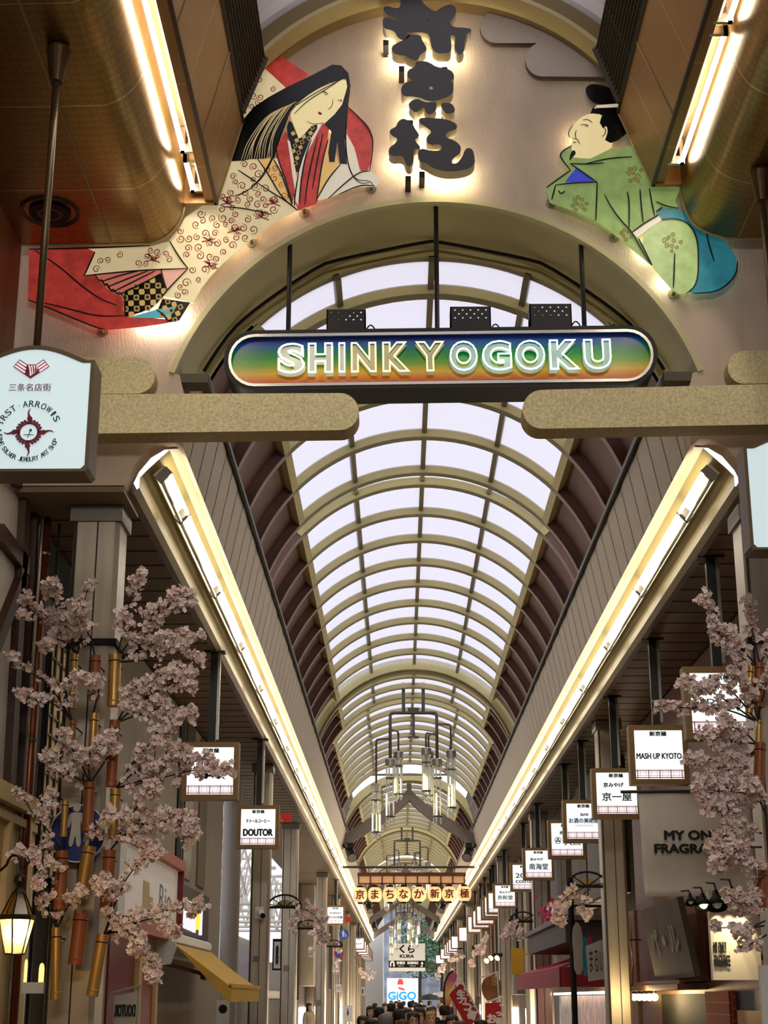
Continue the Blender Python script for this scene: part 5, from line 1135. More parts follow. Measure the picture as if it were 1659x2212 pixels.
mb.build('pilaster', M_cream, cs)
# carriage lantern
c = at(37, 1985, 13.2); ln = thing('carriage_lantern', 'lit black and glass carriage lantern at the lower left edge', 'lantern', c)
M_bl = mat('lantern_black', (26, 20, 15), 0.4, 0.4); k = 13.2/3323*1.04
def hexring(r, h, n=6): return [(c.x+r*k*math.cos(2*math.pi*i/n+.5), c.y+r*k*math.sin(2*math.pi*i/n+.5), c.z-h*k) for i in range(n)]
mb = MB(); prof = [(22, 68), (36, -10)]
for r0, h0, r1, h1 in ((20, 68, 36, 0), (33, -6, 12, -52)):
    A, B = hexring(r0, h0), hexring(r1, h1); mb.add(A+B, [(i, (i+1) % 6, 6+(i+1) % 6, 6+i) for i in range(6)])
gm = glass_mat('amber_lantern_glass', (255, 226, 160), 0.75, 0.1); mb.build('glass', gm, ln)
mb = MB()
for (r0, h0), (r1, h1) in (((20, 68), (36, 0)), ((33, -6), (12, -52))):
    A, B = hexring(r0, h0), hexring(r1, h1)
    for p, q in zip(A, B): mb.tube([p, q], 0.007, 4)
mb.lathe([(37*k, -2*k), (38*k, 0), (38*k, 6*k), (35*k, 8*k)], c, 6, M=Matrix.Rotation(.5, 4, 'Z')); mb.lathe([(20*k, -70*k), (22*k, -68*k), (20*k, -66*k)], c, 6, M=Matrix.Rotation(.5, 4, 'Z')); mb.lathe([(15*k, 50*k), (6*k, 62*k), (13*k, 74*k), (12*k, 82*k), (3*k, 90*k), (2*k, 100*k)], c, 12); mb.build('cage', M_bl, ln)
mb = MB(); mb.lathe([(2*k, -40*k), (7*k, -36*k), (7*k, -15*k), (2*k, 0)], c, 8); mb.ball(c+Vector((0, 0, -8*k)), 9*k, 8, 1, sz=1.5); mb.build('bulb', [M_bl, mat('bulb_warm', (255, 206, 120), 0.4, emit=14)], ln)
mb = MB(); mb.tube(smooth_poly([c+Vector((0, 0, 98*k)), c+Vector((-.0, 0, 122*k)), c+Vector((-22*k, 0, 128*k)), c+Vector((-40*k, .1, 95*k)), (XL+0.05, 13.4, c.z+50*k)], 2, False), 0.012, 6); mb.tube([c+Vector((5*k, 0, 98*k)), c+Vector((18*k, 0, 112*k)), c+Vector((12*k, 0, 124*k))], 0.007, 5); mb.build('bracket', M_bl, ln)
point_light('carriage_lantern_lamp', c+Vector((0.02, -0.02, -0.10)), 30, (1, 0.74, 0.4), 0.04)
for k, (x0, x1, y0, y1) in enumerate(((50, 59, 2072, 2128), (82, 95, 2080, 2128))):
    a, b = at(x0, y1, 16.3), at(x1, y0, 16.3); mb = MB(); P = [(a.x, 16.3, a.z), (b.x, 16.3, a.z)]+[((a.x+b.x)/2+(b.x-a.x)/2*math.cos(t*.52), 16.3, b.z-0.06+0.06*math.sin(t*.52)) for t in range(7)]; mb.prism([P], (0, 0.04, 0)); tag(mb.build('lit_arched_pane', mat('amber_lit_glass', (255, 214, 130), 0.5, emit=1.2)), ('left' if k == 0 else 'right')+' narrow amber lit pane behind the carriage lantern', 'lit pane')
a, b = at(48, 2146, 15.6), at(98, 2122, 15.6); mb = MB(); mb.box(a.x, b.x, 15.55, 15.6, a.z, b.z); tag(mb.build('white_plate', M_white), 'small pale plate below the amber panes at the lower left', 'plate')
# round blue footpath sign strapped to the near pillar
c = at(168, 1800, 15.28); rs = thing('round_road_sign', 'large round blue footpath sign strapped to the near left pillar behind blossoms', 'road sign', c)
r = at(230, 1800, 15.28).x-c.x
cir = lambda r, y, n=28: [(c.x+r*math.cos(2*math.pi*t/n), y, c.z+r*math.sin(2*math.pi*t/n)) for t in range(n)]
M_blue = mat('road_sign_blue', (22, 40, 110), 0.4)
def person_icon(mb, c, s, y):
    q = lambda L: [(c[0]+x*s, y, c[1]+z*s) for x, z in L]
    mb.prism([smooth_poly(q([(-.10,.40),(.10,.40),(.20,.34),(.24,.02),(.17,.0),(.12,.22),(.12,-.05),(.16,-.46),(.04,-.48),(0,-.12),(-.06,-.48),(-.18,-.46),(-.12,-.05),(-.12,.22),(-.17,.0),(-.24,.02),(-.20,.34)]), 1)], (0, 0.003, 0)); mb.prism([q([(.10*math.cos(t*.524), .52+.11*math.sin(t*.524)) for t in range(12)])], (0, 0.003, 0))
mb = MB(); mb.prism([cir(r, 15.28)], (0, 0.17, 0)); mb.build('disc', M_blue, rs); mb = MB(); mb.prism([cir(r, 15.274), cir(r*0.955, 15.274)], (0, 0.006, 0)); mb.build('rim', M_white, rs)
mb = MB(); person_icon(mb, (c.x-0.02, c.z+0.05), r*1.35, 15.27); person_icon(mb, (c.x+r*0.38, c.z-r*0.28), r*0.72, 15.27); mb.build('walker_symbol', mat('sign_grey_white', (196, 190, 178), 0.5), rs)
# strap on the near pillars
for nm, xa, xb in (('left', -3.46, -2.89), ('right', xr-0.04, xr+0.6)):
    zz = at(200, 1385, 15.4).z; mb = MB(); mb.box(xa, xb, 15.40, 16.0, zz-0.03, zz+0.03); tag(mb.build('black_strap', M_black), 'black strap round the near %s pillar above the bamboo vases' % nm, 'strap')
# concrete front with the Rio sign and the coffee shop
mb = MB(); mb.box(XL-0.3, XL, 20.6, 35.0, FLOOR, 6.65); struct(mb.build('wall_left', M_conc), 'pale concrete front of the coffee shop')
M_frame_pink = mat('faded_pink_board', (178, 104, 92), 0.6); M_dred = mat('dark_red_board', (110, 22, 20), 0.5)
rio = thing('shop_fascia_sign', 'white Rio shop sign in a faded pink and red frame on the left wall', 'sign', (XL, 23.6, 2.5))
ya, yb2, za, zb2 = 22.2, 27.4, 2.56, 3.92
mb = MB(); mb.box(XL, XL+0.10, ya, yb2, za+0.2, zb2-0.16); mb.build('white_board', mat('warm_white_board', (222, 214, 204), 0.5, emit=0.12), rio)
mb = MB(); mb.box(XL, XL+0.22, ya, yb2+0.1, zb2-0.16, zb2); mb.box(XL, XL+0.22, ya, yb2+0.1, za, za+0.2); mb.build('frame_rail', M_frame_pink, rio)
mb = MB(); mb.box(XL, XL+0.2, yb2, yb2+0.12, za, zb2); mb.build('frame_post', M_dred, rio)
MLt = plane_M((XL+0.105, 26.0, 3.2), (0, 1, 0)); mb = MB(); letter(mb, 'Rio', MLt, w=1.3, h=0.42); mb.build('lettering', M_inkg, rio)
mb = MB(); q = lambda L: [(XL+0.104, 24.2+x, 3.05+z) for x, z in L]; mb.prism([q([(-.5,-.25),(-.5,.3),(.1,.3),(.15,.1),(.5,.1),(.5,-.25),(.35,-.25),(.35,-.1),(-.3,-.1),(-.3,-.25)])], (-0.003, 0, 0)); mb.build('beige_dog_logo', mat('beige_print', (196, 176, 130), 0.6), rio)
mb = wallbox(21.6, 23.7, FLOOR, 2.5, 0.03); mb.build('maroon_board', M_dred) ; tag(bpy.data.objects['maroon_board'], 'dark maroon wall panel below the Rio sign', 'wall panel')
dr = thing('red_door', 'orange-red panelled door in a cream frame below the Rio sign', 'door', (XL, 23.0, FLOOR)); dr['kind'] = 'structure'
mb = wallbox(24.0, 25.4, FLOOR, 2.15, 0.05); mb.build('leaf', mat('orange_red_door', (156, 62, 36), 0.5), dr); mb = MB(); mb.box(XL, XL+0.1, 23.75, 24.0, FLOOR, 2.35); mb.box(XL, XL+0.1, 25.4, 25.65, FLOOR, 2.35); mb.box(XL, XL+0.1, 24.0, 25.4, 2.15, 2.35); mb.build('frame', M_cream, dr); mb = MB(); mb.box(XL+.05, XL+.06, 24.25, 25.15, 0.2, 1.0); mb.box(XL+.05, XL+.06, 24.25, 25.15, 1.15, 2.0); mb.build('door_panel', mat('orange_red_inset', (136, 48, 28), 0.5), dr)
# windows of the concrete front
for k, (a, b, m) in enumerate(((27.6, 28.2, M_black), (28.5, 29.6, mat('smoked_glass', (84, 76, 66), 0.2)), (30.6, 31.8, mat('granite_strip', (110, 96, 74), 0.7, noise=0.2, scale=20)))):
    mb = wallbox(a, b, 3.75, 6.6, 0.03); struct(mb.build('window_%d' % (70+k), m), 'tall narrow window strip in the concrete front')
lt = thing('lit_strip_sign', 'dark box sign with white and yellow light strips beside the Rio sign', 'sign', (XL, 27.5, 2.2))
mb = wallbox(27.6, 32.4, 2.76, 3.62, 0.06); mb.build('dark_box', mat('charcoal_box', (62, 58, 54), 0.6), lt)
for i in range(7):
    y = 28.3+0.40*i+(0.15 if i > 4 else 0); mb = MB(); mb.box(XL+0.06, XL+0.10, y, y+0.22, 2.86+(0.05 if i == 5 else -0.02*i*.3), 3.36+(0.10 if i == 5 else 0.0)); mb.build('light_strip', mat('strip_yellow', (255, 214, 30), 0.4, emit=1.0) if i == 5 else mat('strip_white', (240, 240, 250), 0.4, emit=.7), lt, label='yellow light strip' if i == 5 else None)
aw = thing('awning', 'yellow retractable awning with a white case over the coffee shop', 'awning', (XL, 27, 2.4))
M_yel = mat('yellow_canvas', (214, 172, 62), 0.7, noise=0.12, scale=3, stretch=(1, 6, 1))
mb = MB(); yA, yB = 25.8, 31.1
mb.prism([[(XL, yA, 2.15), (XL+0.26, yA, 2.18), (XL+0.34, yA, 2.45), (XL+0.30, yA, 2.68), (XL, yA, 2.72)]], (0, 0.08, 0)); mb.build('end_cap', M_white, aw)
mb = MB(); mb.tube([(XL+0.2, yA+.08, 2.6), (XL+0.2, yB, 2.6)], 0.10, 10); mb.build('roller_case', M_white, aw)
mb = MB(); n = 10
P = [(XL+0.30+0.92*i/n, 2.5-0.66*i/n-0.03*math.sin(math.pi*i/n)) for i in range(n+1)]; mb.extr(P, yA+.1, yB, 0); mb.extr([(x, z-0.01) for x, z in P], yA+.1, yB, 0, flip=True); mb.build('canvas', M_yel, aw)
mb = MB(); mb.box(P[-1][0], P[-1][0]+0.02, yA+.1, yB, 1.60, 1.84); mb.box(P[-1][0]-0.02, P[-1][0]+0.04, yA+.1, yB, 1.82, 1.88); mb.build('valance', M_yel, aw)
mb = MB(); mb.quad((P[0][0], yA+.1, 2.5), (P[-1][0], yA+.1, 1.84), (P[-1][0], yA+.1, 1.60), (P[-1][0]-.02, yA+.1, 1.60)); mb.build('side_flap', M_yel, aw)
for y in (yA+0.5, yB-0.4): mb = MB(); mb.tube([(XL+0.1, y, 2.2), (XL+0.65, y+0.1, 2.05), (XL+1.15, y, 1.85)], 0.035, 6); mb.build('arm', mat('brown_arm', (110, 66, 32), 0.5), aw)
mb = MB(); mb.tube([(XL+0.7, yA+.6, 1.98), (XL+0.7, yA+.95, 1.96)], 0.03, 8); tag(mb.build('lamp_cylinder', M_dark), 'short black cylinder lamp under the yellow awning', 'lamp')
fb = thing('street_banner', 'white coffee shop banner seen from behind at the lower left', 'banner', at(268, 2200, 19)); a, b = at(243, 2230, 19), at(295, 2147, 19)
mb = MB(); n = 8
mb.prism([[(a.x+0.02, 19, a.z-0.5), (b.x, 19, a.z-0.5), (b.x+0.01, 19, b.z+0.03), (a.x, 19, b.z-0.03)]], (0, 0.012, 0)); mb.build('cloth', mat('banner_cloth_white', (214, 206, 190), 0.8, noise=0.05), fb)
mb = MB(); mb.tube([at(238, 2146, 19), at(305, 2128, 19)], 0.014, 6); mb.tube([(b.x+0.02, 19.03, FLOOR), (b.x+0.02, 19.03, b.z+0.09)], 0.02, 8); mb.build('pole', mat('pale_pole', (190, 180, 160), 0.4), fb)
mm = Matrix.Translation(at(270, 2183, 18.99)) @ Matrix.Diagonal((-1, 1, 1, 1)); mb = MB(); letter(mb, 'DOUTOR', mm, w=0.24, h=0.13, bold=0.006); mb.build('lettering', M_ink, fb)
for k, (x, y, w, h, lab) in enumerate(((481, 2185, 30, 50, 'menu poster with a round logo on the wall behind the yellow awning'),)):
    a, b = at(x-w/2, y+h, 33.5), at(x+w/2, y-h/2, 33.5); po = thing('menu_poster', lab, 'poster', (x, 33.5, a.z)); WL[po.name] = Vector(((a.x+b.x)/2, 33.5, a.z)); po.location = WL[po.name]
    mb = MB(); mb.box(a.x, b.x, 33.5, 33.53, FLOOR, b.z); mb.build('board', M_white, po); mb = MB(); cc_ = ((a.x+b.x)/2, b.z-0.18); mb.prism([[(cc_[0]+.09*math.cos(t*.4), 33.495, cc_[1]+.09*math.sin(t*.4)) for t in range(16)]], (0, .004, 0)); mb.build('round_logo', M_dark, po)
# atrium with white trusses beyond the coffee shop
tr = sroot('ceiling_segment', (-8, 50, 4), 'white steel truss roof of the side atrium on the left'); rnd = random.Random(3)
for i in range(9):
    y = 39+4.2*i; mb = MB()
    for z in (4.6, 6.4): mb.tube([(-13, y, z), (-4.7, y, z)], 0.07, 6)
    for j in range(8):
        x = -12.6+1.0*j; mb.tube([(x, y, 4.6), (x+0.5, y, 6.4)], 0.045, 5); mb.tube([(x+0.5, y, 6.4), (x+1, y, 4.6)], 0.045, 5)
        if i < 8: mb.tube([(x, y, 4.6), (x+.5, y+2.1, 6.4)], 0.04, 5); mb.tube([(x+.5, y+2.1, 6.4), (x, y+4.2, 4.6)], 0.04, 5)
    mb.build('truss', M_white, tr)
mb = MB(); mb.box(-14, -4.6, 36.5, 37.0, FLOOR, 3.0); mb.box(-14, -4.8, 72, 72.4, FLOOR, 3.2); mb.box(-14, -13.6, 37, 72, FLOOR, 3.6); struct(mb.build('wall_left', mat('atrium_grey_wall', (150, 144, 136), 0.7, noise=0.2, scale=.6)), 'grey back walls of the side atrium')
mb = MB(); mb.box(-13, -5.2, 56, 71.8, 1.75, 1.95); mb.box(-5.3, -5.2, 37, 72, 1.5, 1.75); struct(mb.build('trim_30', M_grey), 'upper floor edge of the side atrium')
mb = MB(); mb.box(-5.1, -5.0, 48.5, 58, 1.9, 3.5); struct(mb.build('window_80', mat('dark_blue_glass', (50, 66, 120), 0.15, noise=0.5, scale=0.5)), 'bluish upper shop window on the left')
for i in range(3):
    mb = MB(); mb.box(-5.0, -4.96, 38.6+i*.45, 38.85+i*.45, 1.9, 3.4); struct(mb.build('window_%d' % (81+i), mat('lit_slit', (232, 230, 220), .4, emit=.7)), 'tall pale lit slit window')
mb = MB(); mb.box(-5.05, -4.97, 48, 71, FLOOR, 1.6); struct(mb.build('window_85', mat('dark_shop_glass', (24, 22, 22), .2)), 'dark glass shop front at street level on the left')
mb = MB(); mb.box(-4.96, -4.9, 54, 58, FLOOR, 1.55); struct(mb.build('window_84', mat('warm_shop_glow', (255, 190, 140), .5, noise=.8, scale=2.5, emit=0.9)), 'warm lit gift shop interior on the left')
# things on the left columns
def on_col(label, name, cat, px0, py0, px1, py1, Y, m, parts=()):
    a, b = at(px0, py1, Y), at(px1, py0, Y); root = thing(name, label, cat, ((a.x+b.x)/2, Y, a.z)); mb = MB(); mb.box(a.x, b.x, Y-0.02, Y+0.04, a.z, b.z); mb.build('plate', m, root)
    for (s, fx, fz, fw, fh, mm) in parts: mb = MB(); letter(mb, s, Matrix.Translation((a.x+(b.x-a.x)*fx, Y-0.025, a.z+(b.z-a.z)*fz)), w=(b.x-a.x)*fw, h=(b.z-a.z)*fh); mb.build('lettering', mm, root)
    return root
M_sred = mat('sign_red', (190, 34, 26), 0.5, emit=0.15)
on_col('red fire hydrant sign on the second left column', 'hydrant_sign', 'sign', 591, 1757, 629, 1776, 34.77, M_sred, [('水', .3, .6, .3, .35, M_white), ('消火栓', .3, .2, .5, .2, M_white)])
on_col('red hydrant sign on a farther left column near the cinema sign', 'hydrant_sign', 'sign', 747, 1980, 757, 1992, 95.97, M_sred)
on_col('white AED sign with a heart on a left column', 'defibrillator_sign', 'sign', 764, 1996-0, 778, 2020-24-0, 80.5, M_white, [('AED', .5, .45, .7, .2, M_dark), ('♥', .5, .78, .4, .25, M_sred)]) if False else on_col('white AED sign with a heart hanging by a left column', 'defibrillator_sign', 'sign', 767, 1946, 779, 2000, 126.97, M_white, [('AED', .5, .50, .7, .12, M_dark), ('♥', .5, .78, .45, .16, M_sred)])
on_col('black framed poster beside the second left column', 'framed_poster', 'poster', 588, 2028, 609, 2096, 36.46, M_black)
a, b = at(591, 2092, 36.42), at(606, 2034, 36.42); pr = bpy.data.objects['framed_poster']; mb = MB(); mb.box(a.x, b.x, 36.42, 36.45, a.z, b.z); mb.build('sheet', M_white, pr); mb = MB(); letter(mb, '8', Matrix.Translation(((a.x+b.x)/2, 36.41, (a.z+b.z)/2)), w=(b.x-a.x)*.35, h=(b.z-a.z)*.7, bold=.01); mb.build('print', M_dark, pr)
sc_ = thing('security_camera', 'white bullet security camera on the second left column', 'camera', at(566, 1975, 34.5)); c = at(560, 1972, 34.7)
mb = MB(); mb.box(c.x-0.09, c.x+0.09, 34.70, 34.78, c.z-0.13, c.z+0.13); mb.build('base_plate', M_white, sc_); mb = MB(); mb.tube([(c.x+.02, 34.7, c.z+.02), (c.x+.12, 34.2, c.z-0.08)], 0.06, 10); mb.build('body', M_white, sc_); mb = MB(); mb.tube([(c.x+.12, 34.2, c.z-0.08), (c.x+.13, 34.15, c.z-.09)], 0.058, 10); mb.build('lens', M_black, sc_)
for k, (x, y, Y, lab) in enumerate(((552, 2070, 34.75, 'small switch box on the second left column'), (617, 2090, 46.95, 'small switch box on the third left column'), (687, 2165, 66.1, 'small notice plate low on the fourth left column'))): on_col(lab, 'switch_box', 'box', x-5, y-5, x+5, y+6, Y, M_grey)
def round_sign(label, x, y, Y, r, kind):
    c = at(x, y, Y); root = thing('round_road_sign', label, 'road sign', c); cir = lambda r, yy, n=24: [(c.x+r*math.cos(2*math.pi*t/n), yy, c.z+r*math.sin(2*math.pi*t/n)) for t in range(n)]
    mb = MB(); mb.prism([cir(r, Y)], (0, 0.03, 0)); mb.build('disc', mat('bright_sign_blue', (30, 80, 170), .4, emit=.1), root)
    if kind == 'walk':
        mb = MB(); person_icon(mb, (c.x-r*.15, c.z), r*1.3, Y-.01); person_icon(mb, (c.x+r*.35, c.z-r*.3), r*.7, Y-.01); mb.build('walker_symbol', M_white, root)
    else:
        mb = MB(); mb.prism([cir(r, Y-.01), cir(r*.8, Y-.01)], (0, .01, 0)); d = Vector((.7071, 0, -.7071)); s = Vector((.7071, 0, .7071)); cc = Vector((c.x, Y-.01, c.z)); mb.prism([[cc-d*r*.85+s*r*.1, cc+d*r*.85+s*r*.1, cc+d*r*.85-s*r*.1, cc-d*r*.85-s*r*.1]], (0, .01, 0)); mb.build('red_ring_bar', M_sred, root)
    mb = MB(); mb.tube([(c.x-r*.9, Y+.06, FLOOR), (c.x-r*.9, Y+.06, c.z+r)], 0.05, 8); mb.build('post', M_chrome, root); return root
round_sign('small round blue footpath sign on a post at the left', 743, 2018, 68, 0.21, 'walk'); round_sign('round no parking sign with a red slash on a post at the left', 732, 2059, 67.4, 0.21, 'park')
on_col('white notice with two symbols under the no parking sign', 'notice_board', 'notice', 725, 2126, 737, 2143, 67.42, M_white, [('!!', .5, .5, .4, .4, M_dark)])
on_col('white information stand at street level on the left', 'information_stand', 'sign', 742, 2172, 761, 2207, 62, M_white, [('i', .5, .6, .2, .4, M_dark)])
on_col('white cabinet with a dark slot on a left column', 'letter_box', 'box', 779, 2132, 788, 2151, 141.97, M_white, [('▮', .5, .5, .3, .5, M_dark)])
# ================================================================== shop fronts, right side
M_pole = mat('green_black_pole', (30, 38, 34), 0.4)
YBn = 20.2; a, b = at(1391, 1936, YBn), at(1622, 1711, YBn); bn = thing('hanging_banner', 'large grey-white cloth banner reading MY ONLY FRAGRANCE', 'banner', ((a.x+b.x)/2, YBn, a.z))
x0, x1, z0, z1 = at(1382, 1800, YBn).x, b.x, a.z, b.z
mb = MB(); nx, nz = 24, 16; vs = []
for j in range(nz+1):
    for i in range(nx+1):
        u, v = i/nx, j/nz; vs.append((x0+(x1-x0)*u+0.03*(1-v)*(1-u), YBn+0.03*math.sin(u*9+v*2)*(1-v*.8)+0.02*math.sin(v*7), z0+(z1-z0)*v+(0.03*(1-u)-0.02)*(1-v)*0))
mb.add(vs, [(j*(nx+1)+i, j*(nx+1)+i+1, (j+1)*(nx+1)+i+1, (j+1)*(nx+1)+i) for j in range(nz) for i in range(nx)]); cl = mb.build('cloth', mat('grey_white_cloth', (222, 214, 202), 0.8, noise=0.05, scale=5), bn, smooth=True)
md = cl.modifiers.new('thickness', 'SOLIDIFY'); md.thickness = 0.006
mb = MB(); mb.tube([(at(1341, 1717, YBn).x, YBn, z1+0.005), (XR, YBn, z1+0.02)], 0.02, 8); mb.build('pole', M_pole, bn)
mb = MB(); sx = (x1-x0)/240
letter(mb, 'MY ONLY', Matrix.Translation((at(1504, 1803, YBn-.07).x, YBn-.07, at(1504, 1804, YBn-.07).z)), w=at(1572, 1803, YBn).x-at(1436, 1803, YBn).x, h=0.108, bold=0.010); letter(mb, 'FRAGRANCE', Matrix.Translation((at(1502, 1833, YBn-.07).x, YBn-.07, at(1502, 1833, YBn-.07).z)), w=at(1590, 1833, YBn).x-at(1416, 1833, YBn).x, h=0.108, bold=0.010); mb.build('lettering', mat('black_print', (16, 15, 16), .7), bn)
def on_right(label, name, cat, y0, y1, z0, z1, th, m, group=None):
    root = thing(name, label, cat, (XR, (y0+y1)/2, z0), group); wallbox(y0, y1, z0, z1, th, 1).build('board', m, root); return root
mb = MB(); mb.box(XR, XR+0.3, 16.0, 31, FLOOR, 6.65); struct(mb.build('wall_right', mat('dark_red_brown_wood', (96, 46, 22), .5, noise=.3, scale=1.5, stretch=(4, 4, .4))), 'red-brown wooden shop front on the right')
# tilted dark board
tb = thing('tilted_sign_board', 'dark grey weathered sign board leaning outward below the fragrance banner', 'sign', (XR, 26, 1.75))
A = [atx(1384, 1968, XR-.55), atx(1462, 1936, XR-.55), atx(1487, 2107, XR-.355), atx(1410, 2120, XR-.355)]
for p, xx in zip(A, (XR-.55, XR-.55, XR-.355, XR-.355)): p.x = xx
A[3].y = A[0].y; A[2].y = A[1].y; A[3].z = A[2].z = (A[2].z+A[3].z)/2; A[0].z = A[1].z = (A[0].z+A[1].z)/2
mb = MB(); mb.add(A+[p+Vector((.09, 0, .02)) for p in A], [(0,1,2,3),(7,6,5,4),(0,4,5,1),(1,5,6,2),(2,6,7,3),(3,7,4,0)]); mb.build('board', mat('weathered_dark_board', (84, 74, 64), .7, noise=.15, scale=2), tb)
ux = (A[1]-A[0]).normalized()*-1; upv = (A[0]-A[3]).normalized()
M0 = plane_M((A[0]+A[1]+A[2]+A[3])/4+Vector((-.03, 0, 0)), (0, -1, 0), upv); mb = MB()
for s, dx in (('パ', .9), ('・', 0), ('ル', -.9)): letter(mb, s, M0 @ Matrix.Translation((-dx, 0, 0)), w=.75 if s != '・' else .3, h=.38 if s != '・' else .12, bold=.02)
mb.build('raised_lettering', mat('grey_bronze_letters', (120, 112, 96), .4, .3), tb)
on_right('red-brown wooden end board right of the tilted dark sign', 'wooden_board', 'wall board', 24.1, 26.6, 1.9, 4.0, .12, M_wood)
mb = MB(); mb.box(XR-.45, XR, 24.2, 30.0, 1.78, 1.86); mb.box(XR-.42, XR-.36, 24.2, 30.0, 1.86, 1.92); tag(mb.build('shop_ledge', M_wood), 'narrow wooden ledge under the tilted dark sign', 'ledge')
fr = thing('spotlit_sign', 'white spotlit shop sign with black squeezed lettering at the right', 'sign', at(1585, 2110, 18.6))
YS = 18.6; a, b = at(1541, 2117, YS), at(1634, 1925, YS); mb = MB(); mb.box(a.x, b.x, YS, YS+.12, a.z, b.z); mb.build('board', mat('cream_white_board', (236, 224, 200), .6), fr)
for zz in (a.z+.25, b.z-.25): mb = MB(); mb.box(b.x-.05, XR, YS+.04, YS+.10, zz-.03, zz+.03); mb.build('wall_arm', M_dark, fr)
mb = MB(); w = b.x-a.x; letter(mb, 'MY ONLY', Matrix.Translation((a.x+w*.17, YS-.01, at(0, 2047, YS).z)), w=w*.26, h=.12, bold=.004); letter(mb, 'FRAGRANCE', Matrix.Translation((a.x+w*.20, YS-.01, at(0, 2076, YS).z)), w=w*.32, h=.12, bold=.004); mb.build('lettering', mat('black_print', (16, 15, 16)), fr)
for k, (x, y, lit) in enumerate(((1492, 1948, 0), (1520, 1955, 1), (1549, 1953, 0), (1582, 1945, 0))):
    c = at(x, y, 18.15); root = thing('gooseneck_lamp', '%s black dome lamp from the left over the spotlit sign%s' % (ordi(k), ', lit' if lit else ''), 'lamp', c, 'dome lamps over the spotlit sign')
    s = (.07, .105, .125, .125)[k]; Mr = Matrix.Rotation(R(-24), 4, 'X')
    mb = MB(); mb.lathe([(s*.25, s*1.3), (s*.35, s*.8), (s*.75, s*.3), (s, -s*.35), (s*.93, -s*.35), (s*.7, s*.25), (s*.3, s*.6)], c, 18, M=Mr.to_3x3()); mb.build('shade', M_black, root, smooth=True)
    mb = MB(); mb.ball(c+Vector((0, 0, s*.05)), s*.45, 8); mb.build('bulb', mat('lamp_glow', (255, 224, 160), .4, emit=12) if lit else M_gtube, root); mb = MB(); mb.tube([c+Vector((0, .0, s*1.2)), c+Vector((0, .1, s*1.9)), (c.x, YS+.1, c.z+s*2.2)], .012, 6); mb.build('arm', M_black, root)
for k, x in enumerate((1553, 1578, 1603)):
    l = bpy.data.lights.new('sign_spot', 'SPOT'); l.energy = 26; l.color = (1, .82, .52); l.spot_size = R(44); l.spot_blend = .25; l.shadow_soft_size = .02; o = bpy.data.objects.new('sign_spot', l); COL.objects.link(o); o.location = at(x, 1930, 18.42); o.rotation_euler = (R(14), 0, 0)
mb = MB(); mb.box(XR-.02, XR+.2, 16, 22.4, 1.35, 1.75); struct(mb.build('trim_31', M_dark), 'dark lintel over the near right shop')
br = on_right('narrow red brick pier under the spotlit sign', 'brick_pier', 'brick pier', 22.1, 23.8, FLOOR, 1.75, .12, mat('red_brick', (150, 62, 40), .8)); br['kind'] = 'structure'
m = MATS['red_brick']; nt, bs = nodes_of(m); tcn = nt.nodes.new('ShaderNodeTexCoord'); mpn = nt.nodes.new('ShaderNodeMapping'); mpn.inputs['Rotation'].default_value = (R(90), 0, R(90)); bk = nt.nodes.new('ShaderNodeTexBrick'); bk.inputs['Color1'].default_value = lin((150, 60, 38)); bk.inputs['Color2'].default_value = lin((120, 44, 30)); bk.inputs['Mortar'].default_value = lin((190, 120, 70)); bk.inputs['Scale'].default_value = 3.2; nt.links.new(tcn.outputs['Object'], mpn.inputs[0]); nt.links.new(mpn.outputs[0], bk.inputs[0]); nt.links.new(bk.outputs[0], bs.inputs['Base Color'])
on_right('ochre panelled shop front at the lower right corner', 'shop_shutter', 'shutter', 17.4, 21.9, FLOOR, 1.5, .06, mat('ochre_shutter', (170, 124, 60), .5, noise=.1))
on_right('dark shop entrance with spotlights behind the brick pier', 'shop_entrance', 'entrance', 24.0, 28.4, FLOOR, 1.72, .02, M_black)['kind'] = 'structure'
for k in range(5):
    c = atx(1370+k*11, 2154, XR-.25); root = thing('globe_bulb', '%s warm globe bulb of the row under the tilted dark sign' % ordi(k), 'bulb', c, 'globe bulbs under the tilted sign'); mb = MB(); mb.ball(c, .065, 10); mb.build('glass', mat('globe_glow', (255, 214, 130), .4, emit=9), root); mb = MB(); mb.tube([c+Vector((0, 0, .06)), c+Vector((0, 0, .16))], .03, 8); mb.build('socket', M_dark, root)
point_light('globe_bulb_light', atx(1392, 2154, XR-.5), 60, (1, .72, .36), .1)
on_right('gold lettered bar front left of the tilted dark sign', 'bar_facade', 'shop front', 31.0, 33.3, FLOOR, 3.3, .05, M_wood)
mb = MB(); letter(mb, 'BAR', plane_M((XR-.06, 32.1, 2.7), (0, -1, 0)), w=1.5, h=.5, bold=.02); letter(mb, 'DAY', plane_M((XR-.06, 32.1, 2.1), (0, -1, 0)), w=1.5, h=.45, bold=.02); mb.build('gold_lettering', mat('gold_letters', (214, 160, 50), .35, .6), bpy.data.objects['bar_facade'])
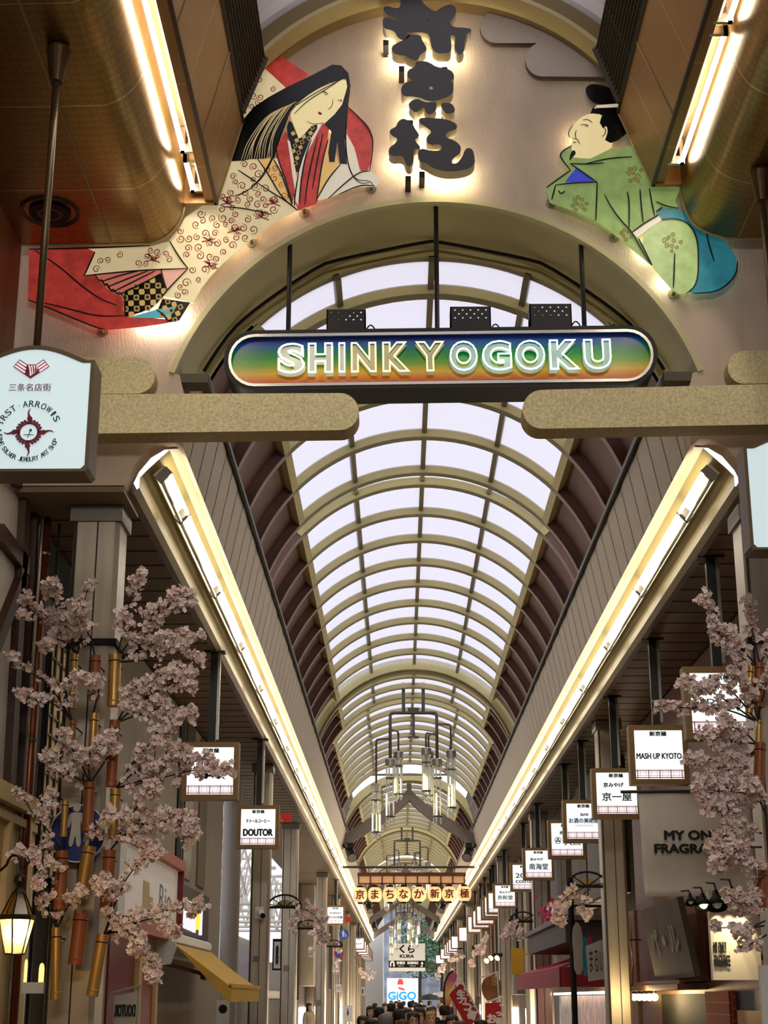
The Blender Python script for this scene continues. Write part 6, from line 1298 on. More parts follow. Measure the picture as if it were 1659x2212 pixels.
# clothes shop
rk = thing('clothes_rail', 'black pole rail with hanging clothes beside the first right column', 'clothes rail', (4.2, 33.5, FLOOR)); xp = at(1235, 2000, 31.5).x
mb = MB(); mb.tube([(xp, 31.5, FLOOR), (xp, 31.5, 3.95)], .06, 8); mb.tube([(xp, 31.5, 3.4), (4.5, 31.5, 3.4)], .03, 6); mb.build('pole', M_black, rk)
for k, (px0, px1, p0, p1, c_, nm) in enumerate(((1239, 1258, 1992, 2105, (150, 146, 136), 'grey'), (1259, 1270, 2022, 2108, (40, 140, 156), 'turquoise'), (1272, 1279, 2020, 2080, (170, 40, 60), 'crimson'))):
    Yc = 31.2+.1*k; a, b = at(px0, p1, Yc), at(px1, p0, Yc); root = thing('hanging_garment', '%s garment hanging on the rail beside the first right column' % nm, 'garment', ((a.x+b.x)/2, Yc, a.z)); w = b.x-a.x; h = b.z-a.z; cx = (a.x+b.x)/2
    mb = MB(); mb.prism([smooth_poly([(cx-w*.12, Yc, b.z), (cx+w*.12, Yc, b.z), (cx+w*.45, Yc, b.z-h*.14), (cx+w*.5, Yc, b.z-h*.5), (cx+w*.4, Yc, b.z-h*.52), (cx+w*.38, Yc, a.z), (cx-w*.4, Yc, a.z), (cx-w*.42, Yc, b.z-h*.52), (cx-w*.5, Yc, b.z-h*.5), (cx-w*.45, Yc, b.z-h*.14)], 1)], (0, .05, 0)); mb.build('cloth', mat('garment_'+nm, c_, .8), root); mb = MB(); mb.tube([(cx-w*.3, Yc+.02, b.z-h*.06), (cx, Yc+.02, b.z+.06), (cx+w*.3, Yc+.02, b.z-h*.06)], .008, 4); mb.tube([(cx, Yc+.02, b.z+.05), (cx, 31.5, 3.39)], .006, 4); mb.build('hanger', M_dark, root)
YV = 30.6; a, b = at(1268, 2120, YV), at(1310, 2030, YV); vb = thing('vinyl_banner', 'shiny silver banner with squeezed black brush writing right of the garments', 'banner', ((a.x+b.x)/2, YV, a.z))
mb = MB(); mb.prism([[(a.x+.03, YV, a.z), (b.x, YV, a.z+.05), (b.x, YV, b.z+.04), (a.x, YV, b.z-.12)]], (0, .02, 0)); mb.build('sheet', mat('silver_vinyl', (176, 174, 168), .25, .3), vb); mb = MB(); mb.tube([(b.x-.02, YV+.015, b.z), (XR, YV+.015, b.z)], .015, 6); mb.build('wall_arm', M_dark, vb); mb = MB(); letter(mb, 'まるい', Matrix.Translation(((a.x+b.x)/2, YV-.01, (a.z+b.z)/2)), w=(b.x-a.x)*.7, h=(b.z-a.z)*.55); mb.build('lettering', M_dark, vb)
# red awning, ledge and vases
ra = thing('awning', 'dark pink awning over the lit shop between two right columns', 'awning', (4.2, 41, 1.9)); xo = at(1086, 2110, 46).x
mb = MB(); Pz = [(XR+.2, 2.75), (3.35, 2.28)]; mb.extr(Pz, 33.5, 45.5, 0); mb.extr([(x, z-.02) for x, z in Pz], 33.5, 45.5, 0, flip=True); mb.build('canopy', mat('dark_pink_canvas', (190, 44, 66), .7), ra); mb = MB(); mb.box(3.33, 3.36, 33.5, 45.5, 1.88, 2.28); mb.box(3.35, XR, 33.5, 33.53, 1.88, 2.28); mb.build('valance', mat('dark_red_canvas', (140, 22, 40), .7), ra)
lg = thing('shop_lit_band', 'thin white light line under the dark pink awning', 'light', (4.4, 39, 1.7)); mb = MB(); mb.box(4.3, 4.36, 33.6, 45, 1.74, 1.80); mb.build('light_tube', mat('shop_tube', (250, 255, 240), .4, emit=3), lg)
mb = MB(); mb.box(4.5, 4.6, 33.5, 45.5, FLOOR, 1.72); tag(mb.build('goods_wall', mat('pale_goods_wall', (206, 196, 180), .7, noise=.35, scale=3, emit=.12)), 'pale lit wall of goods under the dark pink awning', 'display')
mb = MB(); mb.box(3.40, XR, 33.4, 43.5, 3.22, 3.33); tag(mb.build('upper_ledge', mat('grey_ledge', (96, 84, 80), .6)), 'grey ledge that carries white vases above the dark pink awning', 'ledge')
mb = MB(); mb.box(3.5, XR, 33.6, 43.4, 2.78, 3.21); tag(mb.build('ledge_fascia', mat('dark_grey_front', (72, 64, 62), .7)), 'dark grey panel between the vase ledge and the pink awning', 'wall panel')
for k, (x, Y, lab) in enumerate(((1206, 37.0, 'white jar vase at the right on the upper ledge'), (1191, 38.2, 'white jar vase at the left on the upper ledge, half behind the column'), (1226, 35.4, 'tall pale vase at the far right on the upper ledge'))):
    c = at(x, 2000, Y); c.z = 3.33; c.y = Y; root = thing('white_vase', lab, 'vase', c, 'vases on the upper ledge'); mb = MB(); mb.lathe([(.07, 0), (.13, .12), (.16, .24), (.12, .36), (.07, .42), (.085, .46)], c, 18); mb.build('body', M_white, root, smooth=True)
c = at(1190, 1975, 37.6); mb = MB(); rnd = random.Random(2)
for i in range(60):
    p = c+Vector((rnd.gauss(0, .12), rnd.gauss(0, .12), rnd.gauss(.05, .12))); e = Vector((rnd.gauss(0, 1), rnd.gauss(0, 1), rnd.gauss(0, 1))).normalized()*.06; f = e.cross(Vector((.3, 1, .2))).normalized()*.05; mb.quad(p-e, p-f, p+e, p+f)
mb.tube([(c.x, 37.6, 3.33), c], .02, 5); tag(mb.build('magenta_flowers', mat('magenta_petal', (214, 60, 120), .6)), 'magenta flower bunch on the upper ledge beside the vases', 'flowers')
# upright strips, pipes and panels of the right fronts
rnd = random.Random(21); M_g1 = mat('front_grey', (98, 90, 84), .7); M_g2 = mat('front_brown', (84, 62, 44), .7); M_g3 = mat('front_cream', (170, 156, 130), .7); M_g4 = mat('front_darkred', (110, 24, 22), .6)
y = 33.6; k = 0
while y < 150:
    d = rnd.uniform(.8, 2.6); m = rnd.choice((M_g1, M_g2, M_bldR, M_g1, M_g3, M_dark)); z0 = 3.8 if y < 45 else rnd.choice((2.2, 1.8, FLOOR)); mb = MB(); mb.box(XR-rnd.uniform(.05, .2), XR+.3, y, y+d, z0, 6.68); struct(mb.build('wall_right_panel', m), 'upright front panel on the right'); y += d+rnd.uniform(0, .6); k += 1
y = 73
while y < 150:
    d = rnd.uniform(.8, 2.6); m = rnd.choice((M_g1, M_g2, M_bldL, M_g3, M_conc)); mb = MB(); mb.box(X0-4.9, X0-4.9+rnd.uniform(.1, .6), y, y+d, rnd.choice((2.2, FLOOR)), 6.68); struct(mb.build('wall_left_panel', m), 'upright front panel on the left'); y += d+rnd.uniform(0, .8)
a, b = at(1106, 2105, 47.5), at(1131, 2048, 47.5); mb = MB(); mb.box(a.x, b.x, 47.5, 47.6, a.z, b.z); mb.box(b.x, XR, 47.53, 47.57, b.z-.2, b.z-.14); tag(mb.build('yellow_sign_board', mat('mustard_board', (196, 150, 20), .6)), 'mustard yellow board between the second and third right columns', 'sign')
for k, (x, y) in enumerate(((1055, 2072), (1064, 2066), (1078, 2066))):
    c = at(x, y, 58.2); root = thing('shop_spotlight', '%s lit clip spotlight near the brown fan banner' % ordi(k), 'spotlight', c, 'clip spotlights on the right'); d = Vector((-.5, -.6, -.4)).normalized(); mb = MB(); mb.tube([c-d*.18, c, c+d*.12], [.05, .08, .11], 8); mb.build('housing', M_dark, root); mb = MB(); mb.tube([c+d*.121, c+d*.14], .10, 8); mb.build('lens', mat('spot_glow', (255, 220, 150), .4, emit=6), root); mb = MB(); mb.tube([c-d*.1, (max(c.x, 3.7), 58.6, c.z+.12)], .02, 5); mb.build('arm', M_dark, root)
# tall advertising flags above the crowd
fl = thing('feather_flag', 'tall curved feather flag in pink and orange above the crowd', 'flag', at(972, 2190, 50)); YF2 = 50; o_ = [(962,2185),(960,2150),(962,2125),(968,2108),(978,2099),(986,2101),(988,2108),(984,2125),(978,2145),(974,2165),(970,2190)]
m = mat('feather_flag_print', (180, 100, 80), .7); nt, bs = nodes_of(m); tcn = nt.nodes.new('ShaderNodeTexCoord'); sx = nt.nodes.new('ShaderNodeSeparateXYZ'); crn = nt.nodes.new('ShaderNodeValToRGB'); nzn = nt.nodes.new('ShaderNodeTexNoise'); nzn.inputs['Scale'].default_value = 3; nt.links.new(tcn.outputs['Generated'], sx.inputs[0]); ad = nt.nodes.new('ShaderNodeMath'); ad.operation = 'MULTIPLY_ADD'; nt.links.new(nzn.outputs[0], ad.inputs[0]); ad.inputs[1].default_value = .3; nt.links.new(sx.outputs[2], ad.inputs[2]); nt.links.new(ad.outputs[0], crn.inputs[0]); nt.links.new(crn.outputs[0], bs.inputs['Base Color']); e = crn.color_ramp.elements; e[0].position = .3; e[0].color = lin((150, 70, 30)); e[1].position = 1; e[1].color = lin((160, 76, 104)); q = e.new(.6); q.color = lin((214, 160, 70))
mb = MB(); mb.prism([smooth_poly(pp(o_, YF2), 1)], (0, .02, 0)); mb.build('sail', m, fl); mb = MB(); mb.tube([at(961, 2186, YF2), at(959, 2150, YF2), at(961, 2122, YF2), at(969, 2104, YF2), at(979, 2097, YF2)], .03, 5); mb.tube([at(961, 2186, YF2), (at(961, 2186, YF2).x, YF2, FLOOR)], .03, 6); mb.build('pole', M_black, fl)
M_nob = mat('red_banner_cloth', (176, 20, 26), .7, noise=.08, scale=3)
def nobori(label, quad, Y, text, tp):
    root = thing('advertising_banner', label, 'banner', at(*quad[0], Y)); mb = MB(); mb.prism([pp(quad, Y)], (0, .015, 0)); mb.build('cloth', M_nob, root)
    e = (at(*quad[1], Y)-at(*quad[2], Y)).normalized(); mb = MB(); t1 = at(*quad[1], Y)+e*.1; mb.tube([t1, at(*quad[2], Y)], .02, 6)
    if abs(e.x) > .2: mb.tube([at(*quad[2], Y), (at(*quad[2], Y).x, Y, FLOOR)], .02, 6)
    else: mb.tube([at(*quad[2], Y), (at(*quad[2], Y).x, Y, FLOOR)], .02, 6)
    mb.tube([t1, at(*quad[0], Y)], .015, 5); mb.build('pole', M_white, root)
    for i in range(5): pass
    mb = MB()
    for (s, x, y, h, ang) in tp: letter(mb, s, Matrix.Translation(at(x, y, Y)+Vector((0, -.01, 0))) @ Matrix.Rotation(ang, 4, 'Y'), h=h, bold=.012)
    mb.build('lettering', M_white, root); mb = MB()
    for i in range(6): p = at(*quad[1], Y)*(1-(i+.3)/6)+at(*quad[2], Y)*((i+.3)/6); mb.box(p.x-.05, p.x+.03, Y-.012, Y, p.z-.018, p.z+.018)
    mb.build('loop', M_white, root); return root
nobori('tilted red advertising banner with white Japanese writing above the crowd', [(970,2148),(998,2121),(1038,2195),(1010,2222)], 33, '', [('生', 996, 2148, .17, -.0), ('八', 1002, 2162, .14, .3), ('つ', 1008, 2175, .14, .3), ('橋', 1019, 2192, .17, .3)])
nobori('upright red advertising banner at the lower right of the crowd', [(1048,2167),(1085,2165),(1086,2290),(1048,2290)], 29.6, '', [('お', 1062, 2200, .15, 0), ('茶', 1077, 2205, .10, 0), ('つ', 1077, 2190, .06, 0)])
fn = thing('fan_banner', 'round brown fan-shaped advertising banner beside the first clip spotlight', 'banner', at(1062, 2140, 36)); P = [(1040+22+22*math.cos(t*.26), 2132+24*math.sin(t*.26)*(1.35 if math.sin(t*.26) > 0 else 1)) for t in range(24)]
mb = MB(); mb.prism([pp(P, 36)], (0, .02, 0)); mb.build('print', mat('brown_food_print', (146, 96, 52), .7, noise=.45, scale=2.5), fn); mb = MB(); mb.tube([at(1036, 2112, 36), at(1074, 2100, 36)], .015, 5); mb.tube([(at(1084, 2140, 36).x, 36, FLOOR), at(1074, 2098, 36)], .02, 5); mb.build('pole', M_white, fn); mb = MB(); letter(mb, '京都', Matrix.Translation(at(1068, 2118, 35.98)), w=.12, h=.22); mb.build('lettering', mat('gold_print', (220, 190, 90), .5), fn)
on_col('round-cornered white machine edge at the right border under the blossoms', 'white_cabinet', 'cabinet', 1651, 2085, 1700, 2260, 15.2, M_white)
# ================================================================== cherry blossom sprays in bamboo vases
M_pet = [mat('petal_pale', (248, 226, 218), .65), mat('petal_pink', (238, 206, 200), .65), mat('petal_cream', (250, 236, 224), .65)]
M_twig = mat('dark_twig', (44, 30, 26), .8); M_pist = mat('flower_heart', (150, 84, 90), .7)
M_bgold = mat('gold_bamboo', (186, 146, 78), .34, .55, noise=.08); M_brn = mat('orange_brown_bamboo', (146, 78, 36), .42, noise=.18, scale=3, stretch=(3, 3, .5))
def flower(mb, c, nrm, r, rnd):
    n = nrm.normalized(); a = n.cross(Vector((rnd.gauss(0, 1), rnd.gauss(0, 1), rnd.gauss(0, 1)))).normalized(); b = n.cross(a); mi = rnd.choice((0, 0, 1, 2)); cup = rnd.uniform(.1, .55); ph = rnd.uniform(0, 6.28)
    for k in range(5):
        t = ph+k*1.2566; d = a*math.cos(t)+b*math.sin(t); s = a*(-math.sin(t))+b*math.cos(t)
        p0 = c; p1 = c+d*r*.55+s*r*.42+n*r*cup*.5; p2 = c+d*r*1.0+s*r*.22+n*r*cup; p3 = c+d*r*1.0-s*r*.22+n*r*cup*1.05; p4 = c+d*r*.55-s*r*.42+n*r*cup*.5
        mb.add([p0, p1, p2, p3, p4], [(0, 1, 2, 3, 4)], mi)
    q = [c+n*r*.12+(a*math.cos(u)+b*math.sin(u))*r*.16 for u in (0, 1.57, 3.14, 4.71)]; mb.add(q, [(0, 1, 2, 3)], 3)
def spray(label, pts, Y, dens, seed, wid=26, dy=0.5, group='cherry blossom sprays', fr=0.027, start=.25, root=None, name='cherry_blossom_branch'):
    """pts: pixels from the stem's foot to its tip; the tip comes forward by dy; dens flowers in all"""
    rnd = random.Random(seed); n = len(pts); W = [at(x, y, Y-dy*(i/(n-1))**1.3) for i, (x, y) in enumerate(pts)]; S = smooth_poly(W, 3, False); k = Y/3323.0*1.04
    if root is None: root = thing(name, label, 'flower branch', W[0], group)
    mb = MB(); m = len(S); mb.tube(S, [.011*(1-.75*i/(m-1)) for i in range(m)], 5); tips = []
    for j in range(max(4, dens//9)):
        t = start+(1-start)*rnd.random()**.8; i = min(m-2, int(t*(m-1))); p = S[i]; d = (S[i+1]-S[i]).normalized(); o = Vector((rnd.gauss(0, 1), rnd.gauss(0, .8), rnd.gauss(.15, 1))).normalized()
        l = wid*k*rnd.uniform(.5, 1.35)*(1-.35*t); q = p+(d*.7+o).normalized()*l; mid = p.lerp(q, .5)+Vector((rnd.gauss(0, .01), rnd.gauss(0, .01), .012)); mb.tube([p, mid, q], [.005, .004, .002], 4, cap=False); tips.append((mid, q))
    tips.append((S[int(m*.8)], S[-1])); mb.build('twigs', M_twig, root)
    mb = MB()
    for j in range(dens):
        a, b = rnd.choice(tips); c = a.lerp(b, rnd.uniform(.15, 1.08))+Vector((rnd.gauss(0, 1), rnd.gauss(0, 1), rnd.gauss(0, 1)))*fr*.75
        nn = Vector((rnd.gauss(0, .7), rnd.gauss(-.6, .7), rnd.gauss(0, .7))); flower(mb, c, nn, fr*rnd.uniform(.75, 1.2), rnd)
    o = mb.build('blossoms', M_pet+[M_pist], root); o['kind'] = 'stuff'; return root
def vase(label, x0, y0, x1, y1, w, gold, Y, group):
    a, b = at(x0, y0, Y), at(x1, y1, Y); r = w/2*Y/3323*1.03; root = thing('bamboo_vase', label, 'vase', b, group); m = M_bgold if gold else M_brn; d = (a-b); L = d.length; z = d.normalized(); x = z.cross(Vector((0, 1, 0))).normalized(); y = z.cross(x); M = Matrix((x, y, z)).transposed()
    mb = MB(); mb.lathe([(r*.98, 0), (r, .01), (r, L*.10-.008), (r*1.05, L*.10), (r*.97, L*.10+.008), (r*.97, L*.5), (r*.98, L*.88-.006), (r*1.06, L*.88), (r, L*.88+.008), (r*1.02, L), (r*.8, L), (r*.78, L-.05)], b, 28, M=M); mb.build('bamboo_tube', m, root, smooth=False)
    mb = MB(); q = b+z*(L*.86); mb.lathe([(r*1.03, 0), (r*1.07, .005), (r*1.03, .01)], q, 14, M=M); mb.tube([q+Vector((0, r, 0)), (q.x, 15.44, q.z)], .008, 5); mb.build('wire', M_black, root); return root
YV1 = 15.1
LV = [('small gold', 161, 1412, 155, 1531, 17, 1), ('short orange-brown', 207, 1417, 204, 1512, 22, 0), ('largest upright gold', 249, 1414, 245, 1526, 27, 1), ('slim gold', 204, 1541, 197, 1662, 18, 1), ('long orange-brown', 249, 1556, 240, 1700, 23, 0), ('red-brown', 158, 1557, 154, 1625, 14, 0), ('broad red-brown', 194, 1690, 189, 1796, 24, 0), ('gold', 250, 1704, 244, 1812, 22, 1), ('thin gold', 141, 1730, 137, 1808, 15, 1), ('tall red-brown', 134, 1838, 128, 1965, 26, 0), ('slanting gold', 193, 1828, 173, 1941, 28, 1), ('dark brown', 237, 1836, 229, 1965, 26, 0), ('long slim gold', 122, 2004, 120, 2160, 21, 1), ('slanting orange-brown', 176, 1973, 163, 2084, 31, 0), ('long slanting gold', 223, 2018, 199, 2152, 25, 1)]
LV.sort(key=lambda e: e[2])
for i, (nm, *v) in enumerate(LV):
    vase('%s bamboo vase on the near left pillar, %s from the top' % (nm, ordi(i)), *v[:5], v[5], YV1-.06*(i % 3), 'bamboo vases on the near left pillar')
LB = [([(256,1420),(290,1370),(345,1320),(398,1290)], 190, 34), ([(254,1418),(268,1350),(285,1290),(300,1238)], 80, 18), ([(258,1422),(300,1400),(345,1390),(385,1380)], 170, 36), ([(262,1430),(330,1425),(390,1395),(432,1370)], 46, 16), ([(262,1424),(330,1390),(390,1405),(430,1420)], 40, 14),
 ([(254,1560),(300,1520),(350,1480),(405,1470)], 190, 38), ([(254,1560),(310,1540),(360,1520),(412,1545)], 120, 30), ([(252,1562),(280,1510),(330,1460),(390,1450)], 90, 28),
 ([(252,1700),(300,1660),(350,1640),(400,1625)], 170, 36), ([(252,1702),(320,1690),(420,1660),(498,1668)], 110, 22), ([(252,1702),(290,1640),(330,1600),(372,1570)], 90, 26), ([(252,1702),(330,1680),(400,1640),(450,1640)], 70, 20),
 ([(250,1815),(300,1780),(350,1770),(415,1790)], 190, 34), ([(250,1815),(280,1770),(310,1720),(335,1700)], 90, 26), ([(250,1820),(300,1770),(360,1760),(405,1810)], 80, 22),
 ([(165,1412),(140,1350),(118,1310),(112,1262)], 120, 24), ([(163,1412),(120,1350),(85,1330),(55,1290)], 60, 15), ([(163,1412),(110,1340),(70,1340),(38,1330)], 40, 13), ([(167,1412),(180,1360),(175,1330),(190,1270)], 60, 22), ([(167,1412),(150,1390),(110,1375),(100,1400)], 60, 20),
 ([(205,1418),(195,1370),(165,1340),(160,1310)], 60, 20), ([(155,1556),(110,1480),(60,1450),(22,1418)], 40, 12), ([(155,1556),(120,1520),(80,1510),(40,1500)], 60, 14), ([(155,1556),(140,1500),(150,1470),(190,1460)], 70, 20), ([(200,1545),(210,1510),(215,1480),(205,1470)], 40, 14),
 ([(195,1692),(170,1640),(150,1610),(140,1590)], 90, 26), ([(195,1692),(190,1640),(200,1620),(220,1610)], 110, 26), ([(198,1690),(160,1680),(130,1660),(110,1640)], 80, 24), ([(196,1690),(230,1640),(245,1610),(240,1590)], 70, 18), ([(140,1735),(120,1710),(110,1740),(90,1760)], 60, 20),
 ([(134,1840),(110,1800),(80,1770),(40,1710)], 26, 12), ([(132,1838),(100,1830),(70,1850),(35,1840)], 34, 15), ([(193,1830),(200,1790),(235,1770),(240,1760)], 60, 20), ([(122,2004),(110,1940),(90,1890),(75,1850)], 50, 18), ([(122,2004),(120,1930),(130,1880),(110,1860)], 36, 16), ([(124,2004),(145,1960),(160,1930),(180,1925)], 50, 16), ([(122,2004),(100,1960),(85,1930),(80,1910)], 36, 14),
 ([(237,1838),(270,1800),(300,1800),(330,1830)], 90, 26), ([(225,2018),(245,1960),(280,1880),(340,1835)], 90, 24), ([(225,2018),(250,1960),(240,1910),(215,1910)], 100, 24), ([(225,2018),(280,1985),(350,1970),(432,1955)], 120, 22), ([(225,2018),(270,2010),(310,2050),(335,2108)], 120, 22), ([(225,2018),(300,1990),(350,1980),(370,2010)], 80, 20), ([(225,2018),(255,2000),(290,2020),(300,2040)], 70, 20)]
LB.sort(key=lambda e: e[0][-1][1])
for i, (p, d, w) in enumerate(LB):
    spray('pink cherry blossom branch on the near left pillar, its tip %s from the top' % ordi(i), p, YV1-.02, int(d*2.6), 100+i, w, .35+.25*((i*7) % 4)/3, 'cherry blossom branches on the near left pillar')
RV = [('broad orange-brown', 1640, 1433, 1637, 1528, 27, 0), ('gold', 1622, 1440, 1618, 1540, 16, 1), ('short gold', 1640, 1556, 1638, 1612, 16, 1), ('long red-brown', 1642, 1605, 1638, 1722, 24, 0), ('red-brown', 1648, 1880, 1646, 1960, 22, 0)]
for i, (nm, *v) in enumerate(RV): vase('%s bamboo vase on the near right pillar, %s from the top' % (nm, ordi(i)), *v[:5], v[5], YV1-.06*(i % 2), 'bamboo vases on the near right pillar')
RB = [([(1635,1438),(1600,1400),(1560,1360),(1522,1298)], 120, 22), ([(1640,1432),(1632,1390),(1618,1340),(1614,1296)], 60, 14), ([(1636,1440),(1600,1420),(1570,1400),(1545,1350)], 110, 26), ([(1640,1436),(1655,1410),(1660,1380),(1668,1370)], 40, 14),
 ([(1638,1560),(1570,1530),(1500,1530),(1418,1525)], 90, 16), ([(1636,1560),(1580,1520),(1530,1490),(1475,1470)], 90, 20), ([(1636,1560),(1590,1500),(1550,1470),(1500,1500)], 80, 20), ([(1640,1560),(1620,1500),(1600,1470),(1580,1450)], 80, 22), ([(1640,1540),(1655,1480),(1660,1450),(1662,1440)], 40, 18),
 ([(1640,1608),(1590,1600),(1550,1610),(1525,1590)], 110, 28), ([(1640,1612),(1610,1640),(1560,1640),(1490,1640)], 90, 20), ([(1640,1615),(1600,1650),(1560,1670),(1520,1690)], 130, 30), ([(1640,1615),(1610,1580),(1580,1570),(1560,1560)], 90, 24),
 ([(1642,1730),(1600,1710),(1560,1700),(1508,1700)], 120, 26), ([(1642,1730),(1600,1740),(1570,1760),(1530,1745)], 120, 28), ([(1645,1800),(1610,1790),(1570,1800),(1545,1830)], 120, 28), ([(1645,1830),(1600,1830),(1570,1850),(1548,1870)], 70, 22), ([(1648,1880),(1620,1860),(1600,1850),(1590,1840)], 90, 24), ([(1655,1760),(1645,1740),(1630,1700),(1620,1690)], 90, 24), ([(1655,1890),(1640,1900),(1630,1930),(1615,1960)], 60, 20),
 ([(1650,1965),(1620,1960),(1600,1950),(1580,1940)], 110, 26), ([(1650,2000),(1620,2005),(1580,2005),(1540,2002)], 34, 10), ([(1652,1990),(1630,2000),(1610,2010),(1590,2020)], 40, 14), ([(1655,2020),(1640,2030),(1620,2040),(1600,2050)], 26, 12)]
RB.sort(key=lambda e: e[0][-1][1])
for i, (p, d, w) in enumerate(RB): spray('pink cherry blossom branch on the near right pillar, its tip %s from the top' % ordi(i), p, YV1-.02, int(d*2.6), 300+i, w, .35+.25*((i*7) % 4)/3, 'cherry blossom branches on the near right pillar')
# farther sprays below fan-shaped brackets on the columns
def bracket(label, px0, py0, px1, Y, side):
    a, b = at(px0, py0, Y), at(px1, py0, Y); root = thing('fan_bracket', label, 'bracket', ((a.x+b.x)/2, Y, a.z), 'fan-shaped brackets on the columns'); w = (b.x-a.x); c = (a+b)/2
    mb = MB(); mb.tube([a, b], .028, 5); mb.tube([c+Vector((w/2*math.cos(t*.262), 0, w*.36*math.sin(t*.262))) for t in range(13)], .022, 5)
    mb.build('rail', M_black, root); mb = MB(); P = [c+Vector((w*.26*math.cos(t*.262), .01, w*.22*math.sin(t*.262))) for t in range(13)]; mb.prism([P], (0, .01, 0)); mb.build('fan', mat('fan_ochre', (150, 128, 80), .6), root); mb = MB()
    for t in (1, 3, 6, 9, 11): mb.tube([c, c+Vector((w*.48*math.cos(t*.262), 0, w*.34*math.sin(t*.262)))], .010, 4)
    e = b if side < 0 else a; mb.tube(smooth_poly([e, e+Vector((-.1*side*-1, 0, .1)), e+Vector((0, 0, .16)), e+Vector((.1*side, 0, .1))], 1, False), .015, 4); mb.build('scroll', M_black, root)
BR = [(578, 1960, 651, 35.0, -1, 'second'), (640, 2006, 690, 47.2, -1, 'third'), (702, 2045, 740, 66.4, -1, 'fourth'), (1226, 1915, 1312, 29.3, 1, 'first'), (1101, 1991, 1158, 44.6, 1, 'second'), (1020, 2049, 1046, 73.2, 1, 'fourth')]
for i, (x0, y0, x1, Y, s, nm) in enumerate(BR): bracket('black fan-shaped bracket on the %s %s column' % (nm, 'left' if s < 0 else 'right'), x0, y0, x1, Y, s)
FB = [([(640,1962),(665,1965),(690,1985),(700,2030)], 35.0, 190, 18, 'below the fan bracket on the second left column'), ([(635,1962),(645,1975),(640,1990),(632,2003)], 35.0, 60, 12, 'at the inner end of the fan bracket on the second left column'), ([(675,2008),(690,2015),(685,2040),(672,2060)], 47.2, 90, 12, 'below the fan bracket on the third left column'),
 ([(738,2046),(732,2060),(728,2075),(724,2090)], 66.4, 50, 8, 'below the fan bracket on the fourth left column'), ([(765,2066),(775,2085),(785,2100),(792,2112)], 80, 90, 9, 'on a farther left column beside the round blue sign'), ([(782,2090),(795,2090),(802,2096),(806,2104)], 95, 40, 7, 'far along the left columns'),
 ([(1260,1918),(1235,1930),(1210,1950),(1204,1985)], 29.3, 230, 20, 'below the fan bracket on the first right column'), ([(1275,1920),(1255,1935),(1262,1965),(1268,1980)], 29.3, 70, 14, 'at the wall end of the fan bracket on the first right column'), ([(1120,1993),(1105,2000),(1096,2010),(1094,2022)], 44.6, 110, 11, 'below the fan bracket on the second right column'), ([(1130,1995),(1124,2005),(1122,2015),(1122,2026)], 44.6, 60, 9, 'at the inner end of the fan bracket on the second right column'),
 ([(1066,2022),(1050,2028),(1040,2045),(1036,2060)], 58.4, 130, 10, 'on the third right column'), ([(1030,2050),(1022,2060),(1020,2075),(1020,2085)], 73.2, 70, 7, 'below the fan bracket on the fourth right column'), ([(1000,2060),(985,2068),(970,2080),(955,2095)], 87.6, 130, 8, 'on the fifth right column'), ([(985,2098),(970,2100),(955,2103),(945,2106)], 102, 50, 6, 'far along the right columns')]
for i, (p, Y, d, w, nm) in enumerate(FB): spray('pink blossom spray %s' % nm, p, Y, d, 500+i, w, .3, 'distant cherry blossom sprays', fr=.03+.0005*Y, start=.1)
# ================================================================== the crowd in the street
def skin_mesh(name, V, E, Rd, root=0, lvl=1):
    me = bpy.data.meshes.new(name); me.from_pydata(V, E, []); o = bpy.data.objects.new(name, me); COL.objects.link(o)
    o.modifiers.new('s', 'SKIN'); o.modifiers['s'].use_smooth_shade = True
    for i, r in enumerate(Rd): me.skin_vertices[0].data[i].radius = r if isinstance(r, tuple) else (r, r)
    for i in range(len(V)): me.skin_vertices[0].data[i].use_root = (i == root)
    sd = o.modifiers.new('d', 'SUBSURF'); sd.levels = lvl; sd.render_levels = lvl
    dg = bpy.context.evaluated_depsgraph_get(); out = bpy.data.meshes.new_from_object(o.evaluated_get(dg)); bpy.data.objects.remove(o); bpy.data.meshes.remove(me)
    out.polygons.foreach_set('use_smooth', [True]*len(out.polygons)); return out
HEADR = [(-.118,.016,-.086,-.050),(-.104,.034,-.097,-.020),(-.080,.050,-.100,.020),(-.050,.061,-.097,.055),(-.012,.069,-.094,.080),(.025,.073,-.092,.092),(.060,.073,-.085,.094),(.090,.062,-.066,.080),(.110,.042,-.038,.055),(.120,.014,-.006,.020)]
HZ = 1.590
def ring_pt(r, k, n, gx=0.0, gy=0.0):
    z, w, yf, yb = r; t = 2*math.pi*k/n; c, s = math.cos(t), math.sin(t); yc = (yf+yb)/2
    return ((w+gx)*c, yc+((yb-yf)/2+gy)*s, HZ+z)
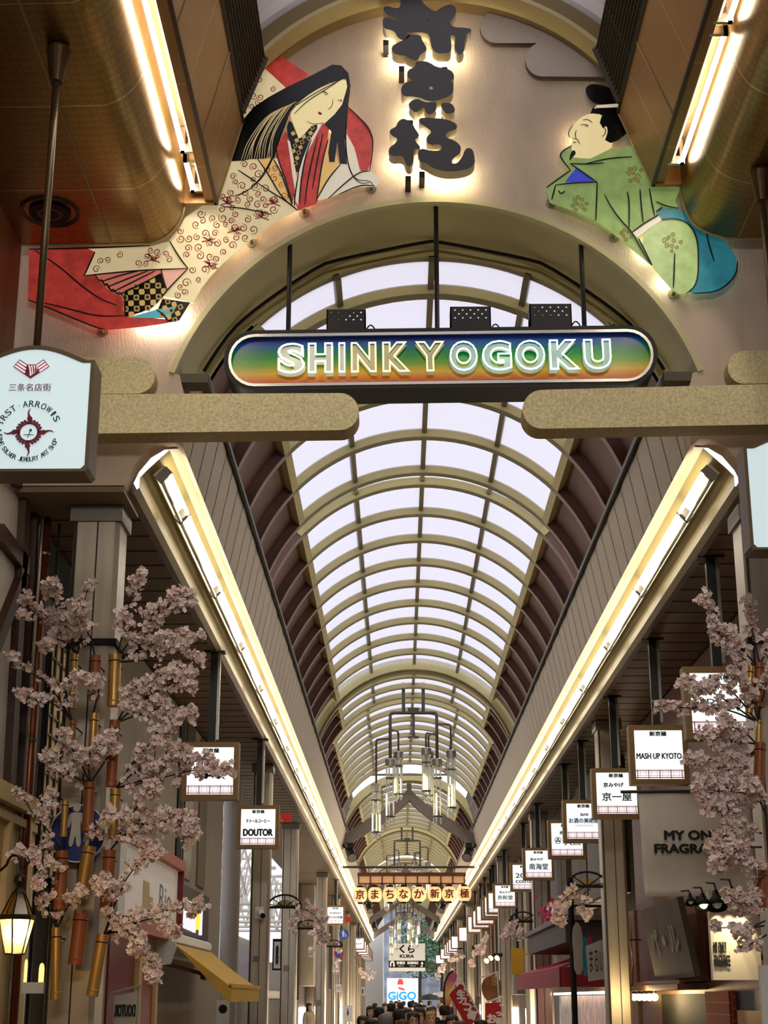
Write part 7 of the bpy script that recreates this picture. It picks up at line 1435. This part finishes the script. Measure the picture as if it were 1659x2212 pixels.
def person_meshes(female, stride, style):
    """body, coat, trousers, shoes and hair of a walker 1.70 m tall"""
    V = [(0,0,.95),(0,0,1.12),(0,0,1.30),(0,.01,1.42),(0,.005,1.48),(0,-.005,1.545)]; E = [(0,1),(1,2),(2,3),(3,4),(4,5)]; Rd = [(.13,.10),(.12,.09),(.15,.10),(.07,.065),(.048,.052),(.046,.054)]
    sw = .175 if not female else .155
    for s in (-1, 1):
        st = stride*s; i = len(V)
        V += [(s*sw*.85,.0,1.40),(s*(sw+.04),.02-.10*st,1.12),(s*(sw+.05),-.05-.24*st,.90),(s*(sw+.045),-.07-.27*st,.83)]; E += [(2,i),(i,i+1),(i+1,i+2),(i+2,i+3)]; Rd += [.055,.042,.03,(.026,.04)]
        h = i+3; hx, hy, hz = V[h]
        for f, (dx, ln) in enumerate(((-.028,.070),(-.010,.082),(.010,.078),(.028,.062))):
            j = len(V); V += [(hx+s*.004, hy+dx, hz-.035), (hx, hy+dx*1.1-.01, hz-.035-ln*.55), (hx-s*.012, hy+dx*1.1-.015, hz-.035-ln)]; E += [(h,j),(j,j+1),(j+1,j+2)]; Rd += [.0095,.0085,.007]
        j = len(V); V += [(hx-s*.01, hy-.045, hz-.005), (hx-s*.015, hy-.062, hz-.045)]; E += [(h,j),(j,j+1)]; Rd += [.011,.008]
        i = len(V); V += [(s*.085,0,.90),(s*.09,-.12*st-.03,.50),(s*.09,.20*st+.02,.09),(s*.095,.20*st-.14,.05)]; E += [(0,i),(i,i+1),(i+1,i+2),(i+2,i+3)]; Rd += [.085,.055,.04,.035]
    trunk = skin_mesh('trunk', V, E, Rd, 0, 1)
    mb = MB(); n = 28                                   # head with brow, nose, ears and chin, then fused with the trunk
    for r in HEADR:
        for k in range(n):
            x, y, z = ring_pt(r, k, n); zz = z-HZ
            if y < -.03:
                if -.022 < zz < .012 and .018 < abs(x) < .05: y += .010       # eye hollows
                if .012 < zz < .04 and abs(x) < .055: y -= .003
                if -.10 < zz < -.07 and abs(x) < .03: y += .003
            mb.v.append((x, y, z))
    m = len(HEADR)
    mb.f = [(i*n+k, i*n+(k+1) % n, (i+1)*n+(k+1) % n, (i+1)*n+k) for i in range(m-1) for k in range(n)]+[tuple(reversed(range(n))), tuple((m-1)*n+k for k in range(n))]; mb.m = [0]*len(mb.f)
    mb.lathe([(.004, .030), (.010, .0), (.016, -.030), (.014, -.040), (.003, -.044)], (0, -.094, HZ-.008), 10)
    for s in (-1, 1): mb.ball((s*.072, .004, HZ-.012), .03, 8, sx=.35, sy=.6)
    mb.add([v.co for v in trunk.vertices], [tuple(p.vertices) for p in trunk.polygons]); me = mb.mesh('body', M_black); o = bpy.data.objects.new('body', me); COL.objects.link(o)
    rm = o.modifiers.new('fuse', 'REMESH'); rm.mode = 'VOXEL'; rm.voxel_size = .0075; rm.use_smooth_shade = True; smo = o.modifiers.new('soft', 'SMOOTH'); smo.factor = .5; smo.iterations = 2
    dg = bpy.context.evaluated_depsgraph_get(); body = bpy.data.meshes.new_from_object(o.evaluated_get(dg)); bpy.data.objects.remove(o); bpy.data.meshes.remove(trunk); body.polygons.foreach_set('use_smooth', [True]*len(body.polygons))
    V = [(0,0,.88),(0,0,1.02),(0,0,1.14),(0,0,1.30),(0,.01,1.41),(0,.005,1.455)]; E = [(0,1),(1,2),(2,3),(3,4),(4,5)]; Rd = [(.175,.135),(.165,.13),(.155,.12),(.185,.13),(.115,.10),(.072,.075)]
    if female: V[0] = (0,0,.72); Rd[0] = (.20,.16)
    for s in (-1, 1):
        st = stride*s; i = len(V); V += [(s*sw*.9,.0,1.39),(s*(sw+.045),.02-.10*st,1.12),(s*(sw+.055),-.045-.23*st,.92)]; E += [(3,i),(i,i+1),(i+1,i+2)]; Rd += [.075,.062,.05]
    coat = skin_mesh('coat', V, E, Rd, 0, 1)
    V = [(0,0,.93)]; E = []; Rd = [(.145,.115)]
    for s in (-1, 1):
        st = stride*s; i = len(V); V += [(s*.085,0,.84),(s*.09,-.12*st-.03,.50),(s*.09,.19*st+.02,.13)]; E += [(0,i),(i,i+1),(i+1,i+2)]; Rd += [.10,.075,.062]
    trou = skin_mesh('trousers', V, E, Rd, 0, 1)
    sh = []
    for s in (-1, 1):
        st = stride*s; sh.append(skin_mesh('shoe', [(s*.09,.20*st+.05,.05),(s*.09,.20*st-.03,.055),(s*.097,.20*st-.16,.04)], [(0,1),(1,2)], [.042,.045,.036], 0, 1))
    rnd = random.Random(style); mb = MB(); n = 40; low = {0: -.055, 1: -.26, 2: -.06, 3: -.13}[style]
    rows = [(z, w, yf, yb) for z, w, yf, yb in HEADR if z > -.02]; lo = HEADR[4]
    ext = [(-.012+(low+.012)*q/5, lo[1]*(1-.03*q) if style in (0, 2) else lo[1]*(1+.02*q), lo[2]+.02*q, lo[3]*(1-.10*q) if style in (0, 2) else lo[3]*(1-.06*q)) for q in range(5, 0, -1)]
    R_ = ext+rows; tufts = [rnd.uniform(-1, 1) for _ in range(n)]
    for i, r in enumerate(R_):
        for k in range(n):
            g = .016+.005*tufts[k]+.006*math.sin(k*2.3+i*.9)*(1 if i < len(R_)-2 else 0); x, y, z = ring_pt(r, k, n, g, g); t = 2*math.pi*k/n; front = -math.sin(t)      # 1 at the face
            part = .02*math.cos(t) if style % 2 else -.015*math.cos(t); hl = (.052+part+.008*tufts[k]) if style != 3 else (.030+.006*tufts[k])
            lim = .55 if style in (0, 2) else .35
            if front > lim and z-HZ < hl: x *= .86; y = y*.80+.004; z = max(z, HZ+hl-.012) if front > .75 else z
            mb.v.append((x, y, z+(.012*(1-front)*.4 if i > len(R_)-4 else 0)+.006*tufts[k]*(1 if i == 0 else 0)))
    m = len(R_); mb.f = [(i*n+k, i*n+(k+1) % n, (i+1)*n+(k+1) % n, (i+1)*n+k) for i in range(m-1) for k in range(n)]+[tuple((m-1)*n+k for k in range(n))]; mb.m = [0]*len(mb.f)
    hair = mb.mesh('hair', M_black, (0, 0, 0), True)
    mb = MB()
    for s in (-1, 1):
        mb.ball((s*.030, -.083, HZ-.005), .011, 8, sz=.55); mb.tube([(s*.014, -.097, HZ+.019), (s*.032, -.096, HZ+.024), (s*.048, -.086, HZ+.018)], .0035, 5)
    mb.tube([(-.020, -.098, HZ-.066), (0, -.103, HZ-.064), (.020, -.098, HZ-.066)], .004, 5)
    eyes = mb.mesh('eyes_and_mouth', mat('face_dark', (60, 32, 28), .5))
    return dict(body=body, coat=coat, trousers=trou, shoe=sh, hair=hair, eyes=eyes)
PM = [person_meshes(False, .6, 0), person_meshes(True, -.5, 1), person_meshes(False, -.45, 2), person_meshes(True, .45, 3)]
M_skin = mat('skin', (214, 168, 140), .55); M_shoe = mat('dark_shoe', (34, 28, 26), .6)
HAIR = {'black': (20, 16, 15), 'dark brown': (48, 30, 22), 'brown': (92, 58, 36), 'grey': (130, 124, 118), 'blond': (176, 140, 84)}
COAT = {'black': (18, 18, 20), 'grey': (112, 108, 106), 'beige': (186, 164, 134), 'white': (220, 216, 208), 'navy': (30, 38, 66), 'olive': (82, 82, 54), 'brown': (96, 68, 48), 'pale blue': (140, 166, 190), 'charcoal': (50, 48, 50), 'cream': (224, 208, 176), 'dark green': (32, 58, 44), 'maroon': (90, 28, 36), 'lavender': (160, 148, 186)}
for nm in ('body', 'coat', 'trousers', 'hair'):
    for P in PM: P[nm].materials.clear(); P[nm].materials.append(M_skin)
for P in PM:
    P['eyes'].materials.clear(); P['eyes'].materials.append(MATS['face_dark'])
    for sh in P['shoe']: sh.materials.clear(); sh.materials.append(M_shoe)
def setm(o, m): o.material_slots[0].link = 'OBJECT'; o.material_slots[0].material = m
used = set()
def person(pxx, Y, H, coat, hair, rz, kind, where, cap=None):
    x = at(pxx, 2160, Y).x; s = H/1.70
    label = 'person in %s coat with %s hair, %s' % (coat, hair, where) if cap is None else 'person in %s coat wearing a %s, %s' % (coat, cap[0], where)
    root = thing('person', label, 'person', (x, Y, FLOOR), 'crowd walking in the street'); root.rotation_euler[2] = rz; root.scale = (s*1.04, s*1.04, s); P = PM[kind]
    def add(nm, me):
        o = bpy.data.objects.new(nm, me); COL.objects.link(o); o.parent = root; return o
    add('body', P['body']); add('eyes_and_mouth', P['eyes'])
    setm(add('coat', P['coat']), mat('coat_'+coat, COAT[coat], .85)); setm(add('trousers', P['trousers']), mat('trousers_dark', (36, 36, 42), .85))
    for sh in P['shoe']: add('shoe', sh)
    if cap: setm(add('hat', P['hair']), mat('hat_'+cap[0], cap[1], .9))
    else: setm(add('hair', P['hair']), mat('hair_'+hair, HAIR[hair], .6))
    return root
rnd = random.Random(77)
# pixel x, distance, height, coat, hair, facing (0 towards the viewer), build, where
CR = [
 (803, 21.5, 1.58, 'beige', 'black', .3, 1, 'at the near left edge of the crowd'), (833, 20.2, 1.66, 'grey', 'grey', 3.3, 2, 'large and near, left of the middle'), (871, 21.0, 1.58, 'navy', 'brown', 3.0, 1, 'near, seen from behind in the middle'),
 (893, 23.0, 1.66, 'black', 'dark brown', .1, 0, 'facing the viewer below the video screen'), (916, 19.3, 1.50, 'cream', 'black', .2, 3, 'nearest in the middle', ('white knit cap', (226, 218, 200))), (976, 22.5, 1.62, 'charcoal', 'dark brown', -.2, 1, 'facing the viewer before the tilted red banner'),
 (994, 21.2, 1.56, 'maroon', 'brown', 3.2, 2, 'near, beside the tilted red banner'), (1038, 20.6, 1.58, 'black', 'black', 2.9, 2, 'near, before the upright red banner'), (846, 19.4, 1.52, 'black', 'black', 3.4, 0, 'nearest at the left'), (884, 19.8, 1.50, 'brown', 'dark brown', 3.1, 3, 'nearest below the video screen'),
 (948, 20.4, 1.53, 'olive', 'brown', 3.0, 1, 'near, right of the white knit cap'), (1014, 19.9, 1.50, 'white', 'brown', 3.3, 3, 'near, under the foot of the tilted red banner'), (785, 23.5, 1.60, 'black', 'dark brown', .4, 2, 'at the left border of the crowd'), (906, 26.0, 1.70, 'lavender', 'black', 0, 2, 'in the second row below the KURA banner'),
 (860, 27.5, 1.66, 'charcoal', 'black', 3.1, 0, 'in the second row at the left'), (929, 28.5, 1.62, 'beige', 'blond', .1, 1, 'in the second row at the middle'), (960, 30.0, 1.72, 'black', 'black', 3.0, 0, 'behind the olive coat'), (820, 31.0, 1.68, 'black', 'black', 3.2, 2, 'in the second row at far left'), (880, 33.0, 1.64, 'dark green', 'dark brown', .2, 1, 'in the third row below the screen'),
 (800, 36.0, 1.68, 'white', 'black', .1, 1, 'in the third row at the left'), (845, 37.0, 1.74, 'black', 'black', 3.0, 0, 'standing dark before the left of the screen'), (903, 38.0, 1.72, 'grey', 'black', .0, 2, 'in the third row at the middle'), (935, 40.0, 1.66, 'navy', 'brown', .2, 3, 'in the third row at the right'), (972, 41.0, 1.64, 'cream', 'brown', 3.1, 1, 'beside the foot of the feather flag'),
 (866, 46.0, 1.74, 'black', 'dark brown', 3.1, 2, 'standing dark before the middle of the screen'), (887, 50.0, 1.76, 'charcoal', 'black', 3.2, 0, 'standing dark before the right of the screen'), (915, 48.0, 1.66, 'brown', 'dark brown', .1, 1, 'in the fourth row at the middle'), (832, 52.0, 1.70, 'pale blue', 'brown', .1, 3, 'in the fourth row at the left'), (950, 54.0, 1.70, 'white', 'blond', .0, 0, 'in the fourth row at the right'),
 (810, 58.0, 1.68, 'navy', 'black', 3.1, 2, 'farther back at the left'), (856, 62.0, 1.74, 'maroon', 'dark brown', .2, 0, 'farther back below the screen'), (898, 64.0, 1.70, 'beige', 'black', .1, 1, 'farther back at the middle'), (928, 68.0, 1.74, 'black', 'black', 3.0, 0, 'farther back under the dark umbrella'), (872, 75.0, 1.72, 'olive', 'black', 3.2, 2, 'far back below the screen'), (845, 82.0, 1.74, 'grey', 'dark brown', .1, 0, 'far back at the left of the screen'), (910, 88.0, 1.72, 'navy', 'black', .1, 3, 'far back at the middle'), (892, 100.0, 1.74, 'white', 'black', 3.1, 2, 'farthest at the middle'), (862, 110.0, 1.74, 'black', 'brown', .0, 0, 'farthest at the left')]
for c in CR: person(*c[:7], c[7], c[8] if len(c) > 8 else None)
person(668, 52.0, 1.70, 'beige', 'black', .6, 1, 'entering the gift shop at the left')
def umbrella(label, px_, py_2, Y, col, nm):
    c = at(px_, py_2, Y); root = thing('umbrella', label, 'umbrella', c); mb = MB(); n = 8; r = .52
    V = [c+Vector((0, 0, .26))]+[c+Vector((r*.6*math.cos(t*math.pi/4), r*.6*math.sin(t*math.pi/4), .18)) for t in range(n)]+[c+Vector((r*math.cos(t*math.pi/4), r*math.sin(t*math.pi/4), 0)) for t in range(n)]
    mb.add(V, [(0, 1+t, 1+(t+1) % n) for t in range(n)]+[(1+t, 1+n+t, 1+n+(t+1) % n, 1+(t+1) % n) for t in range(n)]); mb.build('canopy', mat('umbrella_'+nm, col, .7), root); mb = MB(); mb.tube([c+Vector((0, 0, .32)), c+Vector((0, 0, -.55))], .010, 5); mb.build('shaft', M_dark, root)
umbrella('open dark umbrella above the crowd right of the screen', 928, 2160, 67.6, (40, 46, 42), 'dark'); umbrella('open white umbrella above the crowd beside the feather flag', 952, 2154, 72, (214, 210, 204), 'white')
